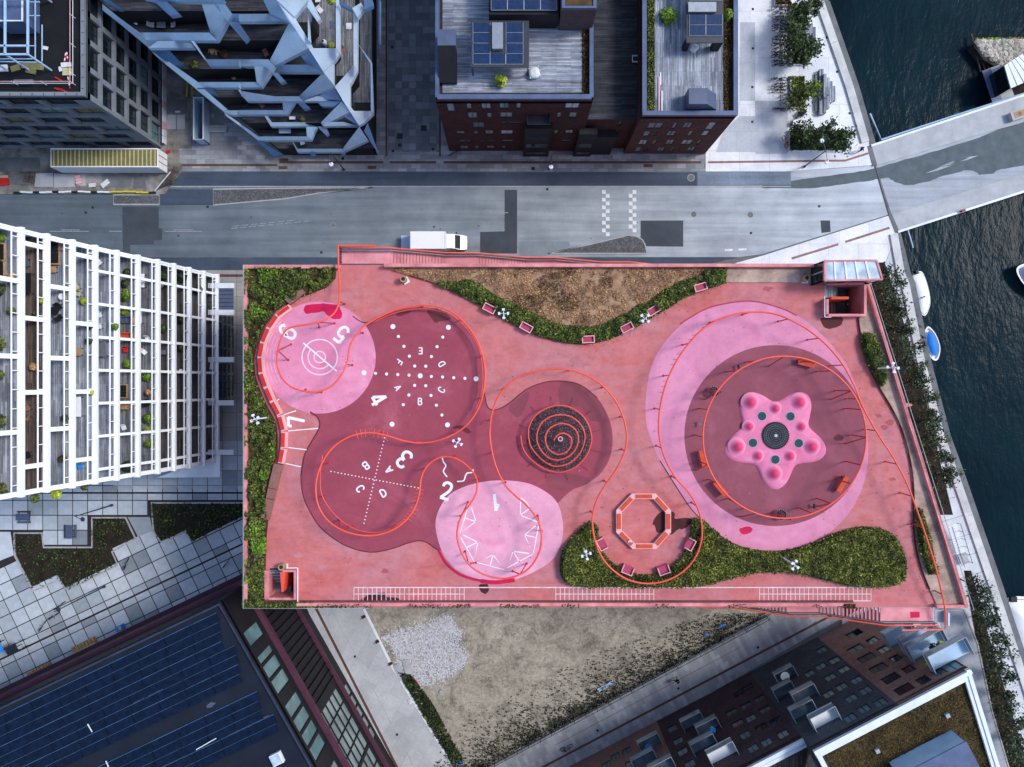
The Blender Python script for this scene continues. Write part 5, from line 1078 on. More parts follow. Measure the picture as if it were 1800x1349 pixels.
# ---- lift house with glazed roof
lh = thing('lift_house', 'glazed lift house with pale blue glass roof and salmon frame', 'kiosk', P(1490, 480, DZ)); zt = DZ+3.5
lc = [P(1450, 459, zt), P(1541, 458, zt), P(1551, 491.5, zt), P(1450, 493.5, zt)]
MB().prism([(q.x, q.y) for q in lc], zt-0.28, zt-0.14).build('roof_slab', frame_light, lh)
for a, b in ((0, 1), (1, 2), (2, 3), (3, 0)): MB().wall([(lc[a].x, lc[a].y), (lc[b].x, lc[b].y)], zt-0.3, zt+0.06-0.004*a, 0.16).build('roof_edge', salmon, lh)
for k in range(5):
    f0, f1 = (k+0.03)/5.0, (k+0.93)/5.0; pts = [lc[0].lerp(lc[1], f0), lc[0].lerp(lc[1], f1), lc[3].lerp(lc[2], f1), lc[3].lerp(lc[2], f0)]
    MB().prism([(q.x, q.y) for q in pts], zt-0.13, zt-0.05).build('roof_pane', glass_sky, lh)
    if k: f = k/5.0-0.015; MB().wall([tuple(lc[0].lerp(lc[1], f))[:2], tuple(lc[3].lerp(lc[2], f))[:2]], zt-0.14, zt+0.02, 0.17).build('glazing_bar', white_metal, lh)
for i, (a, b) in enumerate(((3, 0), (2, 3), (0, 1), (1, 2))):
    qa, qb = lc[a], lc[b]; MB().wall([(qa.x, qa.y), (qb.x, qb.y)], DZ+0.1, zt-0.32, 0.06).build('glass_wall', glass_dark, lh)
    for f in (0.0, 0.5, 1.0):
        q = qa.lerp(qb, f); MB().box(q.x, q.y, DZ+1.6, 0.12, 0.12, 3.2).build('mullion', salmon if i != 0 else frame_light, lh)
# ---- stair shafts
st1 = thing('stair_shaft', 'square salmon walled stair shaft sunk in the deck below the lift house', 'stairs', P(1480, 528, DZ))
x0, y0 = P(1449, 554, DZ).x, P(1449, 554, DZ).y; x1, y1 = P(1511, 502, DZ).x, P(1511, 502, DZ).y
MB().obox((x0, y0, DZ-3.4), (x1-x0, 0, 0), (0, y1-y0, 0), (0, 0, 0.1)).build('landing', concrete_dark, st1)
MB().obox((x1-0.02, y0, DZ-3.4), (0.24, 0, 0), (0, y1-y0, 0), (0, 0, 4.5)).build('side_wall', salmon, st1); MB().obox((x0, y1-0.02, DZ-3.4), (x1-x0, 0, 0), (0, 0.24, 0), (0, 0, 4.45)).build('side_wall', salmon, st1)
MB().obox((x0, y0-0.22, DZ-3.4), (x1-x0+0.2, 0, 0), (0, 0.24, 0), (0, 0, 4.47)).build('side_wall', salmon, st1); MB().obox((x0-0.2, y0, DZ-3.4), (0.24, 0, 0), (0, (y1-y0)*0.5, 0), (0, 0, 4.43)).build('side_wall', salmon, st1)
ym = (y0+y1)/2; MB().obox((x0+0.35, ym, DZ-3.3), (1.75, 0, 0), (0, 0.26, 0), (0, 0, 4.2)).build('spine_wall', seat_orange, st1)
for k in range(8): MB().obox((x0+0.24*k, ym+0.28, DZ-3.3), (0.24, 0, 0), (0, y1-ym-0.32, 0), (0, 0, 3.25-0.2*k)).build('step', planks_grey_y, st1)
for k in range(7): MB().obox((x0+0.1+0.28*k, y0+0.03, DZ-3.3), (0.28, 0, 0), (0, ym-y0-0.05, 0), (0, 0, 0.35+0.17*k)).build('step', concrete_dark, st1)
MB().obox((x0+1.95, y0+0.03, DZ-3.3), (0.9, 0, 0), (0, y1-y0-0.08, 0), (0, 0, 1.62)).build('landing', planks_dark, st1)
for a, b in (((x0-0.35, y0-0.3), (x0-0.35, ym+0.3)), ((x0-0.35, y0-0.3), (x0+0.3, y0-0.3)), ((x0-0.35, y1+0.1), (x0+0.1, y1+0.1))): MB().bar((a[0], a[1], DZ+1.0), (b[0], b[1], DZ+1.0), 0.06).build('handrail', white_metal, st1)
st2 = thing('stair_shaft', 'sunken grey stair with a red spine wall in the deck corner', 'stairs', P(497, 1027, DZ))
x0, y0 = P(474, 1050, DZ).x, P(474, 1050, DZ).y; x1, y1 = P(521, 1002, DZ).x, P(521, 1002, DZ).y; xm = x0+1.35
MB().obox((x0, y0, DZ-3.4), (x1-x0, 0, 0), (0, y1-y0, 0), (0, 0, 0.1)).build('landing', concrete_dark, st2)
for O, U, V, hz in (((x0-0.42, y0-0.1, DZ-3.4), (0.44, 0, 0), (0, y1-y0+0.1, 0), 3.75), ((x1-0.02, y0, DZ-3.4), (0.22, 0, 0), (0, y1-y0+0.2, 0), 4.3), ((xm+0.2, y1-0.02, DZ-3.4), (x1-xm-0.2, 0, 0), (0, 0.22, 0), 4.28), ((x0, y0-0.2, DZ-3.4), (x1-x0, 0, 0), (0, 0.22, 0), 3.7)): MB().obox(O, U, V, (0, 0, hz)).build('side_wall', salmon, st2)
MB().prism([(xm-0.05, y1), (xm+0.5, y1), (xm+0.28, y0+0.75), (xm+0.12, y0+0.75)], DZ-3.3, DZ+0.9).build('spine_wall', steel_coral, st2)
for k in range(9): MB().obox((x0+0.02, y1-0.2*(k+1)+0.15, DZ-3.3), (xm-x0-0.08, 0, 0), (0, 0.2, 0), (0, 0, 3.3-0.2*k)).build('step', zinc_blue if k % 2 else steel_grey, st2)
MB().obox((x0+0.02, y0+0.03, DZ-3.3), (xm-x0+0.3, 0, 0), (0, 0.95, 0), (0, 0, 1.4)).build('landing', plastic_grey, st2)
for k in range(7): MB().obox((xm+0.55, y0+0.1+0.28*k, DZ-3.3), (x1-xm-0.6, 0, 0), (0, 0.28, 0), (0, 0, 1.3-0.15*k)).build('step', concrete_dark, st2)
for a, b in (((x1+0.38, y0-0.2), (x1+0.38, y1+0.4)), ((x1+0.38, y1+0.4), (xm+0.6, y1+0.4))): MB().bar((a[0], a[1], DZ+0.9), (b[0], b[1], DZ+0.9), 0.09).build('handrail', white_metal, st2)
# ---- outside stairs
def outside(name, label, xs, Yi, Yo, dirx, flights, base):
    t = thing(name, label, 'stairs', base)
    x, z = xs; land = 0
    rail_ = []; Yr = Yo
    for kind, L in flights:
        if kind == 'L':
            MB().obox((min(x, x+dirx*L), min(Yi, Yo), z-0.12), (L, 0, 0), (0, abs(Yo-Yi), 0), (0, 0, 0.12)).build('landing', stair_pink, t); rail_ += [(x, Yr, z+1.05)]; x += dirx*L; rail_ += [(x, Yr, z+1.05)]
        else:
            n = max(3, int(L/0.3)); dz = L*0.6/n
            for k in range(n):
                z -= dz; xa = x+dirx*0.3*k*(L/(0.3*n)); xb = xa+dirx*(L/n)
                MB().obox((min(xa, xb), min(Yi, Yo), z-0.05), (abs(xb-xa)-0.035, 0, 0), (0, abs(Yo-Yi), 0), (0, 0, 0.05)).build('step', stair_pink, t)
            x += dirx*L
            sg = MB(); sg.bar((x-dirx*L, Yo, z+L*0.6-0.1), (x, Yo, z-0.1), 0.08, 0.35); sg.build('stringer', frame_dark, t)
    MB().tube(rail_, 0.075, 7).build('handrail', steel_coral, t, True)
    for i in range(len(rail_)-1):
        a, b = Vector(rail_[i]), Vector(rail_[i+1])
        if (b-a).length < 0.1: continue
        off = Vector((0, 0.12 if Yo < 0 else -0.12, -0.5))
        MB().obox(a+off-Vector((0, 0, 0.45)), b-a, (0, 0.02, 0), (0, 0, 0.85)).build('mesh_guard', steel_dark, t)
        MB().bar(a+Vector((0, off.y*1.5, -0.35)), b+Vector((0, off.y*1.5, -0.35)), 0.05).build('handrail', frame_light, t)
    return t, (x, z)
Yo = (CYP-431)*(CAM_H-DZ-1.05)/FPX; Yi = (CYP-464)*(CAM_H-DZ)/FPX
s1, e = outside('outside_stair', 'long pink outside stair falling along the street side of the deck', (P(599, 440, DZ).x, DZ-0.05), Yi+0.02, Yo-0.25, 1, [('L', 5.0), ('F', 5.2), ('L', 3.4), ('F', 5.2), ('L', 3.2), ('F', 5.2), ('L', 3.2), ('F', 5.2), ('L', 3.0), ('F', 5.2), ('L', 3.0)], P(600, 450, DZ))
q0 = P(594, 432, DZ+1.1); q1 = P(660, 430.5, DZ+1.05)
MB().tube([q0, Vector((q1.x, q0.y, q1.z))], 0.078, 7).build('handrail', steel_coral, s1)
MB().obox((q0.x+0.1, Yi+0.1, DZ-0.2), (0.04, 0, 0), (0, Yo-Yi-0.1, 0), (0, 0, 1.1)).build('mesh_guard', steel_dark, s1)
Yo2 = (CYP-1106)*(CAM_H-DZ-1.05)/FPX; Yi2 = (CYP-1069)*(CAM_H-DZ)/FPX
s2, e = outside('outside_stair', 'pink outside stair falling along the lower deck edge above the brick house', (P(1641, 1085, DZ).x, DZ-0.05), Yi2-0.02, Yo2+0.35, -1, [('L', 5.35), ('F', 5.2), ('L', 3.2), ('F', 5.2), ('L', 3.2), ('F', 5.2), ('L', 3)], P(1600, 1085, DZ))
MB().sheet([(p.x, p.y) for p in PL([(1600, 1076), (1617, 1076), (1617, 1086), (1601, 1087)], DZ)], DZ-0.044).build('wet_patch', wet_red, s2)
gx = P(1643, 1085, DZ).x; MB().obox((gx+0.03, Yo2+0.3, DZ-0.2), (0.95, 0, 0), (0, Yi2-Yo2-0.5, 0), (0, 0, 0.06)).build('grating', steel_grey, s2)
MB().tube([P(1662, 1092, DZ+1.1), P(1661, 1107, DZ+1.1), P(1585, 1108, DZ+1.05)], 0.078, 7).build('handrail', steel_coral, s2)
MB().obox((gx+1.0, Yo2+0.2, DZ-0.9), (0.12, 0, 0), (0, 1.3, 0), (0, 0, 1.6)).build('sign_panel', white_metal, s2)
# ================================================================ BUILDINGS
def uz(px, O, U, N):
    p = ray_plane(px[0], px[1], O, N); return (p-O).dot(U), p.z
def facade(par, O, U, N, L, z0, z1, wins, mw, mf=None, mg=None, depth=0.22, name='wall', mull=True, frw=0.07, ulo=0.0):
    """wall in the plane through O (u along U, outward N) with real openings; wins = (u0,u1,v0,v1[,glass])"""
    mf = mf or frame_dark; mg = mg or glass_dark
    ws = []
    for w in wins:
        u0, u1 = max(ulo+0.05, min(w[0], w[1])), min(L-0.05, max(w[0], w[1])); v0, v1 = max(z0+0.05, min(w[2], w[3])), min(z1-0.05, max(w[2], w[3]))
        if u1-u0 < 0.15 or v1-v0 < 0.15: continue
        if any(not (u1 <= q[0] or u0 >= q[1] or v1 <= q[2] or v0 >= q[3]) for q in ws): continue
        ws.append((u0, u1, v0, v1, w[4] if len(w) > 4 else mg))
    us = sorted({ulo, L, *[w[0] for w in ws], *[w[1] for w in ws]}); vs = sorted({z0, z1, *[w[2] for w in ws], *[w[3] for w in ws]})
    pt = lambda u, v, d=0.0: (O.x+U.x*u-N.x*d, O.y+U.y*u-N.y*d, v)
    mb = MB(); flip = (U.cross(Vector((0, 0, 1)))).dot(N) < 0
    def quad(a, b, c, d): mb.poly([d, c, b, a] if flip else [a, b, c, d])
    for j in range(len(vs)-1):
        run = None
        for i in range(len(us)-1):
            cu, cv = (us[i]+us[i+1])/2, (vs[j]+vs[j+1])/2
            hole = any(w[0] < cu < w[1] and w[2] < cv < w[3] for w in ws)
            if not hole: run = us[i] if run is None else run
            if hole or i == len(us)-2:
                end = us[i] if hole else us[i+1]
                if run is not None and end > run: quad(pt(run, vs[j]), pt(end, vs[j]), pt(end, vs[j+1]), pt(run, vs[j+1]))
                run = None
    for u0, u1, v0, v1, _ in ws:
        d = depth
        quad(pt(u0, v0), pt(u0, v0, d), pt(u1, v0, d), pt(u1, v0)); quad(pt(u0, v1, d), pt(u0, v1), pt(u1, v1), pt(u1, v1, d))
        quad(pt(u0, v0, d), pt(u0, v0), pt(u0, v1), pt(u0, v1, d)); quad(pt(u1, v0), pt(u1, v0, d), pt(u1, v1, d), pt(u1, v1))
    wall = mb.build(name, mw, par)
    for u0, u1, v0, v1, g in ws:
        fm = MB(); d = depth-0.03; f = frw
        for a, b, c, e in ((u0, u1, v0, v0+f), (u0, u1, v1-f, v1), (u0, u0+f, v0+f, v1-f), (u1-f, u1, v0+f, v1-f)): fm.obox(pt(a, c, d+0.03), U*(b-a), N*0.06, (0, 0, e-c))
        if mull and u1-u0 > 0.9: um = u0+(u1-u0)*0.5; fm.obox(pt(um-0.03, v0+f, d+0.03), U*0.06, N*0.055, (0, 0, v1-v0-2*f))
        wo_ = fm.build('window', mf, par)
        pm_ = MB(); a, b, c, e = pt(u0+f*0.5, v0+f*0.5, d+0.02), pt(u1-f*0.5, v0+f*0.5, d+0.02), pt(u1-f*0.5, v1-f*0.5, d+0.02), pt(u0+f*0.5, v1-f*0.5, d+0.02)
        pm_.poly([d_ for d_ in ([e, c, b, a] if flip else [a, b, c, e])]); pm_.build('pane', g, wo_)
    return wall
def winpx(lst, org, sc, O, U, N):
    out = []
    for w in lst:
        a = uz((org[0]+w[0]/sc, org[1]+w[1]/sc), O, U, N); b = uz((org[0]+w[2]/sc, org[1]+w[3]/sc), O, U, N)
        out.append((a[0], b[0], a[1], b[1]) + ((w[4],) if len(w) > 4 else ()))
    return out
XA, YA = Vector((1, 0, 0)), Vector((0, 1, 0)); SOUTH = Vector((0, -1, 0)); EAST = Vector((1, 0, 0)); WEST = Vector((-1, 0, 0)); NORTH = Vector((0, 1, 0))
def solar(par, x0, x1, y0, y1, z, nx, ny, tilt=0.06):
    for i in range(nx):
        for j in range(ny):
            a = x0+(x1-x0)*i/nx+0.04; b = x0+(x1-x0)*(i+1)/nx-0.04; c = y0+(y1-y0)*j/ny+0.05; d = y0+(y1-y0)*(j+1)/ny-0.05
            p = MB().obox((a, c, z), (b-a, 0, 0), (0, d-c, tilt), (0, 0, 0.04)).build('solar_panel', solar_cell, par)
            fm = MB(); fm.obox((a-0.035, c, z-0.02), (0.035, 0, 0), (0, d-c, tilt), (0, 0, 0.075)); fm.obox((b, c, z-0.02), (0.035, 0, 0), (0, d-c, tilt), (0, 0, 0.075)); fm.obox((a, c-0.03, z-0.02), (b-a, 0, 0), (0, 0.03, 0), (0, 0, 0.07)); fm.build('frame', frame_light, p)
def leafball(name, c, rx, ry, rz, n, size, m, label, cat='plant', seed=1, pot=None, potm=None, group=None):
    rg = np.random.default_rng(seed); v = rg.normal(size=(n, 3)); v /= np.linalg.norm(v, axis=1)[:, None]; v *= (rg.random(n)**0.4)[:, None]; v[:, 2] = np.abs(v[:, 2])
    V = v*np.array([rx, ry, rz])+np.array([c[0], c[1], c[2]+(pot or 0)])
    t = thing(name, label, cat, c, group)
    link('foliage', leaves_mesh('foliage', V, size, 0.6, 0.4, seed), m, t)
    if pot: MB().cyl(c, min(rx, ry)*0.45, c[2], c[2]+pot+0.05, 12, min(rx, ry)*0.6).build('pot', potm or plastic_grey, t)
    return t
# ---------------------------------------------------------------- brick house A
YAf = (CYP-266)*CAM_H/FPX; XA0 = (790-CXP)*CAM_H/FPX; XA1 = (1043-CXP)*(CAM_H-19.1)/FPX; ZA = 19.1
A = thing('brick_house', 'dark brick house with grey plank roof terrace and solar pergolas, beside the faceted terraces', 'house', (0, YAf, 0))
O = Vector((XA0, YAf, 0)); LA = XA1-XA0
wl_ = [(225, 283, 285, 197), (425, 258, 470, 195), (580, 255, 675, 195, glass_green), (768, 250, 868, 190), (945, 250, 995, 190), (1455, 248, 1618, 190, glass_sky), (440, 355, 530, 290), (640, 350, 685, 295), (775, 345, 905, 290), (1370, 345, 1425, 290), (1495, 345, 1590, 290), (490, 455, 605, 395), (785, 407, 840, 388, glass_teal), (860, 407, 990, 388, glass_teal), (320, 520, 400, 485, glass_green), (500, 520, 540, 485, glass_green), (620, 520, 700, 478, glass_green), (783, 520, 910, 478, glass_sky), (1340, 518, 1388, 475, glass_green), (1458, 512, 1548, 475, glass_sky), (345, 602, 470, 583, glass_green), (568, 602, 605, 583), (675, 602, 715, 583), (795, 600, 910, 578, glass_green), (1425, 597, 1520, 578), (360, 678, 435, 640, glass_green), (512, 675, 550, 640), (635, 670, 712, 640, glass_green), (795, 670, 832, 640)]
facade(A, O, XA, SOUTH, LA, 0, ZA-0.3, winpx(wl_, (750, 150), 6.0, O, XA, SOUTH), brick_dark, None, glass_teal, 0.1)
facade(A, Vector((XA0, YAf, 0)), YA, WEST, 40, 0, ZA-0.3, [(2+3.4*i, 3.6+3.4*i, 1.2+3.1*k, 2.9+3.1*k) for i in range(9) for k in range(5)], brick_plum)
facade(A, Vector((XA1, YAf, 0)), YA, EAST, 40, 0, ZA-0.3, [], brick_dark)
for px0, px1, ztop, pr in ((921, 967, 11.5, 0.75), (1014, 1050, 9.5, 0.75)):
    xa = (px0-CXP)*(CAM_H-6)/FPX; xb = (px1-CXP)*(CAM_H-6)/FPX
    xb = min(xb, XA1+1.5); MB().obox((xa, YAf-pr, 0), (xb-xa, 0, 0), (0, pr-0.01, 0), (0, 0, ztop)).build('bay', clad_black, A)
    for k in range(3): MB().obox((xa+0.3, YAf-pr-0.02, 1.2+3*k), (xb-xa-0.6, 0, 0), (0, 0.02, 0), (0, 0, 1.5)).build('bay_window', glass_dark, A)
MB().obox(((928-CXP)*0.0615, YAf-0.9, 13.4), (2.6, 0, 0), (0, 0.9, 0), (0, 0, 0.2)).build('balcony', steel_dark, A)
for U_ in (0, 2.54): MB().obox(((928-CXP)*0.0615+U_, YAf-0.9, 13.6), (0.06, 0, 0), (0, 0.9, 0), (0, 0, 1)).build('balcony_guard', steel_dark, A)
zr = ZA-0.8
MB().obox((XA0, YAf, zr-0.5), (LA, 0, 0), (0, 40, 0), (0, 0, 0.5)).build('roof', gravel_bed, A)
ppx = lambda x, y, z: P(x, y, z)
for pts, hz in (([(XA0+0.2, YAf+0.25), (XA1-0.2, YAf+0.25)], 0), ([(XA0+0.2, YAf+0.2), (XA0+0.2, YAf+40)], -0.01), ([(XA1-0.2, YAf+0.2), (XA1-0.2, YAf+40)], -0.012)): MB().wall(pts, ZA-0.31, ZA+0.12+hz, 0.5 if hz == 0 else 0.42).build('parapet', parapet_blue, A)
tq = [P(778, 164, zr), P(1023, 163, zr)]; MB().obox((tq[0].x, tq[0].y, zr), (tq[1].x-tq[0].x, 0, 0), (0, 34, 0), (0, 0, 0.12)).build('terrace', planks_grey, A)
zp = zr+2.6; pa, pb = P(828, 118, zp), P(930, 36, zp)
perg = MB(); 
MB().obox((pa.x, pa.y, zp-0.25), (pb.x-pa.x, 0, 0), (0, pb.y-pa.y, 0), (0, 0, 0.2)).build('pergola_roof', steel_dark, A)
for X in (pa.x+0.1, pb.x-0.1):
    for Y in (pa.y+0.1, pb.y-0.1): MB().box(X, Y, zr+1.25, 0.15, 0.15, 2.3).build('pergola_post', steel_dark, A)
s0, s1 = P(831, 114, zp), P(862, 40, zp); solar(A, s0.x, s1.x, s0.y, s1.y, zp, 1, 4); s0, s1 = P(889, 114, zp), P(920, 40, zp); solar(A, s0.x, s1.x, s0.y, s1.y, zp, 1, 4); s0, s1 = P(861, 114, zp), P(889, 95, zp); solar(A, s0.x, s1.x, s0.y, s1.y, zp, 1, 1)
s0, s1 = P(865, 86, zp+.5), P(884, 40, zp+.5); MB().obox((s0.x, s0.y, zp-0.02), (s1.x-s0.x, 0, 0), (0, s1.y-s0.y, 0), (0, 0, 0.55)).build('roof_hatch', steel_grey, A)
zq = zr+3.6; s0, s1 = P(859, 24, zq), P(981, -60, zq); MB().obox((s0.x, s0.y, zr+0.05), (s1.x-s0.x, 0, 0), (0, s1.y-s0.y, 0), (0, 0, 3.3)).build('pergola_box', clad_black, A); a, b = P(863, 19, zq), P(979, -36, zq); solar(A, a.x, b.x, a.y, b.y, zq, 4, 3)
zh = zr+5.0; s0, s1 = P(987, 17, zh), P(1049, -70, zh); MB().obox((s0.x, s0.y, zr), (s1.x-s0.x, 0, 0), (0, s1.y-s0.y, 0), (0, 0, 4.9)).build('penthouse', brick_plum, A)
MB().wall([(s0.x+.2, s1.y), (s0.x+.2, s0.y+.2), (s1.x-.2, s0.y+.2), (s1.x-.2, s1.y)], zh-0.1, zh+0.15, 0.4).build('parapet', parapet_blue, A)
MB().obox((s0.x+.4, s0.y+.4, zh-0.1), (s1.x-s0.x-.8, 0, 0), (0, 4, 0), (0, 0, 0.1)).build('green_roof', leaf_sedum, A)
a, b = P(773, 150, zr), P(802, 68, zr+2.6)
MB().add([(a.x, a.y, zr), (a.x+1.9, a.y, zr), (a.x+1.9, a.y+3.2, zr+0.05), (a.x, a.y+3.2, zr+0.05), (a.x, a.y, zr+0.7), (a.x+1.9, a.y, zr+0.7), (a.x+1.9, a.y+3.2, zr+2.6), (a.x, a.y+3.2, zr+2.6)], [(3, 2, 1, 0), (4, 5, 6, 7), (0, 1, 5, 4), (1, 2, 6, 5), (2, 3, 7, 6), (3, 0, 4, 7)]).build('stair_hood', clad_black, A)
MB().obox((a.x, a.y+3.2, zr), (1.9, 0, 0), (0, 1.7, 0), (0, 0, 2.6)).build('stair_hood', zinc_blue, A)
q, rg = scatter([(1024, 50), (1037, 50), (1037, 165), (1024, 165)], 1500, np.random.default_rng(81)), np.random.default_rng(82)
stuff(tag(link('roof_plants', leaves_mesh('roof_plants', px3(q, zr+0.05+0.3*rg.random(len(q)), zr), 0.1, 0.7, 0.4, 81), leaf_sedum), 'brown and green planting along the terrace edge of the first brick house', 'plants'))
leafball('planter_shrub', P(880, 146, zr+0.1), 0.75, 0.75, 0.9, 260, 0.13, leaf_lime, 'lime and straw coloured shrub in a pot on the plank terrace', 'plant', 83, 0.5)
def bag(c, label, s=1.0, rz=0.0):
    t = thing('bulk_bag', label, 'bag', c, None, True); t.rotation_euler = (0, 0, rz)
    mb = MB(); n = 12; vs = []; fs = []
    prof = [(0.42, 0), (0.5, 0.12), (0.52, 0.4), (0.46, 0.55), (0.2, 0.62), (0.02, 0.6)]
    for r, z in prof:
        for k in range(n):
            a_ = 2*math.pi*k/n; e = 1/max(abs(math.cos(a_)), abs(math.sin(a_)))**0.8; vs.append((r*e*math.cos(a_)*s*(1+0.06*math.sin(3*a_+z*9)), r*e*math.sin(a_)*s, z*s+0.02*math.sin(5*a_)))
    for j in range(len(prof)-1):
        for k in range(n): fs.append((j*n+k, j*n+(k+1) % n, (j+1)*n+(k+1) % n, (j+1)*n+k))
    mb.add(vs, fs).build('sack', sack_white, t, True)
    for sx, sy in ((-1, -1), (1, -1), (1, 1), (-1, 1)): MB().bar((sx*0.42*s, sy*0.42*s, 0.5*s), (sx*0.52*s, sy*0.5*s, 0.58*s), 0.09*s, 0.04).build('loop', sack_white, t)
bag(P(939, 131, zr+0.12), 'white bulk sack lying on the plank terrace by the solar pergola', 1.15, 0.2)
# ---------------------------------------------------------------- lower link between the brick houses
ZL = 11.5; XB0 = (1096-CXP)*CAM_H/FPX; YB = (CYP-271)*CAM_H/FPX
LK = thing('link_building', 'low dark link building with a blackened plank roof between the brick houses', 'building', (XA1+2, YAf+0.3, 0))
facade(LK, Vector((XA1+0.01, YAf+0.35, 0)), XA, SOUTH, XB0-XA1-0.02, 0, ZL, winpx([(755, 922, 820, 895), (762, 972, 792, 960), (720, 1020, 775, 997), (805, 868, 838, 840)], (880, 0), 3.911, Vector((XA1, YAf+0.35, 0)), XA, SOUTH), brick_dark, None, glass_green)
MB().obox((XA1+0.01, YAf+0.36, ZL-0.3), (XB0-XA1-0.02, 0, 0), (0, 40, 0), (0, 0, 0.3)).build('roof', planks_dark, LK)
MB().obox((XA1+1.5, YAf-0.5, 0), (2.6, 0, 0), (0, 0.84, 0), (0, 0, 7.5)).build('bay', clad_black, LK)
wb_ = thing('roof_window', 'small white square roof window standing open on the dark link roof', 'window', P(1117, 104, ZL)); c = P(1117, 104, ZL+0.1)
MB().wall([(c.x-.35, c.y-.35), (c.x+.35, c.y-.35), (c.x+.35, c.y+.35), (c.x-.35, c.y+.35)], ZL, ZL+0.25, 0.12, True).build('frame', white_metal, wb_); MB().obox((c.x+0.4, c.y-0.5, ZL+0.2), (0.2, 0.1, 0), (0, 0.5, 0), (0, 0, 0.04)).build('sash', white_metal, wb_)
# ---------------------------------------------------------------- brick house B
ZB_ = 15.2; XB1 = (1239-CXP)*CAM_H/FPX; O = Vector((XB0, YB, 0))
B = thing('brick_house', 'brown brick house with blue parapet and plank roof terrace next to the quay', 'house', (XB0+5, YB, 0))
G_ = glass_green
wl_ = [(512, 1090, 662, 1043, G_), (718, 1090, 783, 1043, G_), (808, 1088, 912, 1042, G_), (1000, 1103, 1112, 1040, G_), (475, 1157, 552, 1115, G_), (556, 1155, 610, 1117, glass_dark), (672, 1155, 770, 1113, G_), (850, 1155, 912, 1113, G_), (965, 1155, 1055, 1110, G_), (438, 1228, 528, 1188, glass_sky), (553, 1228, 605, 1188, G_), (665, 1228, 755, 1188, G_), (795, 1228, 915, 1187, G_), (925, 1228, 985, 1187, glass_dark), (410, 1287, 478, 1250, glass_teal), (480, 1287, 530, 1252, glass_dark), (592, 1285, 675, 1250, glass_teal), (708, 1285, 757, 1250, glass_teal), (845, 1285, 932, 1250, glass_teal)]
brick_b = m_brick('brick_b', (0.085, 0.042, 0.04), (0.13, 0.068, 0.06), (0.06, 0.05, 0.05))
facade(B, O, XA, SOUTH, XB1-XB0, 0, ZB_-0.3, winpx(wl_, (1030, 0), 4.817, O, XA, SOUTH), brick_b, None, None, 0.09)
facade(B, O, YA, WEST, 40, 0, ZB_-0.3, [], brick_b); facade(B, Vector((XB1, YB, 0)), YA, EAST, 40, 0, ZB_-0.3, [(2+3.4*i, 3.6+3.4*i, 1.2+3.0*k, 2.8+3.0*k) for i in range(9) for k in range(4)], brick_b)
zr = ZB_-0.75; MB().obox((XB0, YB, zr-0.5), (XB1-XB0, 0, 0), (0, 40, 0), (0, 0, 0.5)).build('roof', gravel_bed, B)
for pts, hz in (([(XB0, YB+0.2), (XB1, YB+0.2)], 0), ([(XB0+0.22, YB+0.2), (XB0+0.22, YB+40)], -0.01), ([(XB1-0.22, YB+0.2), (XB1-0.22, YB+40)], -0.012)): MB().wall(pts, ZB_-0.31, ZB_+0.1+hz, 0.5).build('parapet', parapet_blue, B)
a, b = P(1150.5, 196, zr), P(1271, 190, zr); MB().obox((a.x, a.y, zr), (b.x-a.x, 0, 0), (0, 36, 0), (0, 0, 0.12)).build('terrace', planks_grey_y, B)
for k, (xa, xb) in enumerate(((1138, 1150), (1272, 1289))):
    rg = np.random.default_rng(84+k); q = scatter([(xa, -20), (xb, -20), (xb, 196), (xa, 196)], 2600, rg); stuff(tag(link('roof_plants', leaves_mesh('roof_plants', px3(q, zr+0.05+0.25*rg.random(len(q)), zr), 0.1, 0.7, 0.4, 84+k), leaf_sedum if k else leaf_hedge), ['mossy green strip along the left parapet of the quay brick house', 'dark sedum strip along the quay side parapet of the brick house'][k], 'plants'))
zp = zr+2.7; s0, s1 = P(1207, 75, zp), P(1272, -40, zp); MB().obox((s0.x, s0.y, zp-0.25), (s1.x-s0.x, 0, 0), (0, s1.y-s0.y, 0), (0, 0, 0.2)).build('pergola_roof', steel_dark, B)
for X in (s0.x+.3, s1.x-.4): MB().box(X, s0.y+0.4, zr+1.3, 0.5 if X < s0.x+1 else 0.9, 0.6, 2.3).build('pergola_post', clad_black, B)
a, b = P(1211, 64, zp), P(1270, 26, zp); solar(B, a.x, b.x, a.y, b.y, zp, 2, 2); a, b = P(1211, 2, zp), P(1270, -36, zp); solar(B, a.x, b.x, a.y, b.y, zp, 2, 2)
a, b = P(1210, 21, zp+.4), P(1259, 4, zp+.4); MB().obox((a.x, a.y, zp-.02), (b.x-a.x, 0, 0), (0, b.y-a.y, 0), (0, 0, 0.45)).build('roof_hatch', steel_grey, B)
a, b = P(1211, 183, zr+2.4), P(1243, 155, zr+2.4); sh = MB().obox((a.x, a.y, zr), (b.x-a.x, 0, 0), (0, b.y-a.y, 0), (0, 0, 2.4)).build('stair_hood', zinc_blue, B)
MB().add([(b.x, a.y, zr), (b.x+1.5, a.y, zr), (b.x+1.5, b.y, zr), (b.x, b.y, zr), (b.x+0.01, a.y, zr+2.38), (b.x+0.01, b.y, zr+2.38), (b.x+1.5, a.y, zr+0.5), (b.x+1.5, b.y, zr+0.5)], [(3, 2, 1, 0), (4, 6, 7, 5), (0, 1, 6, 4), (1, 2, 7, 6), (2, 3, 5, 7)]).build('stair_hood', zinc_blue, B)
for x, y0_, y1_ in ((1158.5, 135, 196), (1163.5, 160, 196), (1161, 128, 150)): a = P(x, y1_, zr+.2); b = P(x, y0_, zr+.2); MB().bar(a, b, 0.14, 0.1).build('loose_board', salmon_light if x < 1160 else white_metal, B)
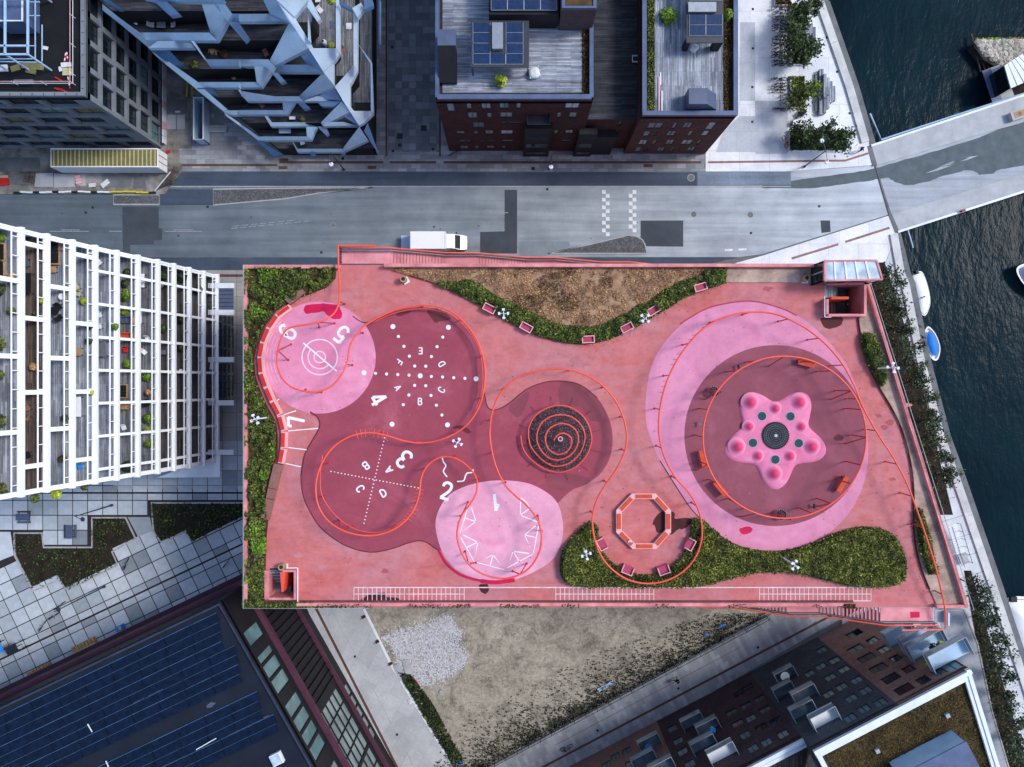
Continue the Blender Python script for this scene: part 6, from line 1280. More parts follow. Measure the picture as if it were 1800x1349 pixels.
bag(P(1218, 86, zr+0.12), 'pale bulk sack under the pergola on the quay brick house', 1.0, 0.8)
leafball('roof_shrub', P(1173, 31, zr+0.1), 1.1, 1.05, 1.0, 520, 0.14, leaf_bright, 'round bright green shrub on the terrace of the quay brick house', 'plant', 86, 0.3)
leafball('roof_shrub', P(1279, 29, zr+0.1), 0.6, 0.7, 0.8, 240, 0.13, leaf_bright, 'smaller bright green shrub by the quay side parapet of the brick house', 'plant', 87, 0.2)
# ---------------------------------------------------------------- grey precast building C, half built
ZC = 19.0; XC = (285-CXP)*CAM_H/FPX; YC = (CYP-261)*CAM_H/FPX
C_ = thing('grey_building', 'unfinished grey concrete building with deep square windows and a black roof', 'building', (XC-10, YC, 0))
we = []; wsn = []
for k in range(6):
    for i in range(14):
        off = 0.25*(k % 2); we.append((0.4+off+2.95*i, 2.75+off+2.95*i, 0.35+3.05*k, 2.95+3.05*k)) if (i*7+k*3) % 17 else we.append((0.4+off+2.95*i, 2.75+off+2.95*i, 0.35+3.05*k, 2.95+3.05*k, glass_teal))
        wsn.append((0.5+4.2*i+1.4*(k % 2), 4.0+4.2*i+1.4*(k % 2), 0.4+3.05*k, 2.9+3.05*k, [glass_dark, glass_dark, glass_teal, glass_dark, sheet_yellow][(i*3+k) % 5] if i < 3 else glass_dark))
facade(C_, Vector((XC, YC, 0)), YA, EAST, 40, 0, ZC-0.5, we, precast, frame_dark, glass_dark, 0.4)
facade(C_, Vector((XC-50, YC, 0)), XA, SOUTH, 50, 0, ZC-0.5, [(50-b, 50-a, c, d, g) for a, b, c, d, g in wsn], precast, frame_dark, glass_dark, 0.4)
MB().obox((XC-50, YC, ZC-1.2), (50, 0, 0), (0, 40, 0), (0, 0, 0.6)).build('roof', roof_black, C_)
MB().wall([(XC-50, YC+0.25), (XC-0.25, YC+0.25), (XC-0.25, YC+40)], ZC-0.51, ZC, 0.5).build('parapet', precast, C_)
for k in range(28): MB().box(XC-0.18, YC+0.8+1.2*k, ZC+0.015, 0.22, 0.06, 0.03).build('parapet_clip', frame_dark, C_); MB().box(XC-0.8-1.2*k, YC+0.18, ZC+0.015, 0.06, 0.22, 0.03).build('parapet_clip', frame_dark, C_)
zr = ZC-0.6
gr = thing('guard_rail', 'white temporary guard rail round the edge of the black roof', 'railing', (XC-1.5, YC+1.5, zr))
for h in (0.5, 1.05): MB().tube([(XC-50, YC+1.4, zr+h), (XC-1.3, YC+1.4, zr+h), (XC-1.3, YC+40, zr+h)], 0.045, 6).build('rail', salmon_light if h > 1 else white_metal, gr)
for k in range(10): MB().tube([(XC-1.3-3.1*k, YC+1.4, zr), (XC-1.3-3.1*k, YC+1.4, zr+1.1)], 0.04, 6).build('post', white_metal, gr); MB().tube([(XC-1.3, YC+1.4+3.1*k+1, zr), (XC-1.3, YC+1.4+3.1*k+1, zr+1.1)], 0.04, 6).build('post', white_metal, gr)
sf = thing('steel_frame', 'pale blue steel frame tower standing on the black roof', 'scaffold', P(30, 60, zr))
def fpx(x, y, z): return P(x, y, zr+z)
fr_ = [(9.5, 95), (50, 95)]
for x, y in ((9, 96), (49, 96), (9, -30), (49, -30), (-32, 96)):
    a = fpx(x, y, 4.2); MB().bar((a.x, a.y, zr), (a.x, a.y, zr+4.2), 0.16).build('column', steel_sky, sf)
for a, b in (((9, 96), (9, -30)), ((49, 96), (49, -30)), ((-32, 96), (49, 96)), ((-32, 81), (49, 81)), ((-32, -1), (49, -1))): MB().bar(fpx(*a, 4.2), fpx(*b, 4.2), 0.17, 0.2).build('beam', steel_sky, sf)
for a, b in (((49, 28), (70, 28)), ((49, 4), (70, 4)), ((62, 0), (62, 103)), ((74, 44), (74, 108)), ((-32, 104), (62, 104)), ((-32, 108), (74, 110)), ((49, 81), (62, 81))): MB().bar(fpx(*a, 2.1), fpx(*b, 2.1), 0.08, 0.1).build('strut', steel_sky, sf)
ub = fpx(14, 8, 3.0); MB().box(ub.x, ub.y, zr+1.6, 3.2, 3.6, 3.0).build('plant_box', parapet_blue, sf); MB().wall([(ub.x-1.6, ub.y-1.8), (ub.x+1.6, ub.y-1.8), (ub.x+1.6, ub.y+1.8)], zr+3.1, zr+3.25, 0.15).build('box_rim', white_metal, sf)
rb = random.Random(5)
for k, (x, y, w, d, rz, m, n, lab) in enumerate(((58, 117, 2.4, 0.7, -0.1, sheet_yellow, 'insulation_board', 'ochre insulation board on the black roof below the steel frame'), (55, 126, 1.1, 0.5, -0.2, sheet_yellow, 'insulation_board', 'torn ochre board lying below the longer one on the black roof'), (28, 121, 1.0, 0.6, 0.3, sheet_yellow, 'insulation_board', 'small ochre board beside the white crate on the black roof'), (119, 127, 1.0, 0.8, 0.0, sheet_cream, 'board_stack', 'stack of yellow boards by the guard rail corner'), (117, 115, 1.1, 0.5, 0.1, sack_white, 'white_pallet', 'white pallet above the yellow board stack'), (6, 121, 1.0, 0.7, 0.05, sack_white, 'white_crate', 'white crate at the picture edge of the black roof'), (42, 145, 2.1, 0.5, 0.0, plastic_grey, 'roof_hatch', 'long grey hatch set in the black roof'), (80, 85, 0.6, 0.35, -0.2, sack_white, 'white_sack', 'white sack beside the steel frame tower'), (107, 122, 0.35, 0.5, 0.2, sack_white, 'white_canister', 'white canister beside the yellow board stack'))):
    c = P(x, y, zr); t = thing(n, lab, 'building material', c, None, True); t.rotation_euler = (0, 0, rz)
    for j in range(2 if w > 0.9 else 1): MB().box(0.03*j, -0.02*j, 0.06+0.11*j, w*(1-0.04*j), d, 0.1).build('board' if m in (sheet_yellow, sheet_cream) else 'body', m, t)
    MB().box(0, 0, 0.015, w*0.8, d*0.8, 0.03).build('batten', frame_dark, t)
for k, (x, y, rz, L) in enumerate(((104, 140, -0.5, 0.9), (100, 157, -0.45, 0.5), (106, 158, -0.4, 0.7), (113, 160, -0.5, 0.8), (115, 103, 1.4, 1.1), (119, 100, 1.7, 0.9), (122, 146, 1.75, 1.3))):
    c = P(x, y, zr); t = thing('barrier_bar', f'{ORD[k]} of the loose red barrier bars near the black roof corner', 'barrier', c, 'loose red barrier bars', True); t.rotation_euler = (0, 0, rz)
    for j in range(4): MB().box(-L*0.375+L*0.25*j, 0, 0.08, L*0.25, 0.13, 0.06).build('stripe', bright_red if (j % 2 == 0 or k < 4) else white_metal, t)
# ---------------------------------------------------------------- dark hall D with the solar roof
ZD = 21.0; nE = Vector((0.870, 0.492, 0)).normalized(); nN = Vector((-0.43, 0.903, 0)).normalized(); dE, dN = -38.0, -7.5
det = nE.x*nN.y-nE.y*nN.x; c0 = Vector(((dE*nN.y-dN*nE.y)/det, (nE.x*dN-nN.x*dE)/det, 0))
uE = Vector((nE.y, -nE.x, 0)); uN = Vector((-nN.y, nN.x, 0))
roof_edge = pmat('roof_edge', (0.035, 0.045, 0.075), 0.6, 0.4, 0.5, 6)
Dh = thing('dark_hall', 'large dark hall with maroon trim and long rows of blue solar panels', 'building', c0)
foot = [c0, c0+uE*60, c0+uE*60+uN*90, c0+uN*90]
MB().prism([(p.x, p.y) for p in foot], ZD-0.9, ZD-0.4).build('roof', roof_felt, Dh)
wE = []
for u, w, g in ((4.2, 1.7, glass_teal), (7.2, 0.9, glass_teal), (8.4, 1.5, glass_teal), (10.2, 1.6, glass_teal), (13.2, 1.5, glass_teal), (15.0, 1.5, glass_teal), (16.8, 1.4, glass_teal), (18.5, 1.5, glass_teal), (22, 1.2, glass_green), (24.5, 1.5, glass_dark), (27, 1.3, glass_dark), (29, 1.5, glass_green), (31, 1.5, glass_green), (33, 1.5, glass_green)): wE.append((u, u+w, 15.2, 19.6, g))
for i in range(4):
    for j in range(5): wE.append((17.5+2.05*i+0.0, 19.45+2.05*i, 4.4+1.85*j, 6.15+1.85*j, glass_green))
for i in range(5): wE.append((18.5+1.6*i, 19.9+1.6*i, 0.6, 2.7, glass_green))
wE.append((3.2, 5.0, 0.6, 2.9, glass_green))
for i in range(3):
    for j in range(5): wE.append((26.0+2.05*i, 27.95+2.05*i, 4.4+1.85*j, 6.15+1.85*j, glass_green))
facade(Dh, c0, uE, nE, 60, 0, ZD-0.4, wE, clad_black, frame_dark, glass_green, 0.15, mull=False)
facade(Dh, c0, uN, nN, 90, 0, ZD-0.4, [(3+6*i, 6.5+6*i, 0.6, 2.8, glass_dark) for i in range(14)], clad_black)
for z, h, w in ((13.6, 0.75, 0.5), (3.1, 0.45, 0.42)):
    for U_, N_, L in ((uE, nE, 60), (uN, nN, 90)): q = c0+N_*0.01; MB().obox((q.x, q.y, z), U_*L, N_*w, (0, 0, h)).build('maroon_band', clad_maroon, Dh)
MB().obox((c0+nE*0.01).xyz+Vector((0, 0, 13.62)), nN*0.52, nE*0.52, (0, 0, 0.74)).build('maroon_band', clad_maroon, Dh)
for i in range(36):
    u = 1.0+0.95*i
    if 17 < u < 26 or u > 25.9 and u < 32.3: continue
    q = c0+uE*u+nE*0.01; MB().obox((q.x, q.y, 3.8), uE*0.12, nE*0.22, (0, 0, 9.6)).build('fin', clad_black, Dh)
MB().wall([tuple(c0+uN*90-nN*0.2)[:2], tuple(c0-nN*0.2-nE*0.2)[:2], tuple(c0+uE*60-nE*0.2)[:2]], ZD-0.41, ZD-0.1, 0.22).build('parapet', roof_edge, Dh)
zs = ZD-0.35; npan = 0; solar_edge = pmat('solar_edge', (0.05, 0.13, 0.25), 0.5, 0.5, 0.5, 8)
for r in range(24):
    if r in (8, 14, 15, 16): continue
    v = 0.95+0.98*r+(0.5 if r > 8 else 0)
    for i in range(12):
        w = 1.0+3.1*i+0.35*(r % 4)
        q = c0+uN*(w)-nN*v if False else c0+uE*v+uN*w
        if r > 16 and i < 3: continue
        o = MB().obox((q.x, q.y, zs), uN*3.04, uE*0.84+Vector((0, 0, 0.1)), (0, 0, 0.04)).build('solar_panel', solar_dark, Dh); npan += 1
        if 1:
            MB().obox((q.x, q.y, zs-0.01), uN*3.04, uE*(-0.035 if r % 3 else -0.06), (0, 0, 0.06)).build('frame', solar_edge, o)
for k, (cx, cy, rx, ry) in enumerate(((430, 1278, 40, 7), (300, 1338, 22, 6), (210, 1255, 12, 4), (245, 1235, 14, 4), (322, 1188, 10, 3.5), (270, 1218, 16, 4), (370, 1240, 8, 4))):
    rr = random.Random(k); pts = []
    for j in range(26):
        a = 2*math.pi*j/26; f = 1+rr.uniform(-0.35, 0.3); px_, py_ = rx*math.cos(a)*f, ry*math.sin(a)*f; pts.append((cx+px_*0.9+py_*0.43, cy-px_*0.43+py_*0.9))
    MB().sheet(PL(pts, zs), zs-0.045+0.001*k).build('roof_puddle', roof_puddle, Dh)
q = P(485, 1337, zs+0.6); MB().box(q.x, q.y, zs+0.2, 1.2, 1.2, 0.5, R(26)).build('roof_light', white_metal, Dh); MB().box(q.x, q.y, zs+0.5, 0.95, 0.95, 0.12, R(26)).build('roof_light_dome', glass_sky, Dh)
for a, b in (((345, 1318), (380, 1298)), ((154, 1273), (162, 1287)), ((186, 1338), (191, 1349))): MB().bar(P(*a, zs+.3), P(*b, zs+.3), 0.08).build('vent_pipe', white_metal, Dh)
# ---------------------------------------------------------------- brick block E along the promenade
nS = Vector((-0.461, 0.887, 0)).normalized(); uS = Vector((nS.y, -nS.x, 0)); OS = nS*(-48.0)
uof = lambda x, y: uz((x, y), OS, uS, nS)
u_r = uof(1707, 1177)[0]; u_a = uof(1580, 1240)[0]; u_b = uof(1427, 1317)[0]; u_c = uof(1173, 1312)[0]
ZE, ZE2 = 22.2, 19.4
E = thing('brick_block', 'long brick apartment block in red, slate and plum sections with a sedum roof', 'building', OS+uS*u_b)
def cw(lst, org, sc, w, h, g=None):
    out = []
    for x, y in lst:
        u, z = uof(org[0]+x/sc, org[1]+y/sc); out.append((u-w/2, u+w/2, z-h/2, z+h/2)+((g,) if g else ()))
    return out
w1 = cw([(385, 160), (290, 210), (397, 285), (487, 360), (585, 445), (690, 530), (800, 620)], (1420, 1080), 4.737, 1.9, 1.75)+cw([(535, 215), (630, 290), (730, 365), (838, 455), (960, 545), (1090, 478)], (1420, 1080), 4.737, 1.25, 1.6)+cw([(1200, 430)], (1420, 1080), 4.737, 1.6, 1.9, glass_teal)
w2 = cw([(115, 295), (220, 380), (105, 430), (300, 455), (185, 520), (405, 545), (280, 600), (170, 660), (480, 630), (360, 695), (600, 730), (465, 785), (350, 860), (15, 490)], (1420, 1080), 4.737, 1.3, 1.45)
w3 = cw([(545, 655), (715, 575), (865, 500), (930, 620), (620, 775), (885, 820), (1050, 750), (740, 370), (630, 440)], (1200, 1150), 6.43, 1.45, 1.4)+cw([(768, 720), (705, 910), (945, 990), (1130, 900), (790, 1060)], (1200, 1150), 6.43, 1.25, 1.5, glass_teal)+cw([(820, 930), (880, 1055), (925, 1165), (1000, 1290)], (1040, 1120), 5.8, 1.3, 1.5, glass_teal)
w4 = cw([(355, 1160), (240, 1215), (390, 1290), (150, 1300)], (1040, 1120), 5.8, 1.2, 1.5, glass_teal)
facade(E, OS, uS, nS, u_r, 0, ZE-0.3, w1, brick_red, frame_dark, glass_dark, 0.14, ulo=u_a); facade(E, OS, uS, nS, u_a, 0, ZE-0.3, w2, brick_slate, frame_dark, glass_teal, 0.14, ulo=u_b)
facade(E, OS, uS, nS, u_b, 0, ZE2-0.3, w3, brick_plum, frame_dark, glass_dark, 0.14, ulo=u_c); facade(E, OS, uS, nS, u_c, 0, ZE2-0.3, w4, brick_red, frame_dark, glass_dark, 0.14, ulo=u_c-45)
pu = lambda u, d=0.0: OS+uS*u-nS*d
fE = Vector((-uS.y*0+0, 0, 0))
re = Vector((0.293, -0.956, 0))   # the quay side runs parallel to the water
cr_ = pu(u_r); ft = [pu(u_b), cr_, cr_+re*34, cr_+re*34-uS*45]
MB().prism([(p.x, p.y) for p in ft], ZE-0.9, ZE-0.5).build('roof', gravel_bed, E)
qn = Vector((-re.y, re.x, 0)); qn = qn if qn.x > 0 else -qn
facade(E, cr_, re, qn, 34, 0, ZE-0.3, [(1.5+3.2*i, 3.1+3.2*i, 1+3.1*k, 2.6+3.1*k) for i in range(9) for k in range(7)], brick_red)
for pts, w_, hz in (([pu(u_b, .3), pu(u_r, .3)], 0.4, 0.1), ([pu(u_b, .75), pu(u_r-.6, .75)], 0.42, 0.0), ([cr_-qn*0.25, cr_+re*34-qn*0.25], 0.4, 0.09), ([cr_-qn*0.65+re*0.6, cr_+re*34-qn*0.65], 0.36, -0.02), ([pu(u_b+.3, .2), pu(u_b+.3, 12)], 0.5, 0.08)):
    MB().wall([(p.x, p.y) for p in pts], ZE-0.31, ZE+hz, w_).build('parapet', white_metal, E)
MB().prism([(p.x, p.y) for p in (pu(u_c-45, .0), pu(u_b-0.02, .0), pu(u_b-0.02, 14), pu(u_c-45, 14))], ZE2-0.9, ZE2-0.5).build('roof', planks_brown, E)
for d_, w_, hz in ((.3, .45, 0.08), (.8, .4, 0.0)): MB().wall([tuple(pu(u_c-45, d_))[:2], tuple(pu(u_b-.02, d_))[:2]], ZE2-0.31, ZE2+hz, w_).build('parapet', white_metal, E)
sed = [pu(u_b+1.0, 1.0), pu(u_r-1.0, 1.0), cr_-qn*0.95+re*34, pu(u_b+1.0, 30)]; MB().prism([(p.x, p.y) for p in sed], ZE-0.5, ZE-0.42).build('green_roof', grass_soil, E)
rg = np.random.default_rng(91); q = scatter([(p.x, p.y) for p in sed], 30000, rg); V = np.zeros((len(q), 3)); V[:, :2] = q; V[:, 2] = ZE-0.4+0.22*rg.random(len(q))*vnoise(q[:, 0], q[:, 1], 0.8, 92)
k_ = (np.abs(q[:, 1]) < 50); stuff(tag(link('sedum', leaves_mesh('sedum', V[k_], 0.1, 0.6, 0.5, 93, 0.35), leaf_sedum), 'brown and olive sedum carpet on the roof of the brick block', 'plants'))
q = P(1640, 1332, ZE+2.2); MB().obox(q-uS*3.6-Vector((0, 0, 2.6)), uS*7.2, -nS*6, (0, 0, 2.6)).build('penthouse', panel_white, E); MB().obox(q-uS*3.7, uS*7.4, -nS*6.2, (0, 0, 0.12)).build('penthouse_roof', parapet_blue, E)
for x, y in ((1664, 1257), (1541, 1319)): q = P(x, y, ZE-0.3); MB().box(q.x, q.y, ZE-0.2, 0.42, 0.42, 0.4, R(27)).build('roof_vent', frame_light, E)
def balcony(x, y, w, d, slabm, n):
    p = ray_plane(x, y, OS+nS*(d/2), nS); z = p.z; u = (p-OS).dot(uS)
    b = MB().obox(pu(u-w/2)+Vector((0, 0, z-0.1))+nS*0.01, uS*w, nS*d, (0, 0, 0.16)).build('balcony', slabm, E)
    for a, v, L in ((pu(u-w/2)+nS*(d-0.03), uS, w), (pu(u-w/2)+nS*0.02, nS, d-0.05), (pu(u+w/2-0.04)+nS*0.02, nS, d-0.05)):
        MB().obox(a+Vector((0, 0, z+0.1)), v*L, (nS if v is uS else uS)*0.03, (0, 0, 0.85)).build('glass_guard', glass_rail, b)
        MB().obox(a+Vector((0, 0, z+0.96)), v*L, (nS if v is uS else uS)*0.06, (0, 0, 0.05)).build('handrail', frame_light, b)
    return u, z
bz = []; bal_slab = pmat('balcony_slab', (0.13, 0.18, 0.22), 0.6, 0.35, 0.9, 8)
for k, (x, y, w, d) in enumerate(((1377, 1183, 2.6, 1.5), (1375, 1211, 2.5, 1.6), (1411, 1217, 2.9, 1.6), (1408, 1245, 2.8, 1.6), (1446, 1259, 3.0, 1.7), (1215, 1265, 2.8, 1.5), (1242, 1274, 2.8, 1.5), (1234, 1304, 3.0, 1.5), (1267, 1320, 3.2, 1.7), (1141, 1303, 2.8, 1.7), (1131, 1332, 3.0, 1.6), (1162, 1345, 3.0, 1.6))):
    bz.append((x, y, balcony(x, y, w, d, white_metal if k in (4, 8) else bal_slab, k)))
for k, (x, y, w) in enumerate(((1578, 1113, 3.6), (1612, 1120, 4.4), (1625, 1132, 4.4), (1663, 1148, 4.6))): balcony(x, y, w, 2.1, panel_white, k)
def pt_on(x, y, dz=0.0): p = ray_plane(x, y, OS+nS*0.8, nS); return Vector((p.x, p.y, p.z+0.06+dz))
for k, (x, y, m, r, lab) in enumerate(((1377, 1186, tarp_white, 0.55, 'round white table on the uppermost balcony of the slate section'), (1138, 1311, bright_blue, 0.42, 'round bright blue parasol on the lower plum balcony'), (1405, 1214, sack_white, 0.35, 'round pale stool on the timber balcony of the slate section'), (1251, 1280, bright_blue, 0.35, 'blue tub on a balcony of the plum section'))):
    c = pt_on(x, y); t = thing('balcony_table', lab, 'table', c, None, True); MB().cyl((0, 0), r, 0.55, 0.6, 18).build('top', m, t); MB().cyl((0, 0), 0.05, 0, 0.55, 8).build('stem', frame_light, t); MB().cyl((0, 0), 0.22, 0, 0.03, 12).build('foot', frame_light, t)
for k, (x, y, m, lab) in enumerate(((1650, 1132, leaf_lime, 'yellow flowering pot plant on a corner balcony of the brick block'), (1637, 1136, leaf_shade, 'dark hedge plant on a corner balcony of the brick block'), (1628, 1163, leaf_lime, 'low lime green plant under the corner balcony of the brick block'))):
    c = pt_on(x, y); leafball('balcony_plant', c, 0.5, 0.5, 0.5, 120, 0.12, m, lab, 'plant', 95+k, 0.25)
# ---------------------------------------------------------------- white balcony block W
XS = [384, 360, 335, 308, 280, 245, 208, 170, 130, 85, 40, -8, -58]
WY0, WY1 = -9.9, 13.7
WB = thing('white_block', 'stepped white apartment block of stacked balconies with white posts and rails', 'building', (-38, 2, 0))
zk = [3.0+3.05*k for k in range(13)]; Xk = [(XS[k]-CXP)*(CAM_H-zk[k])/FPX for k in range(13)]
MB().prism([(Xk[0]-3.2, WY0), (Xk[0]-3.2, WY1), (-75, WY1), (-75, WY0)], 0, zk[0]-0.3).build('ground_floor', glass_dark, WB)
pf = [planks_mid_y, planks_brown, planks_grey_y]
fl = {0: 1, 1: 1, 2: 1, 3: 1, 4: 0, 5: 0, 6: 2, 7: 2, 8: 2, 9: 1, 10: 2, 11: 2, 12: 2}
planks_dusk = m_planks('planks_dusk', (0.1, 0.085, 0.078), 'y', 0.12)
def wy(y, z): return (CYP-y)*(CAM_H-z)/FPX
for k in range(12):
    z = zk[k]; X = Xk[k]; Xb = Xk[k]-3.1
    s = MB().obox((Xb, WY0, z-0.25), (X-Xb-0.5, 0, 0), (0, WY1-WY0, 0), (0, 0, 0.25)).build('balcony', planks_dusk if k < 4 else pf[fl[k]], WB)
    MB().obox((X-0.5, WY0-0.25, z-0.32), (0.52, 0, 0), (0, WY1-WY0+0.5, 0), (0, 0, 0.42)).build('edge_beam', white_render, s)
    # back wall with glazed doors
    ws_ = [(0.5+3.35*i, 3.1+3.35*i, z+0.1, z+2.35) for i in range(7)]
    facade(WB, Vector((Xb+0.02, WY0, 0)), YA, EAST, WY1-WY0, z, z+3.05-0.3, ws_, white_metal, frame_light, glass_dark, 0.08)
    # rail, glass and little posts
    MB().tube([(X-0.32, WY0, z+1.12), (X-0.32, WY1, z+1.12)], 0.075, 5).build('handrail', white_render, s)
    MB().obox((X-0.34, WY0+0.05, z+0.12), (0.02, 0, 0), (0, WY1-WY0-0.1, 0), (0, 0, 0.14)).build('kick_rail', white_metal, s)
    n = 14
    for i in range(n): MB().bar((X-0.2, WY0+0.9+(WY1-WY0-1.6)*i/(n-1), z+0.1), (X-0.32, WY0+0.9+(WY1-WY0-1.6)*i/(n-1), z+1.1), 0.075).build('rail_post', white_render, s)
    # storey-high posts up to the next beam
    Xn = Xk[k+1]; zn = zk[k+1]
    step = 3.35 if k < 7 else 6.7
    ys = [WY0+0.1, WY1-0.1]+[WY0+ (1.2 if k < 7 else (2.4 if k % 2 else 5.6))+step*i for i in range(8)]
    for i, y in enumerate(ys):
        if y > WY1-0.4 and i > 1: continue
        w = 0.42 if i < 2 or k >= 7 else 0.28
        MB().bar((X-0.3, y, z+0.05), (Xn-0.25, y, zn-0.3), w, 0.3).build('post', white_render, WB)
    for y, sg in ((WY0-0.12, 1), (WY1+0.12, -1)):
        MB().add([(X-0.1, y, z-0.3), (X-0.1, y, z+0.12), (Xn-0.1, y, zn+0.1), (Xn-0.1, y, zn-0.3), (X-0.1, y+0.22*sg, z-0.3), (X-0.1, y+0.22*sg, z+0.12), (Xn-0.1, y+0.22*sg, zn+0.1), (Xn-0.1, y+0.22*sg, zn-0.3)], [(0, 1, 2, 3), (7, 6, 5, 4), (0, 4, 5, 1), (1, 5, 6, 2), (2, 6, 7, 3)]).build('end_frame', white_render, WB)
    if k < 11:
        for y in (WY0-0.02, WY1+0.02): MB().obox((Xb, min(y, y+0.0)-0.06, z), (2.0, 0, 0), (0, 0.1, 0), (0, 0, 1.2)).build('end_screen', white_metal, WB)
MB().prism([(p.x, p.y) for p in PL([(275, 840), (387, 800), (387, 839)], 3.3)], 3.1, 3.35).build('canopy', white_metal, WB)
ca = thing('entrance_canopy', 'blue glass entrance canopy at the foot of the white block', 'canopy', P(385, 525))
for y0_, y1_, m in ((505, 546, glass_teal), (556, 628, glass_dark), (640, 705, glass_dark)):
    a, b = P(366, y1_, 3), P(410, y0_, 3); g_ = MB().obox((a.x, a.y, 2.9), (b.x-a.x, 0, 0), (0, b.y-a.y, 0), (0, 0, 0.06)).build('glass_sheet', m if y0_ > 505 else zinc_blue, ca)
    for j in range(1, 6): MB().obox((a.x, a.y+(b.y-a.y)*j/6, 2.97), (b.x-a.x, 0, 0), (0, 0.05, 0), (0, 0, 0.04)).build('glazing_bar', frame_dark, g_)
for y in (502, 549, 632, 708, 795): a, b = P(366, y+5, 3.1), P(411, y-4, 3.1); MB().obox((a.x, a.y, 2.75), (b.x-a.x, 0, 0), (0, b.y-a.y, 0), (0, 0, 0.42)).build('beam', white_metal, ca)
# ---- what stands on the balconies
def at_bal(x, y):
    """floor level of the balcony seen at a pixel"""
    best = None
    for k in range(12):
        p = P(x, y, zk[k])
        if Xk[k]-3.1 < p.x < Xk[k]-0.1: best = (k, p)
    if best is None: k = min(range(12), key=lambda k: abs(P(x, y, zk[k]).x-(Xk[k]-1.2))); best = (k, P(x, y, zk[k]))
    return best
def rowname(k): return f'{ORD[max(0, 10-k)]} balcony row from the picture edge'
plants = [(2, 420, 'b', .9), (4, 510, 'd', .8), (2, 605, 'h', .9), (2, 660, 'h', .7), (4, 740, 'h', .9), (6, 860, 'h', .9), (25, 548, 'h', .5), (24, 487, 'o', .45), (66, 875, 'h', .6), (104, 868, 'l', .7), (75, 530, 'l', .35), (151, 530, 'l', .5), (114, 806, 'r', .5), (222, 500, 's', .6), (224, 520, 'b', .9), (222, 548, 'l', .8), (228, 640, 'b', .7), (227, 480, 's', .6), (262, 662, 'b', .8), (264, 690, 'o', .5), (264, 736, 'b', .8), (263, 757, 'l', .6), (266, 780, 'b', .7), (290, 485, 's', .8), (288, 578, 's', .8), (322, 488, 's', .9), (322, 560, 's', 1.0), (322, 610, 's', .9), (350, 510, 's', .8), (228, 820, 's', .9), (118, 735, 's', .45), (152, 856, 'h', .45), (163, 690, 'l', .4), (70, 552, 's', .5), (206, 575, 'b', .5), (63, 645, 'o', .5), (160, 575, 's', .45), (160, 600, 's', .45)]
PM = {'b': leaf_bright, 'd': leaf_shade, 'h': leaf_hedge, 'l': leaf_lime, 'o': leaf_dry, 'r': leaf_sedum, 's': leaf_shade}
PN = {'b': 'bright green', 'd': 'dark green', 'h': 'green', 'l': 'lime green', 'o': 'orange brown', 'r': 'reddish brown', 's': 'dark leafy'}
seen = {}
for i, (x, y, c, r) in enumerate(plants):
    k, p = at_bal(x, y); key = (k, c); seen[key] = seen.get(key, 0)+1
    leafball('balcony_plant', Vector((p.x, p.y, zk[k])), r*0.72, r*0.72, 0.7*r+0.2, int(120+260*r), 0.11, PM[c], f'{ORD[seen[key]-1]} {PN[c]} potted plant down the {rowname(k)}', 'plant', 200+i, 0.3, timber if i % 3 else plastic_grey)
def table(x, y, w, d, m, lab, hz=0.7, rnd=False):
    k, p = at_bal(x, y); t = thing('balcony_table', lab, 'table', Vector((p.x, p.y, zk[k])), None, True)
    if rnd: MB().cyl((0, 0), w/2, hz-0.04, hz, 18).build('top', m, t); MB().cyl((0, 0), 0.05, 0, hz-0.04, 8).build('stem', frame_light, t); MB().cyl((0, 0), w*0.25, 0, 0.03, 12).build('foot', frame_light, t)
    else:
        n = 4
        for j in range(n): MB().box(-w/2+w*(j+.5)/n, 0, hz, w/n*0.94, d, 0.04).build('board', m, t)
        for sx in (-1, 1):
            for sy in (-1, 1): MB().box(sx*(w/2-0.06), sy*(d/2-0.06), hz/2, 0.06, 0.06, hz-0.03).build('leg', frame_dark, t)
def chair(x, y, rz, m, lab):
    k, p = at_bal(x, y); t = thing('balcony_chair', lab, 'chair', Vector((p.x, p.y, zk[k])), None, True); t.rotation_euler = (0, 0, rz)
    MB().box(0, 0, 0.42, 0.5, 0.48, 0.06).build('seat', m, t); MB().obox((-0.25, 0.2, 0.44), (0.5, 0, 0), (0, 0.12, 0.48), (0, 0.05, 0)).build('backrest', m, t)
    for sx in (-1, 1):
        for sy in (-1, 1): MB().box(sx*0.21, sy*0.2, 0.2, 0.04, 0.04, 0.4).build('leg', frame_dark, t)
def sofa(x, y, rz, m, lab, w=1.7):
    k, p = at_bal(x, y); t = thing('balcony_sofa', lab, 'sofa', Vector((p.x, p.y, zk[k])), None, True); t.rotation_euler = (0, 0, rz)
    MB().box(0, 0, 0.2, w, 0.75, 0.3).build('base', timber, t)
    for sx in (-1, 1): MB().box(sx*w*0.22, -0.04, 0.4, w*0.42, 0.62, 0.14).build('seat_cushion', m, t); MB().box(sx*(w/2-0.05), 0, 0.45, 0.1, 0.75, 0.3).build('armrest', timber, t)
    MB().box(0, 0.34, 0.55, w, 0.12, 0.45).build('backrest', m, t)
table(55, 500, 0.8, 1.9, fabric_black, 'long black dining table on the second balcony row')
chair(49, 487, 1.5, white_metal, 'white wire chair at the black table, upper one'); chair(49, 503, 1.5, white_metal, 'white wire chair at the black table, lower one')
sofa(100, 445, 1.57, fabric_black, 'black corner sofa with brown end tables on the third balcony row', 2.4); table(104, 436, 0.8, 0.7, drywood, 'square red brown table at the street end of the third balcony row', 0.4); table(97, 475, 0.6, 0.6, timber, 'low square timber table below the black sofa', 0.4)
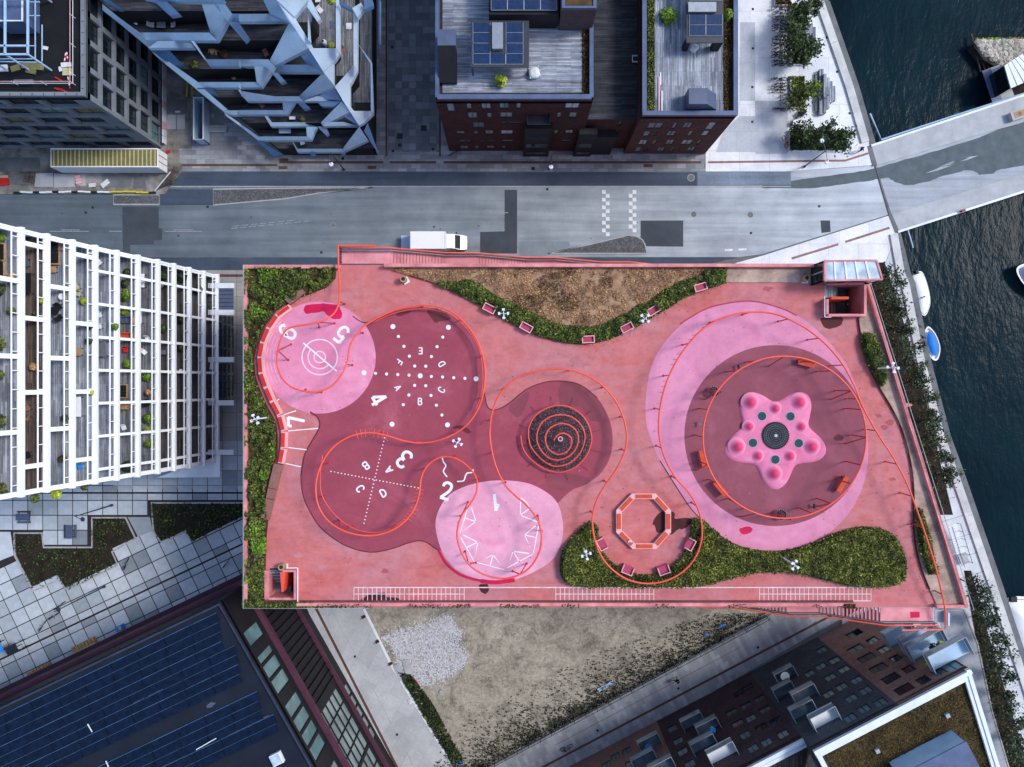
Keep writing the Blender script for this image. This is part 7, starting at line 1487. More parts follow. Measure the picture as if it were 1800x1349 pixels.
table(115, 523, 0.6, 0.6, tarp_white, 'round white table on the third balcony row', 0.7, True); table(103, 548, 0.85, 0.85, fabric_black, 'round black table on the third balcony row', 0.7, True)
chair(108, 541, 0.6, fabric_black, 'black chair above the round black table'); chair(109, 559, 2.4, fabric_black, 'black chair below the round black table')
table(48, 463, 0.7, 0.75, bright_blue if False else zinc_blue, 'square blue grey table on the second balcony row', 0.5)
chair(138, 506, 0.4, sheet_cream, 'pale timber deck chair on the fourth balcony row, upper of two'); chair(141, 517, -0.3, sheet_cream, 'pale timber deck chair on the fourth balcony row, lower of two'); table(140, 619, 0.8, 0.8, timber, 'square timber table with a plant tray on the fourth balcony row', 0.45)
chair(178, 463, 0.7, white_metal, 'folded white chair at the street end of the fifth balcony row'); chair(178, 555, 0.2, white_metal, 'white folding chair mid way on the fifth balcony row'); chair(178, 575, 0.2, white_metal, 'white folding chair below the first on the fifth balcony row')
table(186, 614, 0.9, 1.6, plastic_grey, 'grey covered grill table on the fifth balcony row', 0.8)
sofa(222, 563, 0, zinc_blue, 'blue cushioned timber sofa on the sixth balcony row'); sofa(225, 592, 0, seat_orange, 'orange cushioned timber sofa on the sixth balcony row', 1.2); chair(224, 616, 0, bright_red, 'red striped deck chair on the sixth balcony row'); sofa(219, 688, 1.57, fabric_black, 'black cushioned bench on the sixth balcony row', 1.5)
table(252, 495, 0.9, 1.5, tarp_white, 'white garden table at the street end of the seventh balcony row'); table(251, 558, 0.4, 1.5, tarp_white, 'narrow white bench table on the seventh balcony row'); chair(262, 597, 0, tarp_white, 'white folding lounger on the seventh balcony row'); chair(257, 620, 0.8, tarp_white, 'white egg chair on the seventh balcony row'); table(263, 708, 0.9, 0.9, fabric_black, 'round black grill on the seventh balcony row', 0.8, True)
chair(286, 503, 0.6, sheet_cream, 'cream lounge chair on the eighth balcony row'); table(322, 653, 0.5, 0.5, tarp_white, 'round white table on the ninth balcony row', 0.7, True); table(292, 620, 0.7, 0.5, plastic_grey, 'grey table with bottles on the eighth balcony row')
chair(52, 718, 0.4, drywood, 'brown folding chair on the second balcony row, upper of two'); chair(51, 735, -0.4, drywood, 'brown folding chair on the second balcony row, lower of two'); chair(54, 800, 0.5, fabric_black, 'black chair near the plaza end of the second balcony row')
table(142, 715, 0.8, 2.0, tarp_white, 'long white table near the plaza end of the fourth balcony row'); chair(145, 820, 0.2, bright_blue, 'blue deck chair near the plaza end of the fourth balcony row'); chair(221, 752, 0.3, white_metal, 'round white wire chair on the sixth balcony row'); sofa(222, 713, 3.14, timber, 'brown bench with grey lid on the sixth balcony row', 1.2)
sofa(4, 445, 1.57, fabric_black, 'black hammock lounger on the first balcony row, upper of two', 1.6); sofa(3, 475, 1.57, fabric_black, 'black hammock lounger on the first balcony row, lower of two', 1.6)
k, p = at_bal(374, 648)
def board(c, L, w, rz, label, cols):
    t = thing('surfboard', label, 'surfboard', c, None, True); t.rotation_euler = (0, 0, rz)
    out = [(L/2*math.cos(a), w/2*math.sin(a)*(0.75+0.25*math.cos(a)**2)) for a in [2*math.pi*j/28 for j in range(28)]]
    MB().prism(out, 0.2, 0.28).build('hull', cols[0], t)
    MB().prism([(x, y*0.98) for x, y in out if x < -L*0.05]+[(-L*0.05, 0)], 0.281, 0.287).build('stripe', cols[1], t); MB().box(-L*0.4, 0, 0.12, 0.2, 0.02, 0.16).build('fin', frame_dark, t)
board(Vector((p.x, p.y, zk[k]+0.2)), 2.0, 0.6, R(86), 'white surfboard with a blue tail on the lowest balcony row', (tarp_white, pmat('teal_stripe', (0.02, 0.2, 0.3), 0.5)))
# ---------------------------------------------------------------- faceted terrace building T
def ZT(y): return 4+(264-y)*0.0606
T = thing('terrace_house', 'white faceted terrace house with folded panels and dark stepped balconies', 'building', P(580, 240))
lev = [(262, 2.9, 655), (217, 5.6, 655), (172, 8.3, 625), (122, 11.3, 590), (72, 14.3, 550), (20, 17.5, 505), (-40, 21.0, 460)]
def leftx(y): return 492-(270-y)*1.205
def ridgex(y): return 665-(270-y)*0.70
lp = None
for i, (y, z, sx) in enumerate(lev):
    zlo = lev[i-1][1]-0.2 if i else 0.0
    yr = y+2
    front = [(leftx(y)+6, y), (ridgex(y)-2, y), (sx, y-(sx-ridgex(y))*1.2 if sx > ridgex(y) else y), (sx, -260), (leftx(-260), -260)]
    pts = [P(a, b, z) for a, b in front]
    MB().prism([(p.x, p.y) for p in pts], zlo, z-0.03).build('storey', clad_black, T)
    fp = [P(a, b, z) for a, b in [(leftx(y)+7, y-0.5), (ridgex(y)-3, y-0.5), (ridgex(y)-20, -240), (leftx(-240), -240)]]
    MB().prism([(p.x, p.y) for p in fp], z-0.02, z+0.03).build('balcony_floor', planks_dark, T)
    if sx > ridgex(y) or i > 1:
        yy = y-(max(sx-ridgex(y), 4))*1.2-4
        ep = [P(a, b, z) for a, b in [(sx-34, yy), (sx-1.5, yy), (sx-1.5, -240), (sx-34, -240)]]
        MB().prism([(p.x, p.y) for p in ep], z-0.02, z+0.036).build('balcony_floor', planks_mid_y, T)
def facet(pts, org, m=panel_white, dz=0.0, th=0.7, name='facade_panel', tl=None):
    q = [(org[0]+x/4.82, org[1]+y/4.82) for x, y in pts]; mx = sum(a for a, b in q)/len(q); my = sum(b for a, b in q)/len(q)
    rr = random.Random(int(mx*7+my*13)); sl = tl if tl is not None else (rr.uniform(-0.05, 0.045), rr.uniform(-0.03, 0.02))
    top = [P(x, y, ZT(y)+dz+sl[0]*(x-mx)+sl[1]*(y-my)) for x, y in q]
    a = sum(top[i-1].x*top[i].y-top[i].x*top[i-1].y for i in range(len(top)))
    if a < 0: top.reverse()
    n = len(top); bot = [v-Vector((0, 0, th)) for v in top]
    MB().add(list(top)+bot, [tuple(range(n)), tuple(range(2*n-1, n-1, -1))]+[(i, n+i, n+(i+1) % n, (i+1) % n) for i in range(n)]).build(name, m, T)
o2 = (420, 0); o1 = (180, 0)
pb_ = pmat('panel_blue', (0.17, 0.29, 0.47), 0.5, 0.18, 0.4, 5, spec=0.4); pd_ = pmat('panel_deep', (0.06, 0.15, 0.27), 0.5, 0.2, 0.4, 5)
for pts, m in (([(0, 120), (260, 118), (425, 182), (0, 182)], 0), ([(205, 0), (315, 0), (425, 185), (262, 118)], 0), ([(430, 185), (585, 410), (300, 560), (262, 512)], 0), ([(585, 410), (710, 610), (580, 550), (510, 455)], 1), ([(300, 550), (580, 550), (710, 612), (275, 612)], 0), ([(715, 615), (810, 735), (548, 855), (512, 815)], 0), ([(805, 735), (870, 855), (655, 828)], 1), ([(660, 815), (870, 857), (548, 857)], 0),
               ([(0, 505), (250, 505), (300, 560), (275, 610), (225, 565), (0, 562)], 0), ([(130, 565), (225, 565), (275, 612), (190, 740), (150, 695)], 0), ([(0, 697), (150, 697), (190, 742), (0, 742)], 0), ([(25, 818), (510, 818), (548, 858), (65, 858), (0, 770), (0, 755)], 0), ([(370, 862), (475, 862), (405, 972), (375, 935)], 0), ([(0, 935), (370, 935), (405, 972), (0, 972)], 0), ([(485, 862), (545, 862), (600, 915), (550, 928)], 1),
               ([(870, 860), (945, 945), (710, 1068), (695, 1040)], 0), ([(712, 1070), (742, 1035), (890, 1035), (1010, 1068)], 0), ([(890, 985), (945, 945), (1015, 1065)], 1), ([(215, 980), (240, 985), (275, 1038), (690, 1038), (715, 1072), (270, 1072)], 0), ([(570, 1076), (660, 1076), (610, 1185), (575, 1155)], 0), ([(165, 1158), (575, 1158), (610, 1188), (165, 1192), (0, 1062), (0, 1043)], 0), ([(1020, 1075), (1095, 1190), (890, 1285), (880, 1260)], 0), ([(450, 1197), (490, 1262), (875, 1262), (895, 1290), (495, 1290)], 0), ([(665, 1074), (735, 1074), (760, 1130), (740, 1150)], 1), ([(280, 622), (325, 615), (395, 690), (350, 705)], 1), ([(660, 862), (868, 860), (800, 905), (700, 900)], 1),
               ([(320, 0), (590, 0), (470, 145)], 3), ([(315, 0), (470, 145), (590, 340), (630, 410), (588, 410), (425, 185)], 3), ([(630, 410), (820, 410), (855, 455), (810, 520), (715, 610), (590, 412)], 3), ([(820, 0), (850, 0), (855, 455), (822, 412)], 3), ([(590, 0), (612, 0), (692, 160), (665, 185), (578, 60)], 3), ([(970, 92), (1005, 150), (1002, 600), (972, 555)], 3), ([(960, 70), (1035, 25), (1062, 70), (1005, 150)], 3), ([(972, 557), (1002, 602), (960, 690), (870, 835), (812, 737)], 3), ([(870, 838), (940, 715), (942, 900), (975, 942), (1120, 942), (1140, 962), (1060, 1042), (1017, 1065)], 3), ([(1005, 365), (1120, 520), (1140, 957), (1118, 942), (1115, 540)], 0), ([(1090, 1042), (1100, 1180), (1190, 1315), (1060, 1110)], 1), ([(715, 612), (800, 520), (802, 690), (812, 735)], 3), ([(600, 350), (582, 60), (585, 340)], 3), ([(850, 0), (960, 72), (960, 92), (850, 32)], 1), ([(150, 1194), (172, 1194), (370, 1312), (300, 1330)], 2), ([(590, 1292), (640, 1292), (655, 1320), (625, 1330)], 2), ([(850, 1292), (890, 1292), (905, 1310), (885, 1325)], 2), ([(1060, 0), (1130, 0), (1135, 50), (1062, 85)], 1), ([(1183, 0), (1196, 0), (1196, 365), (1183, 370)], 1)):
    facet(pts, o2, [panel_shaded if len(pts) == 4 and abs(pts[0][1]-pts[1][1]) < 8 else panel_white, pb_, pd_, panel_lit][m], 0.0 if m != 1 else -0.05, 0.7 if m != 2 else 0.4, 'facade_panel', (-0.028, 0.01) if m == 3 else None)
for pts, m in (([(0, 35), (140, 150), (310, 275), (375, 340), (470, 345), (385, 400), (140, 195), (0, 85)], 0), ([(310, 277), (905, 278), (975, 345), (375, 342)], 0), ([(835, 15), (930, 15), (1060, 185), (975, 342), (915, 277)], 0), ([(930, 15), (1015, 5), (1100, 120), (1062, 185)], 0), ([(1100, 118), (1160, 118), (1160, 182), (1065, 182)], 0), ([(340, -5), (1030, -5), (1020, 12), (345, 12)], 0), ([(440, 14), (545, 14), (655, 120), (575, 135)], 1), ([(1062, 187), (1150, 187), (1240, 320), (1205, 355)], 1), ([(470, 348), (750, 345), (775, 408), (387, 405)], 0), ([(750, 347), (775, 347), (870, 502), (910, 562), (862, 500)], 0), ([(870, 505), (1156, 505), (1156, 562), (910, 562)], 0), ([(387, 408), (545, 408), (690, 560), (600, 560)], 2), ([(380, 402), (500, 480), (800, 690), (780, 742), (480, 500)], 0), ([(800, 697), (1156, 697), (1156, 742), (780, 744)], 0), ([(780, 746), (920, 746), (975, 805), (880, 795)], 2), ([(778, 744), (802, 702), (1065, 935), (1022, 942)], 0), ([(1065, 937), (1156, 937), (1156, 975), (1090, 975), (1022, 944)], 0), ([(1028, 950), (1160, 1042), (1160, 1064), (1050, 985)], 0), ([(1140, 747), (1160, 747), (1160, 780)], 0), ([(0, 0), (60, 0), (160, 75), (120, 75)], 2)):
    facet(pts, o1, [panel_shaded if len(pts) == 4 and abs(pts[0][1]-pts[1][1]) < 8 else panel_white, pb_, pd_][m], 0.02 if m == 0 else -0.06)
# things on those terraces
def tz(x, y):
    z = max([l[1] for l in lev if l[0] >= y-1] or [2.9]); return P(x, y, z+0.05)
board(tz(229, 33), 2.4, 0.55, R(-40), 'plain white surfboard on an upper dark terrace of the faceted house', (tarp_white, white_metal))
def tthing(fn, *a): pass
for k, (x, y, w, d, m, lab) in enumerate(((456, 80, 2.2, 0.9, concrete, 'long weathered daybed on a dark terrace of the faceted house'), (287, 47, 1.0, 0.8, plastic_grey, 'grey terrace table between two chairs on the faceted house'), (516, 210, 0.75, 0.4, tarp_white, 'small white bench on a middle terrace of the faceted house'), (503, 233, 1.5, 0.6, panel_white, 'pale blue grey bench on a low terrace of the faceted house'), (585, 47, 0.5, 0.8, zinc_blue, 'teal side table on the plank terrace beside the ridge'), (615, 50, 0.6, 0.7, sack_white, 'white square table on the middle plank terrace'), (470, 177, 0.9, 0.5, steel_dark, 'dark table on a shaded terrace of the faceted house'))):
    c = tz(x, y); t = thing('terrace_table', lab, 'table', c, None, True)
    for j in range(3): MB().box(0, -d/2+d*(j+.5)/3, 0.55, w, d/3*0.93, 0.05).build('board', m, t)
    for sx in (-1, 1):
        for sy in (-1, 1): MB().box(sx*(w/2-0.06), sy*(d/2-0.06), 0.27, 0.05, 0.05, 0.52).build('leg', frame_dark, t)
for k, (x, y, rz, lab) in enumerate(((270, 47, 1.5, 'slatted chair to the far side of the grey terrace table'), (307, 47, -1.5, 'slatted chair to the near side of the grey terrace table'), (470, 98, 0.4, 'brown folding chair beside the weathered daybed'), (463, 188, 0.7, 'brown chair on a narrow shaded terrace'), (434, 187, 2.0, 'dark chair on a narrow shaded terrace'), (605, 92, 0.6, 'brown lounge chair on the middle plank terrace'), (565, 22, 0.8, 'pale chair on the upper plank terrace'), (560, 3, 0.2, 'round wicker chair at the top of the upper plank terrace'), (533, 253, 0.3, 'small white chair on the lowest terrace of the faceted house'))):
    c = tz(x, y); t = thing('terrace_chair', lab, 'chair', c, None, True); t.rotation_euler = (0, 0, rz); m = [frame_light, frame_light, drywood, drywood, steel_dark, drywood, sack_white, sack_white, tarp_white][k]
    for j in range(4): MB().box(-0.21+0.14*j, 0, 0.42, 0.125, 0.5, 0.04).build('slat', m, t)
    MB().obox((-0.27, 0.23, 0.44), (0.54, 0, 0), (0, 0.14, 0.45), (0, 0.04, 0)).build('backrest', m, t)
    for sx in (-1, 1):
        for sy in (-1, 1): MB().box(sx*0.24, sy*0.22, 0.2, 0.04, 0.04, 0.4).build('leg', frame_dark, t)
c = tz(571, 78); t = thing('clay_oven', 'cream round garden oven on the upper plank terrace', 'oven', c, None, True); MB().ball((0, 0, 0.45), 0.34, 0.34, 0.5, 14, 8).build('body', sack_white, t, True); MB().cyl((0, 0), 0.11, 0.9, 1.0, 12).build('flue', frame_dark, t)
for k, (x, y, m, r, lab) in enumerate(((583, 82, leaf_lime, .45, 'lime plant beside the cream oven'), (583, 4, leaf_lime, .6, 'lime shrub at the top of the upper plank terrace'), (377, 88, leaf_dry, .9, 'straw coloured dried shrub on a dark terrace'), (395, 96, leaf_sedum, .7, 'brown low plant next to the dried shrub'), (387, 132, leaf_hedge, .6, 'green bush on the terrace below the dried shrub'), (343, 115, leaf_hedge, .6, 'dark green plant at the corner of the second terrace'), (318, 117, leaf_hedge, .6, 'green plant near the outer edge of the second terrace'), (412, 137, leaf_dry, .4, 'grey white feathery plant on the second terrace'), (532, 211, leaf_hedge, .4, 'small green plant next to the white bench'), (522, 1, leaf_bright, .5, 'bright green plant at the top of the ridge'))):
    leafball('terrace_plant', tz(x, y), r*0.8, r*0.8, r*0.7, int(90+200*r), 0.12, m, lab, 'plant', 300+k, 0.25)
# ================================================================ TREES, BOATS, VEHICLES, STREET THINGS
def tree(x, y, hgt, rad, label, m, seed, zc=None, n=520, group='quay trees', size=0.17, lean=0.0):
    """x, y: where the middle of the crown is seen"""
    zc = zc or hgt*0.72; rg = np.random.default_rng(seed); rr = random.Random(seed)
    c = P(x, y, zc); base = Vector((c.x+rr.uniform(-.2, .2), c.y+rr.uniform(-.2, .2), 0.1))
    t = thing('tree', label, 'tree', base, group)
    mid = base.lerp(c, 0.55); top = c+Vector((0, 0, hgt-zc-0.4))
    trunk = MB().tube([base, mid, top], 0.1, 7, False, 0.025).build('trunk', bark, t)
    pts = []
    for k in range(rr.randint(8, 12)):
        a = rr.uniform(0, 2*math.pi); r = rad*math.sqrt(rr.uniform(0.05, 1)); e = c+Vector((r*math.cos(a), r*math.sin(a), rr.uniform(-0.28, 0.3)*hgt*(1-0.5*r/rad)))
        s = base.lerp(top, rr.uniform(0.35, 0.8)); MB().tube([s, s.lerp(e, 0.5)+Vector((0, 0, 0.15)), e], 0.04, 5, False, 0.012).build('limb', bark, t)
        k_ = n//10; q = rg.normal(size=(k_, 3))*np.array([0.28, 0.28, 0.22])*rad*rr.uniform(0.7, 1.25)+np.array(e); pts.append(q)
        q = np.array([np.array(s.lerp(e, f)) for f in rg.uniform(0.45, 1.0, k_//5)])+rg.normal(0, 0.16, (k_//5, 3)); pts.append(q)
    link('crown', leaves_mesh('crown', np.vstack(pts), size, 0.35, 0.45, seed, 0.55), m, t)
    return t
QT = [(1566, 478), (1578, 505), (1589, 540), (1597, 574), (1608, 606), (1617, 640), (1627, 672), (1637, 704), (1646, 740), (1657, 771), (1667, 806), (1676, 838), (1722, 1031), (1737, 1062), (1746, 1092), (1760, 1131), (1768, 1160), (1776, 1190), (1786, 1232), (1792, 1268), (1798, 1312)]
for k, (x, y) in enumerate(QT):
    up = k < 12; j = k if up else k-12
    tree(x-7, y, 4.8+0.8*math.sin(k*2.1), 1.15+0.25*math.sin(k*1.7), (f'{ORD[j]} young tree along the canal quay counting from the bridge' if up else f'{ORD[j]} young tree on the quay below the gangway steps'), leaf_quay, 400+k, None, 430)
rg = np.random.default_rng(71)
for k, (poly, lab) in enumerate((([(1540, 466), (1552, 466), (1585, 570), (1620, 700), (1648, 820), (1668, 895), (1645, 895), (1595, 740), (1535, 520)], 'dark undergrowth below the quay trees beside the deck'), ([(1695, 1006), (1704, 1006), (1732, 1110), (1768, 1230), (1806, 1360), (1778, 1360), (1744, 1250), (1718, 1130)], 'dark undergrowth below the quay trees beside the brick block'))):
    clumps('undergrowth', poly, 2600, 0.13, leaf_shade, lab, 0.1, 0.4, 72+k, 'undergrowth', 0.42, 0.06)
# planters on the upper quay
for k, (x0, y0, x1, y1, lab) in enumerate(((1388, 12, 1418, 116, 'long planter of dark shrubs between the bicycles and the quay'), (1388, 137, 1413, 191, 'short planter of green shrubs beside the second bicycle row'), (1386, 231, 1483, 267, 'long low planter of shrubs at the bridge end of the quay'), (1360, -30, 1388, 12, 'planter of brown shrubs at the top of the bicycle row'))):
    t = thing('planter', lab, 'planter', P(x0, y1)); a, b = P(x0, y1), P(x1, y0)
    MB().obox((a.x, a.y, 0.1), (b.x-a.x, 0, 0), (0, b.y-a.y, 0), (0, 0, 0.18)).build('soil', soil, t)
    MB().wall([(a.x, a.y), (b.x, a.y), (b.x, b.y), (a.x, b.y)], 0.1, 0.5, 0.14, True).build('edge', white_metal, t)
    rg = np.random.default_rng(500+k); n = int((b.x-a.x)*(b.y-a.y)*90); q = np.stack([rg.uniform(a.x, b.x, n), rg.uniform(a.y, b.y, n), np.zeros(n)], 1); q[:, 2] = 0.3+0.75*vnoise(q[:, 0], q[:, 1], 0.9, 510+k)*rg.random(n)**0.5
    link('foliage', leaves_mesh('foliage', q, 0.15, 0.6, 0.4, 520+k), [leaf_tree, leaf_hedge, leaf_tree, leaf_sedum][k], t)
for k, (x, y, h, r, m, lab) in enumerate(((1404, 18, 5.5, 1.5, leaf_tree, 'bushy tree at the upper end of the long bicycle planter'), (1398, 34, 5.0, 1.5, leaf_tree, 'dark tree just below the uppermost planter tree'), (1432, 8, 4.5, 1.1, leaf_tree, 'small tree leaning over the quay at the top'), (1406, 68, 5.2, 1.7, leaf_tree, 'broad tree over the middle of the long planter'), (1400, 92, 5.0, 1.6, leaf_tree, 'dark tree at the lower middle of the long planter'), (1424, 88, 4.8, 1.3, leaf_tree, 'tree reaching from the long planter towards the stepped bench'), (1409, 165, 5.2, 1.7, leaf_hedge, 'bright green tree in the short planter'), (1425, 158, 4.6, 1.2, leaf_bright, 'light green crown leaning towards the stepped bench'), (1414, 232, 5.0, 1.3, leaf_tree, 'first dark tree in the bridge end planter'), (1432, 244, 4.6, 1.2, leaf_tree, 'second dark tree in the bridge end planter'), (1458, 234, 5.2, 1.2, leaf_quay, 'blue green tree in the bridge end planter'), (1484, 246, 5.0, 1.4, leaf_tree, 'loose outermost tree of the bridge end planter'))):
    tree(x, y, h, r, lab, m, 430+k, None, 620, 'upper quay trees')
# ---- stepped timber bench
sb = thing('stepped_bench', 'grey stepped timber seating stack on the upper quay', 'bench', P(1450, 160))
for x0, x1, y0, y1, h in ((400, 435, 620, 945, 0.4), (435, 470, 588, 970, 0.75), (470, 495, 628, 830, 1.25), (470, 492, 831, 960, 0.9), (495, 520, 660, 805, 1.0), (495, 520, 806, 920, 0.65), (520, 545, 690, 870, 0.7), (545, 568, 730, 858, 0.45)):
    a, b = P(1350+x0/4.817, y1/4.817, h), P(1350+x1/4.817, y0/4.817, h); n = 3
    for j in range(n): MB().obox((a.x+(b.x-a.x)*j/n, a.y, 0.1), ((b.x-a.x)/n*0.95, 0, 0), (0, b.y-a.y, 0), (0, 0, h)).build('plank', planks_grey_y, sb)
sb2 = thing('stepped_bench', 'small grey stepped seat half hidden by the long planter trees', 'bench', P(1427, 52))
for x0, x1, y0, y1, h in ((318, 350, 200, 285, 0.8), (350, 378, 205, 300, 0.6), (378, 402, 232, 380, 0.4)): a, b = P(1350+x0/4.817, y1/4.817, h), P(1350+x1/4.817, y0/4.817, h); MB().obox((a.x, a.y, 0.1), (b.x-a.x, 0, 0), (0, b.y-a.y, 0), (0, 0, h)).build('plank', planks_grey_y, sb2)
# ---- bicycles
def make_bike(cols):
    t = thing('bicycle', 'x', 'bicycle', (0, 0, 0), 'parked bicycles', True)
    for sx in (-0.53, 0.53):
        w = MB().tube([(sx+0.33*math.cos(a), 0, 0.34+0.33*math.sin(a)) for a in [2*math.pi*k/18 for k in range(18)]], 0.035, 5, True).build('wheel', rubber_black, t)
    f = MB()
    for a, b in (((-0.53, 0, 0.34), (-0.2, 0, 0.32)), ((-0.53, 0, 0.34), (-0.22, 0, 0.8)), ((-0.2, 0, 0.32), (-0.22, 0, 0.85)), ((-0.2, 0, 0.32), (0.36, 0, 0.78)), ((-0.22, 0, 0.78), (0.34, 0, 0.86)), ((0.33, 0, 0.95), (0.53, 0, 0.34))): f.tube([a, b], 0.03, 5)
    f.build('frame', cols, t)
    MB().tube([(0.22, -0.3, 1.03), (0.33, -0.18, 1.04), (0.35, 0, 1.0), (0.33, 0.18, 1.04), (0.22, 0.3, 1.03)], 0.025, 5).build('handlebar', steel_dark, t)
    MB().prism([(-0.38, -0.09), (-0.1, -0.03), (-0.1, 0.03), (-0.38, 0.09)], 0.86, 0.94).build('saddle', rubber_black, t)
    MB().box(-0.55, 0, 0.74, 0.36, 0.15, 0.025).build('rack', steel_dark, t)
    return t
cols = [steel_dark, bright_red, frame_light, steel_dark, parapet_blue, steel_dark]
protos = [make_bike(c) for c in cols]; used = [0]*6; rr = random.Random(9); nb = 0
rows = [(0, y) for y in (18, 27, 34, 41, 48, 56, 62, 69, 76, 83, 90, 97, 104, 110, 116)]+[(1, y) for y in (141, 150, 157, 164, 171, 177, 184, 193)]
for blk, y in rows:
    for cx, nm in ((1366, 'outer'), (1380, 'inner')):
        ci = rr.choice([0, 0, 2, 3, 4, 5]) if not (y in (18, 193, 97) and cx > 1370) else 1
        if rr.random() < 0.1: continue
        j = [q for b, q in rows if b == blk].index(y)
        lab = f'{["dark", "red", "silver", "dark", "blue", "dark"][ci]} bicycle, {ORD[min(j, 15)]} down the {nm} column of the {"long" if blk == 0 else "short"} rack'
        o = protos[ci] if not used[ci] else dup(protos[ci], (0, 0, 0)); used[ci] = 1; o['label'] = lab
        o.location = P(cx+rr.uniform(-1.5, 1.5), y+rr.uniform(-1, 1))+Vector((0, 0, 0.1)); o.rotation_euler = (R(rr.uniform(-8, 8)), 0, R(rr.uniform(-9, 9))+(math.pi if cx > 1370 else 0))
for (x, y, a, ci, lab) in ((1377, 252, 1.9, 1, 'red bicycle standing alone beside the bridge end planter'), (108, 1062, 0.6, 0, 'dark bicycle against the plaza lamp post, upper one'), (98, 1080, 0.5, 0, 'dark bicycle against the plaza lamp post, middle one'), (78, 1098, 1.0, 0, 'dark bicycle at the end of the plaza lamp row'), (224, 990, 1.2, 0, 'dark bicycle parked alone on the plaza slabs'), (400, 987, 0.9, 0, 'dark bicycle on the plaza close to the deck'), (798, 270, 0.5, 0, 'thin dark bicycle at the wall of the first brick house'), (995, 1311, 0.4, 0, 'dark bicycle on the promenade pavement')):
    o = protos[ci] if not used[ci] else dup(protos[ci], (0, 0, 0)); used[ci] = 1; o['label'] = lab; o.location = P(x, y)+Vector((0, 0, 0.11)); o.rotation_euler = (R(12), 0, a)
for i in range(6):
    if not used[i]:
        for ch in list(protos[i].children): bpy.data.objects.remove(ch)
        bpy.data.objects.remove(protos[i])
for k, (y0, y1) in enumerate(((15, 118), (138, 192))):
    t = thing('bicycle_rack', ['long low bicycle rack on the upper quay', 'short low bicycle rack on the upper quay'][k], 'rack', P(1373, y1)); a, b = P(1373, y1), P(1373, y0)
    MB().bar((a.x, a.y, 0.25), (b.x, b.y, 0.25), 0.06).build('rail', steel_grey, t)
    for j in range(12): q = a.lerp(b, j/11); MB().bar((q.x-0.35, q.y, 0.2), (q.x+0.35, q.y, 0.2), 0.04).build('hoop', steel_grey, t)
# ---- people
def person(x, y, rz, top, legs, label, step=0.35, bag_=False):
    t = thing('person', label, 'person', P(x, y)+Vector((0, 0, 0.11)), None, True); t.rotation_euler = (0, 0, rz)
    J = {'pel': (0, 0, 0.93, .15), 'spine': (0.02, 0, 1.18, .15), 'chest': (0.04, 0, 1.38, .17), 'neck': (0.05, 0, 1.52, .065), 'head': (0.07, 0, 1.66, .105), 'crown': (0.06, 0, 1.76, .08)}
    for s, n in ((1, 'l'), (-1, 'r')):
        f = step*s
        J['hip'+n] = (0, 0.1*s, 0.88, .1); J['knee'+n] = (f*0.55+0.04, 0.1*s, 0.5, .065); J['ank'+n] = (f, 0.1*s, 0.09, .045); J['toe'+n] = (f+0.17, 0.11*s, 0.045, .04)
        J['sho'+n] = (0.03, 0.19*s, 1.42, .065); J['elb'+n] = (-f*0.35, 0.25*s, 1.15, .045); J['wri'+n] = (-f*0.6+0.1, 0.24*s, 0.93, .035); J['hand'+n] = (-f*0.65+0.14, 0.235*s, 0.86, .04)
    E_ = [('pel', 'spine'), ('spine', 'chest'), ('chest', 'neck'), ('neck', 'head'), ('head', 'crown')]
    for n in 'lr': E_ += [('pel', 'hip'+n), ('hip'+n, 'knee'+n), ('knee'+n, 'ank'+n), ('ank'+n, 'toe'+n), ('chest', 'sho'+n), ('sho'+n, 'elb'+n), ('elb'+n, 'wri'+n), ('wri'+n, 'hand'+n)]
    names = list(J); me = bpy.data.meshes.new('body'); me.from_pydata([J[n][:3] for n in names], [(names.index(a), names.index(b)) for a, b in E_], [])
    o = bpy.data.objects.new('body', me); COL.objects.link(o); o.parent = t
    sk = o.modifiers.new('skin', 'SKIN'); o.modifiers.new('sub', 'SUBSURF').levels = 1; o.modifiers['sub'].render_levels = 1
    for i, n in enumerate(names): me.skin_vertices[0].data[i].radius = (J[n][3], J[n][3])
    me.skin_vertices[0].data[0].use_root = True
    nt = NT('clothes_'+t.name); sx = nt.n('ShaderNodeSeparateXYZ'); nt.l(nt.co, sx.inputs[0]); q = nt.n('ShaderNodeMath', operation='MULTIPLY'); nt.l(sx.outputs[2], q.inputs[0]); q.inputs[1].default_value = 0.5
    rp_ = nt.n('ShaderNodeValToRGB'); nt.l(q.outputs[0], rp_.inputs[0]); rp_.color_ramp.interpolation = 'CONSTANT'; el = rp_.color_ramp.elements; el[0].position = 0; el[0].color = (0.01, 0.01, 0.01, 1); el[1].position = 0.05; el[1].color = (*legs, 1)
    for p_, c_ in ((0.47, top), (0.765, (0.42, 0.26, 0.2)), (0.85, (0.03, 0.02, 0.015))): e_ = el.new(p_); e_.color = (*c_, 1)
    nt.set(rp_.outputs[0], 0.85, 0, 0.3); me.materials.append(nt.m)
    hair = MB().ball((0.045, 0, 1.69), 0.115, 0.11, 0.12, 12, 6, True).build('hair', fabric_black, t, True)
    if bag_: MB().box(-0.2, 0, 1.2, 0.16, 0.3, 0.42).build('backpack', fabric_black, t)
person(1187, 1192, R(205), (0.012, 0.013, 0.016), (0.015, 0.016, 0.022), 'person in black walking along the promenade', 0.32, True)
person(1508, 267, R(200), (0.012, 0.012, 0.014), (0.012, 0.012, 0.014), 'person in black walking past the bridge end planter', 0.34)
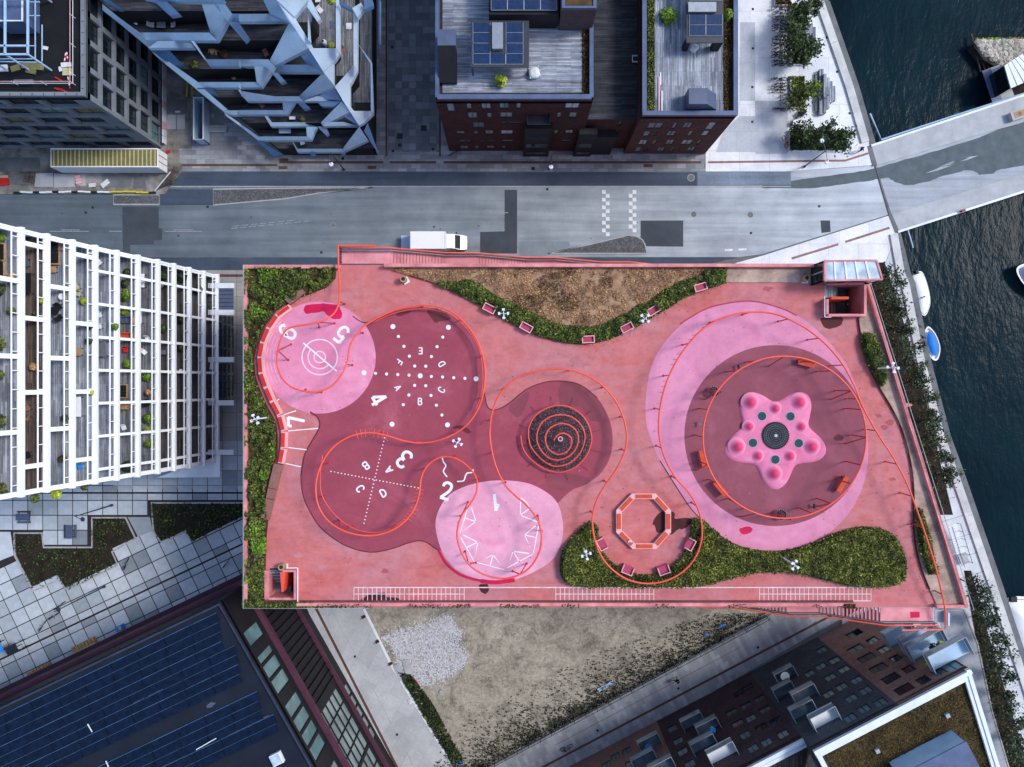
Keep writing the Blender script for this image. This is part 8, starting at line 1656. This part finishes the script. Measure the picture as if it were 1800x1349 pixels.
# ---- lamps
def lamp(x, y, h, arms, label, m=steel_dark, head=mast_white):
    b = P(x, y); b.z = 0.1; t = thing('street_lamp', label, 'street lamp', b, None, True)
    MB().tube([(0, 0, 0), (0, 0, h)], 0.1, 8, False, 0.055).build('pole', m, t); MB().cyl((0, 0), 0.17, 0, 0.35, 10).build('base', m, t)
    for dx, dy in arms:
        MB().tube([(0, 0, h-0.15), (dx*0.6, dy*0.6, h), (dx, dy, h)], 0.04, 6).build('arm', m, t)
        MB().cyl((dx, dy), 0.28, h-0.12, h-0.02, 16, 0.2).build('lamp_head', head, t)
lamp(605, 299, 7.6, [(0, -1.35)], 'street lamp in front of the faceted terrace house'); lamp(966, 298, 7.6, [(-0.2, -1.75)], 'street lamp in front of the first brick house'); lamp(1413, 294, 7.4, [(-0.5, 1.2), (0.1, -1.4)], 'two armed street lamp beside the bridge end planter')
lamp(198, 888, 9.0, [(0.9, -0.35)], 'dark lamp post on the plaza beside the zigzag bed', steel_dark, steel_dark); lamp(185, 1031, 11.5, [(0.4, 0.2)], 'tall dark lamp post on the plaza among the bicycles', steel_dark, steel_dark)
# ---- box van
van = thing('box_van', 'white box van parked on the street below the deck', 'van', P(770, 424))
zt = 3.05; a, b = P(721, 437.5, zt), P(783, 407, zt)
MB().obox((a.x, a.y, 0.75), (b.x-a.x, 0, 0), (0, b.y-a.y, 0), (0, 0, zt-0.75)).build('box', paint_van, van)
for q in (0.02, 0.98): MB().obox((a.x+(b.x-a.x)*q-0.03, a.y+0.01, zt), (0.06, 0, 0), (0, b.y-a.y-0.02, 0), (0, 0, 0.025)).build('roof_rib', white_metal, van)
ym = (a.y+b.y)/2; hw = 0.98; x0 = b.x+0.05
prof = [(0, 0.5), (0, 2.35), (0.75, 2.3), (1.05, 2.15), (1.75, 1.35), (2.45, 1.1), (2.6, 0.85), (2.6, 0.45)]
vs = []; n = len(prof)
for yy, k in ((-1, 0), (1, 0)):
    for px_, pz in prof: vs.append((x0+px_, ym+yy*(hw-0.06*max(0, pz-1.2)-0.12*(px_ > 2.3)), pz))
cab = MB().add(vs, [tuple(range(n)), tuple(range(2*n-1, n-1, -1))]+[(i, n+i, n+(i+1) % n, (i+1) % n) for i in range(n)]).build('cab', paint_van, van)
def wsf(t0, t1, y0, y1, off=0.012): 
    pa, pb = Vector((x0+1.05, 0, 2.15)), Vector((x0+1.75, 0, 1.35)); nrm = Vector((0.8, 0, 0.7)).normalized()*off
    A_, B_ = pa.lerp(pb, t0)+nrm, pa.lerp(pb, t1)+nrm
    return [(A_.x, ym+y0, A_.z), (B_.x, ym+y0*1.03, B_.z), (B_.x, ym+y1*1.03, B_.z), (A_.x, ym+y1, A_.z)]
MB().poly(wsf(0.06, 0.96, -0.84, 0.84)).build('windscreen', glass_dark, van)
for sgn in (-1, 1):
    MB().obox((x0+0.5, ym+sgn*(hw-0.02)+(-0.01 if sgn < 0 else 0), 1.35), (0.85, 0, 0), (0, 0.012, 0), (-0.1, 0, 0.65)).build('side_window', glass_dark, van); MB().box(x0+1.25, ym+sgn*(hw+0.2), 1.55, 0.14, 0.24, 0.28).build('mirror', frame_dark, van)
    MB().box(x0+2.52, ym+sgn*0.68, 0.85, 0.16, 0.3, 0.18).build('headlight', glass_sky, van)
    for wx in (a.x+0.9, x0+1.75):
        w_ = MB(); vs = []; 
        for yy in (-0.11, 0.11):
            for k in range(16): vs.append((wx+0.36*math.cos(2*math.pi*k/16), ym+sgn*0.85+yy, 0.37+0.36*math.sin(2*math.pi*k/16)))
        w_.add(vs, [tuple(range(16)), tuple(range(31, 15, -1))]+[(k, (k+1) % 16, 16+(k+1) % 16, 16+k) for k in range(16)]).build('wheel', rubber_black, van)
MB().obox((a.x, ym-0.9, 0.5), (b.x-a.x+0.1, 0, 0), (0, 1.8, 0), (0, 0, 0.22)).build('chassis', frame_dark, van)
c, d = P(705, 437, 0.9), P(720.5, 412, 0.9); MB().obox((c.x, ym-0.98, 0.8), (a.x-c.x-0.02, 0, 0), (0, 1.96, 0), (0, 0, 0.08)).build('tail_lift', panel_white, van)
# ---- boats
def boat(out, zt, label, hullm, coverm=None, ridge=0.35, cin=0.86, extra=None):
    pts = spline(out, 4, True); pw = [P(x, y, zt) for x, y in pts]; c = sum(pw, Vector())/len(pw)
    t = thing('boat', label, 'boat', Vector((c.x, c.y, -2.3))); n = len(pw); vs = []; fs = []
    for f, dz in ((0.62, -0.75), (0.85, -0.5), (1.0, 0.0)): vs += [(c.x+(p.x-c.x)*f, c.y+(p.y-c.y)*f, zt+dz) for p in pw]
    for j in range(2):
        for i in range(n): fs.append((j*n+i, j*n+(i+1) % n, (j+1)*n+(i+1) % n, (j+1)*n+i))
    vs += [(c.x+(p.x-c.x)*0.9, c.y+(p.y-c.y)*0.9, zt+0.02) for p in pw]; fs += [(2*n+i, 2*n+(i+1) % n, 3*n+(i+1) % n, 3*n+i) for i in range(n)]
    vs += [(c.x+(p.x-c.x)*0.86, c.y+(p.y-c.y)*0.86, zt-0.3) for p in pw]; fs += [(3*n+i, 3*n+(i+1) % n, 4*n+(i+1) % n, 4*n+i) for i in range(n)]; fs.append(tuple(range(4*n, 5*n)))
    MB().add(vs, fs).build('hull', hullm, t, False)
    if coverm:
        vs = []; fs = []
        for f, dz in ((cin, 0.03), (cin*0.75, ridge*0.6), (cin*0.4, ridge*0.93), (0.03, ridge)): vs += [(c.x+(p.x-c.x)*f*(1 if f > 0.1 else 0.5), c.y+(p.y-c.y)*f, zt+dz) for p in pw]
        for j in range(3):
            for i in range(n): fs.append((j*n+i, j*n+(i+1) % n, (j+1)*n+(i+1) % n, (j+1)*n+i))
        MB().add(vs, fs).build('cover', coverm, t, True)
        MB().tube([(c.x+(p.x-c.x)*cin, c.y+(p.y-c.y)*cin, zt+0.04) for p in pw], 0.03, 5, True).build('cover_rope', frame_light, t)
    return t, c
b1, c1 = boat([(1605, 483), (1618, 477), (1626, 487), (1634, 515), (1635, 536), (1627, 555), (1618, 549), (1612, 527), (1606, 500)], -1.3, 'white boat under a white cover moored nearest the bridge', tarp_white, tarp_white, 0.3, 0.93)
q = P(1611, 479, -1.0); MB().box(q.x, q.y, -1.1, 0.35, 0.5, 0.7, 0.3).build('outboard_motor', frame_dark, b1)
for x, y in ((1614, 526), (1620, 524), (1624, 522)): q = P(x, y, -1.1); MB().box(q.x, q.y, -1.0, 0.25, 0.18, 0.1, -0.2).build('cleat', parapet_blue, b1)
b2, c2_ = boat([(1632, 574), (1645, 588), (1653, 612), (1648, 633), (1637, 630), (1627, 607), (1625, 586)], -1.4, 'white dinghy with a bright blue cover moored at the quay', tarp_white, tarp_blue, 0.3, 0.72)
b3, c3 = boat([(1768, 1053), (1800, 1049), (1840, 1060), (1850, 1110), (1830, 1160), (1800, 1150), (1785, 1120), (1775, 1080)], -1.0, 'large white motor boat at the lower quay, partly out of the picture', tarp_white, tarp_white, 0.5, 0.88)
q = P(1782, 1054, -0.6); MB().box(q.x, q.y, -0.9, 0.8, 0.7, 0.8).build('outboard_motor', frame_dark, b3)
b4, c4 = boat([(1787, 478), (1800, 464), (1850, 460), (1850, 520), (1810, 510)], -0.9, 'white boat with a dark blue deck at the far picture edge', tarp_white, parapet_blue, 0.25, 0.8)
# ---- far bank: stone slope, jetty and glazed house
slope = thing('stone_slope', 'pale rubble stone slope on the far bank of the canal', 'stone bank', P(1760, 95)); rr = random.Random(3)
def stone_mesh(seed):
    r2 = random.Random(seed); m = MB(); m.ball((0, 0, 0), 0.5, 0.5, 0.3, 9, 5); m.v = [(x*(1+r2.uniform(-.2, .2)), y*(1+r2.uniform(-.2, .2)), z*(1+r2.uniform(-.25, .25))) for x, y, z in m.v]; me = m.mesh('stone'); me.materials.append(rubble_stone); return me
sms = [stone_mesh(i) for i in range(6)]
MB().prism(PL([(1716, 73), (1830, 70), (1830, 100), (1762, 116), (1735, 100)]), -3, -0.85).build('bed', gravel_bed, slope)
for j in range(9):
    for i in range(16):
        x = 1719+7.4*i+(j % 2)*3.5+rr.uniform(-1.2, 1.2); y = 75+5.6*j+rr.uniform(-1, 1)
        if y > 72+(x-1716)*0.75+12 or (x > 1762 and y > 116-(x-1762)*0.62) or x > 1815: continue
        o = link('stone', rr.choice(sms), None); o.parent = slope; o.matrix_parent_inverse = Matrix.Translation(-Vector(slope.location)); o.location = P(x, y, -0.8)+Vector((0, 0, rr.uniform(-0.1, 0.1))); s_ = rr.uniform(0.85, 1.15); o.scale = (1.1*s_, 0.85*s_, 0.9*s_); o.rotation_euler = (rr.uniform(-.3, .3), rr.uniform(-.3, .3), rr.uniform(-.4, .4))
rg = np.random.default_rng(77); q = scatter([(1715, 68), (1830, 66), (1830, 72), (1716, 74)], 500, rg); stuff(tag(link('weed_fringe', leaves_mesh('weed_fringe', px3(q, -0.9+0.2*rg.random(len(q)), -0.9), 0.14, 0.7, 0.4, 77), leaf_lime), 'yellow green weed fringe along the stone slope', 'weeds'))
jt = thing('jetty', 'dark planked jetty landing below the glazed canal house', 'jetty', P(1742, 155))
for k in range(12):
    f = k/12; a = P(1727+f*18, 128+f*55, -0.7); b = P(1742+f*20, 122+f*58, -0.7); MB().bar(a, b, 0.4, 0.12).build('plank', parapet_blue, jt)
for a, b in (((1707, 60), (1724, 127)), ((1723, 92), (1732, 125))): MB().tube([P(*a, -1.6), P(*b, -1.6)], 0.1, 7).build('mooring_log', planks_brown, jt)
kh = thing('canal_house', 'glazed canal house with pale blue white roof panels on the far bank', 'house', P(1790, 140)); zk_ = 2.6
rq = [P(1765, 116, zk_), P(1797, 95, zk_), P(1835, 130, zk_), P(1776, 156, zk_)]
MB().prism([(p.x, p.y) for p in (rq[0], rq[1], rq[2], rq[3])], -0.9, zk_-0.15).build('wall', glass_dark, kh)
for k in range(5):
    f0, f1 = k/5+0.02, (k+1)/5-0.01; pts = [rq[0].lerp(rq[1], f0), rq[0].lerp(rq[1], f1), rq[3].lerp(rq[2], f1), rq[3].lerp(rq[2], f0)]; MB().prism([(p.x, p.y) for p in pts], zk_-0.14, zk_).build('roof_panel', white_metal, kh)
a, b = P(1749, 126, 0), P(1760, 163, 0); MB().bar(a, b, 0.25, 0.9).build('guard', white_metal, kh); MB().prism(PL([(1740, 120), (1762, 112), (1790, 185), (1768, 190)], -0.6), -1.5, -0.65).build('terrace', concrete, kh)
rb_ = thing('planter_block', 'pale concrete block with a rusty hole on the bridge pavement', 'planter', P(1788, 203)); q = P(1790, 202, 0.8); MB().box(q.x, q.y, 0.55, 2.0, 1.15, 0.85, R(18)).build('block', concrete, rb_); MB().box(q.x+0.1, q.y+0.1, 0.99, 1.5, 0.75, 0.04, R(18)).build('top', timber, rb_); MB().cyl((q.x+0.1, q.y+0.1), 0.22, 1.0, 1.03, 12).build('hole', drywood, rb_)
lb_ = thing('life_ring_box', 'small red rescue box on the lower bridge edge', 'box', P(1692, 371)); q = P(1692, 371, 0.5); MB().box(q.x, q.y, 0.45, 0.45, 0.28, 0.6, R(17)).build('body', bright_red, lb_); MB().box(q.x, q.y, 0.77, 0.5, 0.33, 0.05, R(17)).build('lid', drywood, lb_)
# ---- building site by the grey building
cont = thing('cargo_container', 'white cargo container with a yellow slatted roof beside the grey building', 'container', P(190, 300)); zt = 3.0
a, b = P(88, 294, zt), P(277, 261, zt)
MB().obox((a.x, a.y, 0.15), (b.x-a.x, 0, 0), (0, b.y-a.y, 0), (0, 0, zt-0.3)).build('body', tarp_white, cont)
MB().wall([(a.x+.06, a.y+.06), (b.x-.06, a.y+.06), (b.x-.06, b.y-.06), (a.x+.06, b.y-.06)], zt-0.15, zt, 0.14, True).build('roof_frame', tarp_white, cont)
MB().obox((a.x+.15, a.y+.15, zt-0.14), (b.x-a.x-.3, 0, 0), (0, b.y-a.y-.3, 0), (0, 0, 0.04)).build('roof_sheet', sheet_yellow, cont)
for k in range(25): X = a.x+0.45+(b.x-a.x-0.8)*k/24; MB().obox((X-0.07, a.y+.16, zt-0.1), (0.13, 0, 0), (0, b.y-a.y-.32, 0), (0, 0, 0.06)).build('roof_slat', sheet_cream, cont)
for k in range(40): X = a.x+0.2+(b.x-a.x-0.4)*k/39; MB().obox((X-0.06, a.y-0.03, 0.3), (0.12, 0, 0), (0, 0.03, 0), (0, 0, zt-0.65)).build('rib', white_metal, cont)
for yy in (0.8, 1.6): MB().obox((b.x, a.y+yy, 0.3), (0.05, 0, 0), (0, 0.06, 0), (0, 0, 2.4)).build('door_bar', frame_dark, cont)
sk = thing('open_skip', 'long grey open skip standing beside the faceted terrace house', 'container', P(352, 215)); zt = 2.3; a, b = P(340, 246, zt), P(358, 171, zt)
for O_, U_, V_ in (((a.x, a.y, 0.1), (b.x-a.x, 0, 0), (0, 0.1, 0)), ((a.x, b.y-.1, 0.1), (b.x-a.x, 0, 0), (0, 0.1, 0)), ((a.x, a.y, 0.1), (0.1, 0, 0), (0, b.y-a.y, 0)), ((b.x-.1, a.y, 0.1), (0.1, 0, 0), (0, b.y-a.y, 0))): MB().obox(O_, U_, V_, (0, 0, zt-0.1)).build('side', panel_white, sk)
MB().obox((a.x, a.y, 0.12), (b.x-a.x, 0, 0), (0, b.y-a.y, 0), (0, 0, 0.1)).build('floor', concrete_dark, sk); MB().wall([(a.x+.05, a.y+.05), (b.x-.05, a.y+.05), (b.x-.05, b.y-.05), (a.x+.05, b.y-.05)], zt-0.02, zt+0.06, 0.16, True).build('rim', white_metal, sk)
site = sheet('site_ground', [(-200, 250), (312, 250), (322, 300), (290, 342), (-200, 342)], 0.112, mudm); sheet('site_ground', [(286, 90), (336, 120), (336, 262), (286, 262)], 0.1125, mudm)
for pts, m in (([(-20, 278), (70, 278), (72, 302), (-20, 303)], concrete_dark), ([(15, 306), (62, 307), (60, 325), (18, 325)], concrete_dark), ([(64, 306), (94, 305), (95, 330), (62, 329)], concrete), ([(96, 306), (134, 308), (132, 329), (96, 331)], concrete), ([(236, 310), (257, 310), (257, 331), (236, 331)], concrete_dark), ([(294, 203), (310, 203), (310, 228), (294, 228)], concrete), ([(312, 203), (326, 203), (326, 228), (312, 228)], concrete), ([(292, 176), (329, 176), (329, 200), (292, 200)], concrete_dark), ([(136, 308), (150, 306), (152, 328), (137, 327)], concrete), ([(180, 306), (232, 308), (230, 330), (182, 330)], concrete_dark)):
    MB().prism(PL(pts), 0.112, 0.16+0.02*rr.random()).build('ground_plate', m, site)
for k, (x, y, w, d, rz, m, n, lab) in enumerate(((54, 315, 1.4, 1.0, -0.2, planks_brown, 'pallet_stack', 'pinkish grey pallet stack on the building site'), (187, 324, 1.2, 0.6, 0.7, sack_white, 'white_sheet', 'white crumpled sheet on the building site'), (164, 327, 0.9, 0.5, 0.1, sack_white, 'white_sheet', 'smaller white sheet at the site kerb'), (140, 317, 0.8, 1.2, 0.2, salmon_light, 'rubble_bag', 'pale pink rubble bag on the building site'), (8, 312, 1.3, 0.35, 0.05, sheet_cream, 'plank_bundle', 'yellow plank bundle at the edge of the building site'), (10, 321, 1.2, 0.9, 0.1, bright_red, 'red_crate', 'red crate at the picture edge of the building site'), (382, 228, 2.8, 0.9, 0.0, concrete, 'concrete_block', 'pale concrete blocks at the foot of the faceted house'), (314, 198, 0.7, 0.2, 0.0, white_metal, 'white_board', 'small white board on the site beside the skip'), (297, 268, 0.5, 0.4, 0.3, bright_red, 'red_canister', 'red canisters lying beside the grey building'))):
    c = P(x, y); c.z = 0.15; t = thing(n, lab, 'building material', c, None, True); t.rotation_euler = (0, 0, rz)
    for j in range(3): MB().box(rr.uniform(-.04, .04), -d/2+d*(j+.5)/3, 0.12, w*rr.uniform(0.92, 1), d/3*0.9, 0.2).build('piece', m, t)
    MB().box(0, 0, 0.015, w*0.9, d*0.85, 0.03).build('batten', frame_dark, t)
hb = thing('site_barrier', 'white and red plastic barrier line along the grey building', 'barrier', P(286, 200))
for k in range(12): q = P(286.5, 108+12.5*k, 1.0); MB().box(q.x, q.y, 0.6, 0.16, 0.88, 1.0).build('barrier_block', white_metal if k % 3 else salmon_light, hb)
hb2 = thing('site_barrier', 'yellow and white kerb barrier along the street side of the site', 'barrier', P(200, 340))
for k in range(22):
    x = 30+11.3*k; q = P(x, 338+rr.uniform(-1, 1), 0.4); MB().box(q.x, q.y, 0.32, 0.8, 0.2, 0.42, rr.uniform(-.05, .05)).build('barrier_block', bright_yellow if 15 <= k <= 20 else (white_metal if k % 3 else frame_dark), hb2)
fc = thing('site_fence', 'broken timber fence leaning at the corner of the building site', 'fence', P(290, 330))
for k in range(5): MB().bar(P(272+4*k, 336-2*k, 0.3), P(300+3*k, 302+3*k, 1.4), 0.12, 0.06).build('rail', planks_brown if k else white_metal, fc)
for a, b in (((330, 145), (328, 170)), ((338, 150), (338, 170))): MB().bar(P(*a, 1), P(*b, 1), 0.14).build('rail', bright_yellow, fc)
# ---- fence and litter round the lot
fe = thing('lot_fence', 'dark mesh fence between the bare lot and the promenade', 'fence', P(1080, 1222)); A0, A1 = P(830, 1356), P(1345, 1082)
for k in range(27):
    q = A0.lerp(A1, k/26); MB().box(q.x, q.y, 1.0, 0.08, 0.08, 2.0, R(28)).build('post', frame_dark, fe)
    if k < 26:
        e = A0.lerp(A1, (k+1)/26)
        for z in (0.3, 1.1, 1.95): MB().bar((q.x, q.y, z), (e.x, e.y, z), 0.05).build('rail', frame_dark, fe)
        for j in range(1, 8): m_ = q.lerp(e, j/8); MB().bar((m_.x, m_.y, 0.1), (m_.x, m_.y, 1.95), 0.03).build('bar', frame_dark, fe)
for k, (x, y, w, d, rz, m, n, lab) in enumerate(((703, 1181, 1.0, 2.2, 0.45, concrete, 'concrete_plate', 'grey concrete plate leaning at the lot edge, nearer the alley'), (716, 1172, 0.9, 2.0, 0.25, concrete, 'concrete_plate', 'grey concrete plate leaning at the lot edge, further from the alley'), (1064, 1206, 2.3, 0.45, 0.5, steel_sky, 'litter_sheet', 'torn pale green plastic sheet in the weeds by the fence'), (1268, 1099, 0.9, 0.35, 0.3, bright_blue, 'litter_sheet', 'pale blue plastic scrap on the dark weeds'), (1240, 1115, 0.4, 0.3, 0.3, bright_blue, 'litter_bag', 'small blue bag on the dark weeds'), (805, 1341, 1.2, 0.6, 0.3, bright_blue, 'litter_bag', 'blue plastic heap at the lower corner of the lot'), (1017, 1252, 0.9, 1.2, 0.3, planks_brown, 'sign_board', 'brown wooden board standing at the promenade fence'), (722, 1232, 0.6, 0.6, 0.4, sack_white, 'white_stone', 'white stone block on the alley edge'), (776, 1216, 0.5, 0.5, 0.0, concrete, 'well_cover', 'round pale well cover on the bare lot'))):
    c = P(x, y); c.z = 0.06; t = thing(n, lab, 'litter' if 'litter' in n else 'building material', c, None, True); t.rotation_euler = (0, 0, rz)
    if n == 'well_cover': MB().cyl((0, 0), 0.32, 0, 0.08, 20).build('cover', m, t); MB().ring((0, 0), 0.22, 0.26, 0.085, 20).build('groove', concrete_dark, t); continue
    MB().box(0, 0, 0.1, w, d, 0.08).build('sheet', m, t); MB().box(w*0.12, d*0.1, 0.17, w*0.6, d*0.55, 0.07, 0.2).build('fold', m, t); MB().box(0, 0, 0.03, w*0.7, d*0.7, 0.06).build('underside', frame_dark, t)
hs_ = MB().tube([P(x, y, 0.06) for x, y in spline([(718, 1189), (728, 1194), (735, 1202), (737, 1208)], 5)], 0.06, 6).build('hose', bright_red); tag(hs_, 'red hose curling beside the white stones on the lot', 'hose')
for k, (x, y) in enumerate(((640, 1084), (664, 1127), (687, 1166))):
    c = P(x, y); c.z = 0.1; t = thing('marker_post', f'red and black kerb marker on the alley edge, {ORD[k]} from the deck', 'marker', c, None, True); MB().box(0, 0, 0.1, 0.4, 0.35, 0.2, 0.5).build('foot', frame_dark, t); MB().box(-0.05, -0.15, 0.3, 0.28, 0.1, 0.25, 0.5).build('plate', bright_red, t)
# ---- plaza furniture
for k, (x, y, rz, lab) in enumerate(((47, 907, 0, 'dark slatted picnic table on the plaza at the picture edge'), (127, 933, 1.57, 'dark slatted picnic table on the plaza beside the zigzag bed'))):
    c = P(x, y); c.z = 0.12; t = thing('picnic_table', lab, 'table', c, None, True); t.rotation_euler = (0, 0, rz)
    for j in range(5): MB().box(0, 0.62-0.25*j if j < 1 else 0.3-0.22*(j-1), 0.75 if j else 0.45, 1.75, 0.2, 0.06).build('slat', planks_dark if j == 0 else zinc_blue, t)
    MB().box(0, -0.75, 0.45, 1.75, 0.26, 0.06).build('slat', zinc_blue, t)
    for sx in (-0.7, 0.7): MB().box(sx, 0, 0.36, 0.07, 1.3, 0.07).build('leg', frame_dark, t); MB().box(sx, 0.1, 0.55, 0.07, 0.6, 0.4).build('leg', frame_dark, t)
for k, (a, b) in enumerate((((56, 1190), (96, 1170)), ((134, 1146), (173, 1126)))):
    p0, p1 = P(*a), P(*b); t = thing('timber_bench', ['light timber bench row along the dark hall, nearer the picture edge', 'light timber bench row along the dark hall, nearer the deck'][k], 'bench', p0); d = (p1-p0); n = 7; s_ = Vector((d.y, -d.x, 0)).normalized()
    for j in range(n): q = p0+d*(j/n); MB().obox((q.x, q.y, 0.12), d*(0.8/n), s_*(-0.75), (0, 0, 0.5)).build('seat', sheet_cream if False else timber, t)
    MB().obox((p0.x, p0.y, 0.12), d, s_*0.12, (0, 0, 0.75)).build('back', sheet_cream, t)
for k, (x, y, m, lab) in enumerate(((216, 1101, bright_blue, 'small blue and yellow sign box at the wall of the dark hall'), (3, 1136, bright_blue, 'blue stall at the picture edge of the plaza'), (40, 1132, frame_dark, 'dark square parasol on the plaza near the picture edge'))):
    c = P(x, y); c.z = 0.12; t = thing(['sign_box', 'market_stall', 'parasol'][k], lab, ['sign', 'stall', 'parasol'][k], c, None, True); t.rotation_euler = (0, 0, R(26)); w = [0.8, 1.9, 1.5][k]
    MB().box(0, 0, [0.5, 1.2, 2.2][k], w, w*0.8, [0.9, 0.1, 0.08][k]).build('top', m, t)
    for sx in (-1, 1):
        for sy in (-1, 1): MB().box(sx*w*0.4, sy*w*0.3, 0.5 if k < 2 else 0.6, 0.07, 0.07, 1.0 if k < 2 else 1.2).build('leg', frame_dark, t)
    if k == 0: MB().box(0.15, 0, 0.96, 0.3, 0.45, 0.02).build('panel', bright_yellow, t)
    if k == 2: MB().cyl((0, 0), 0.04, 0, 2.3, 8).build('pole', frame_dark, t)
    if k == 1: MB().box(0, 0.9, 1.0, w, 0.9, 0.1).build('awning', fabric_black, t)
# ---- gangway steps on the quay
gw = thing('quay_steps', 'metal steps with rails going down beside the deck to the quay', 'stairs', P(1680, 965)); g0, g1 = P(1668, 925, 1.5), P(1688, 992, 0.3); d = g1-g0; s_ = Vector((d.y, -d.x, 0)).normalized(); s_ = s_ if s_.x > 0 else -s_
for k in range(13): q = g0+d*(k/13*0.75); MB().obox(q-s_*0.1, Vector((d.x, d.y, 0)).normalized()*0.25, s_*1.1, (0, 0, 0.06)).build('step', white_metal, gw)
MB().obox(g0+d*0.76, Vector((d.x, d.y, 0))*0.26, s_*1.1, (0, 0, 0.08)).build('landing', concrete, gw)
for sd in (-0.1, 1.05): MB().tube([g0+s_*sd+Vector((0, 0, 1)), g0+d*0.75+s_*sd+Vector((0, 0, 1)), g0+d*1.02+s_*(sd+0.0)+Vector((0, 0, 1.1))], 0.04, 6).build('handrail', steel_dark, gw)
for k in range(6): q = g0+d*(k/5)+s_*1.05; MB().bar(q, q+Vector((0, 0, 1)), 0.05).build('rail_post', steel_dark, gw)
# ---- cafe corner on the upper quay
for k, (x, y, lab) in enumerate(((1396, 219, 'white cafe table beside the bridge end planter, left one'), (1408, 219, 'white cafe table beside the bridge end planter, right one'))):
    c = P(x, y); c.z = 0.1; t = thing('cafe_table', lab, 'table', c, None, True); MB().box(0, 0, 0.72, 0.85, 0.55, 0.04).build('top', tarp_white, t)
    for sx in (-1, 1): MB().box(sx*0.35, 0, 0.36, 0.05, 0.45, 0.7).build('leg', frame_light, t)
c = P(1402, 206); c.z = 0.1; t = thing('cargo_bike', 'black cargo bicycle with a dark box beside the cafe tables', 'cargo bike', c, None, True); t.rotation_euler = (0, 0, 0.7)
MB().box(0.5, 0, 0.55, 0.9, 0.62, 0.55).build('box', fabric_black, t); MB().tube([(0.0, 0, 0.5), (-0.5, 0, 0.45), (-0.9, 0, 0.35)], 0.04, 6).build('frame', steel_dark, t)
for x, y in ((-0.95, 0), (0.5, 0.38), (0.5, -0.38)): MB().tube([(x+0.3*math.cos(a), y, 0.32+0.3*math.sin(a)) for a in [2*math.pi*k/16 for k in range(16)]], 0.035, 5, True).build('wheel', rubber_black, t)
MB().tube([(-0.25, -0.3, 1.0), (-0.15, 0, 1.02), (-0.25, 0.3, 1.0)], 0.03, 6).build('handlebar', steel_dark, t); MB().box(-0.65, 0, 0.92, 0.28, 0.16, 0.07).build('saddle', rubber_black, t)
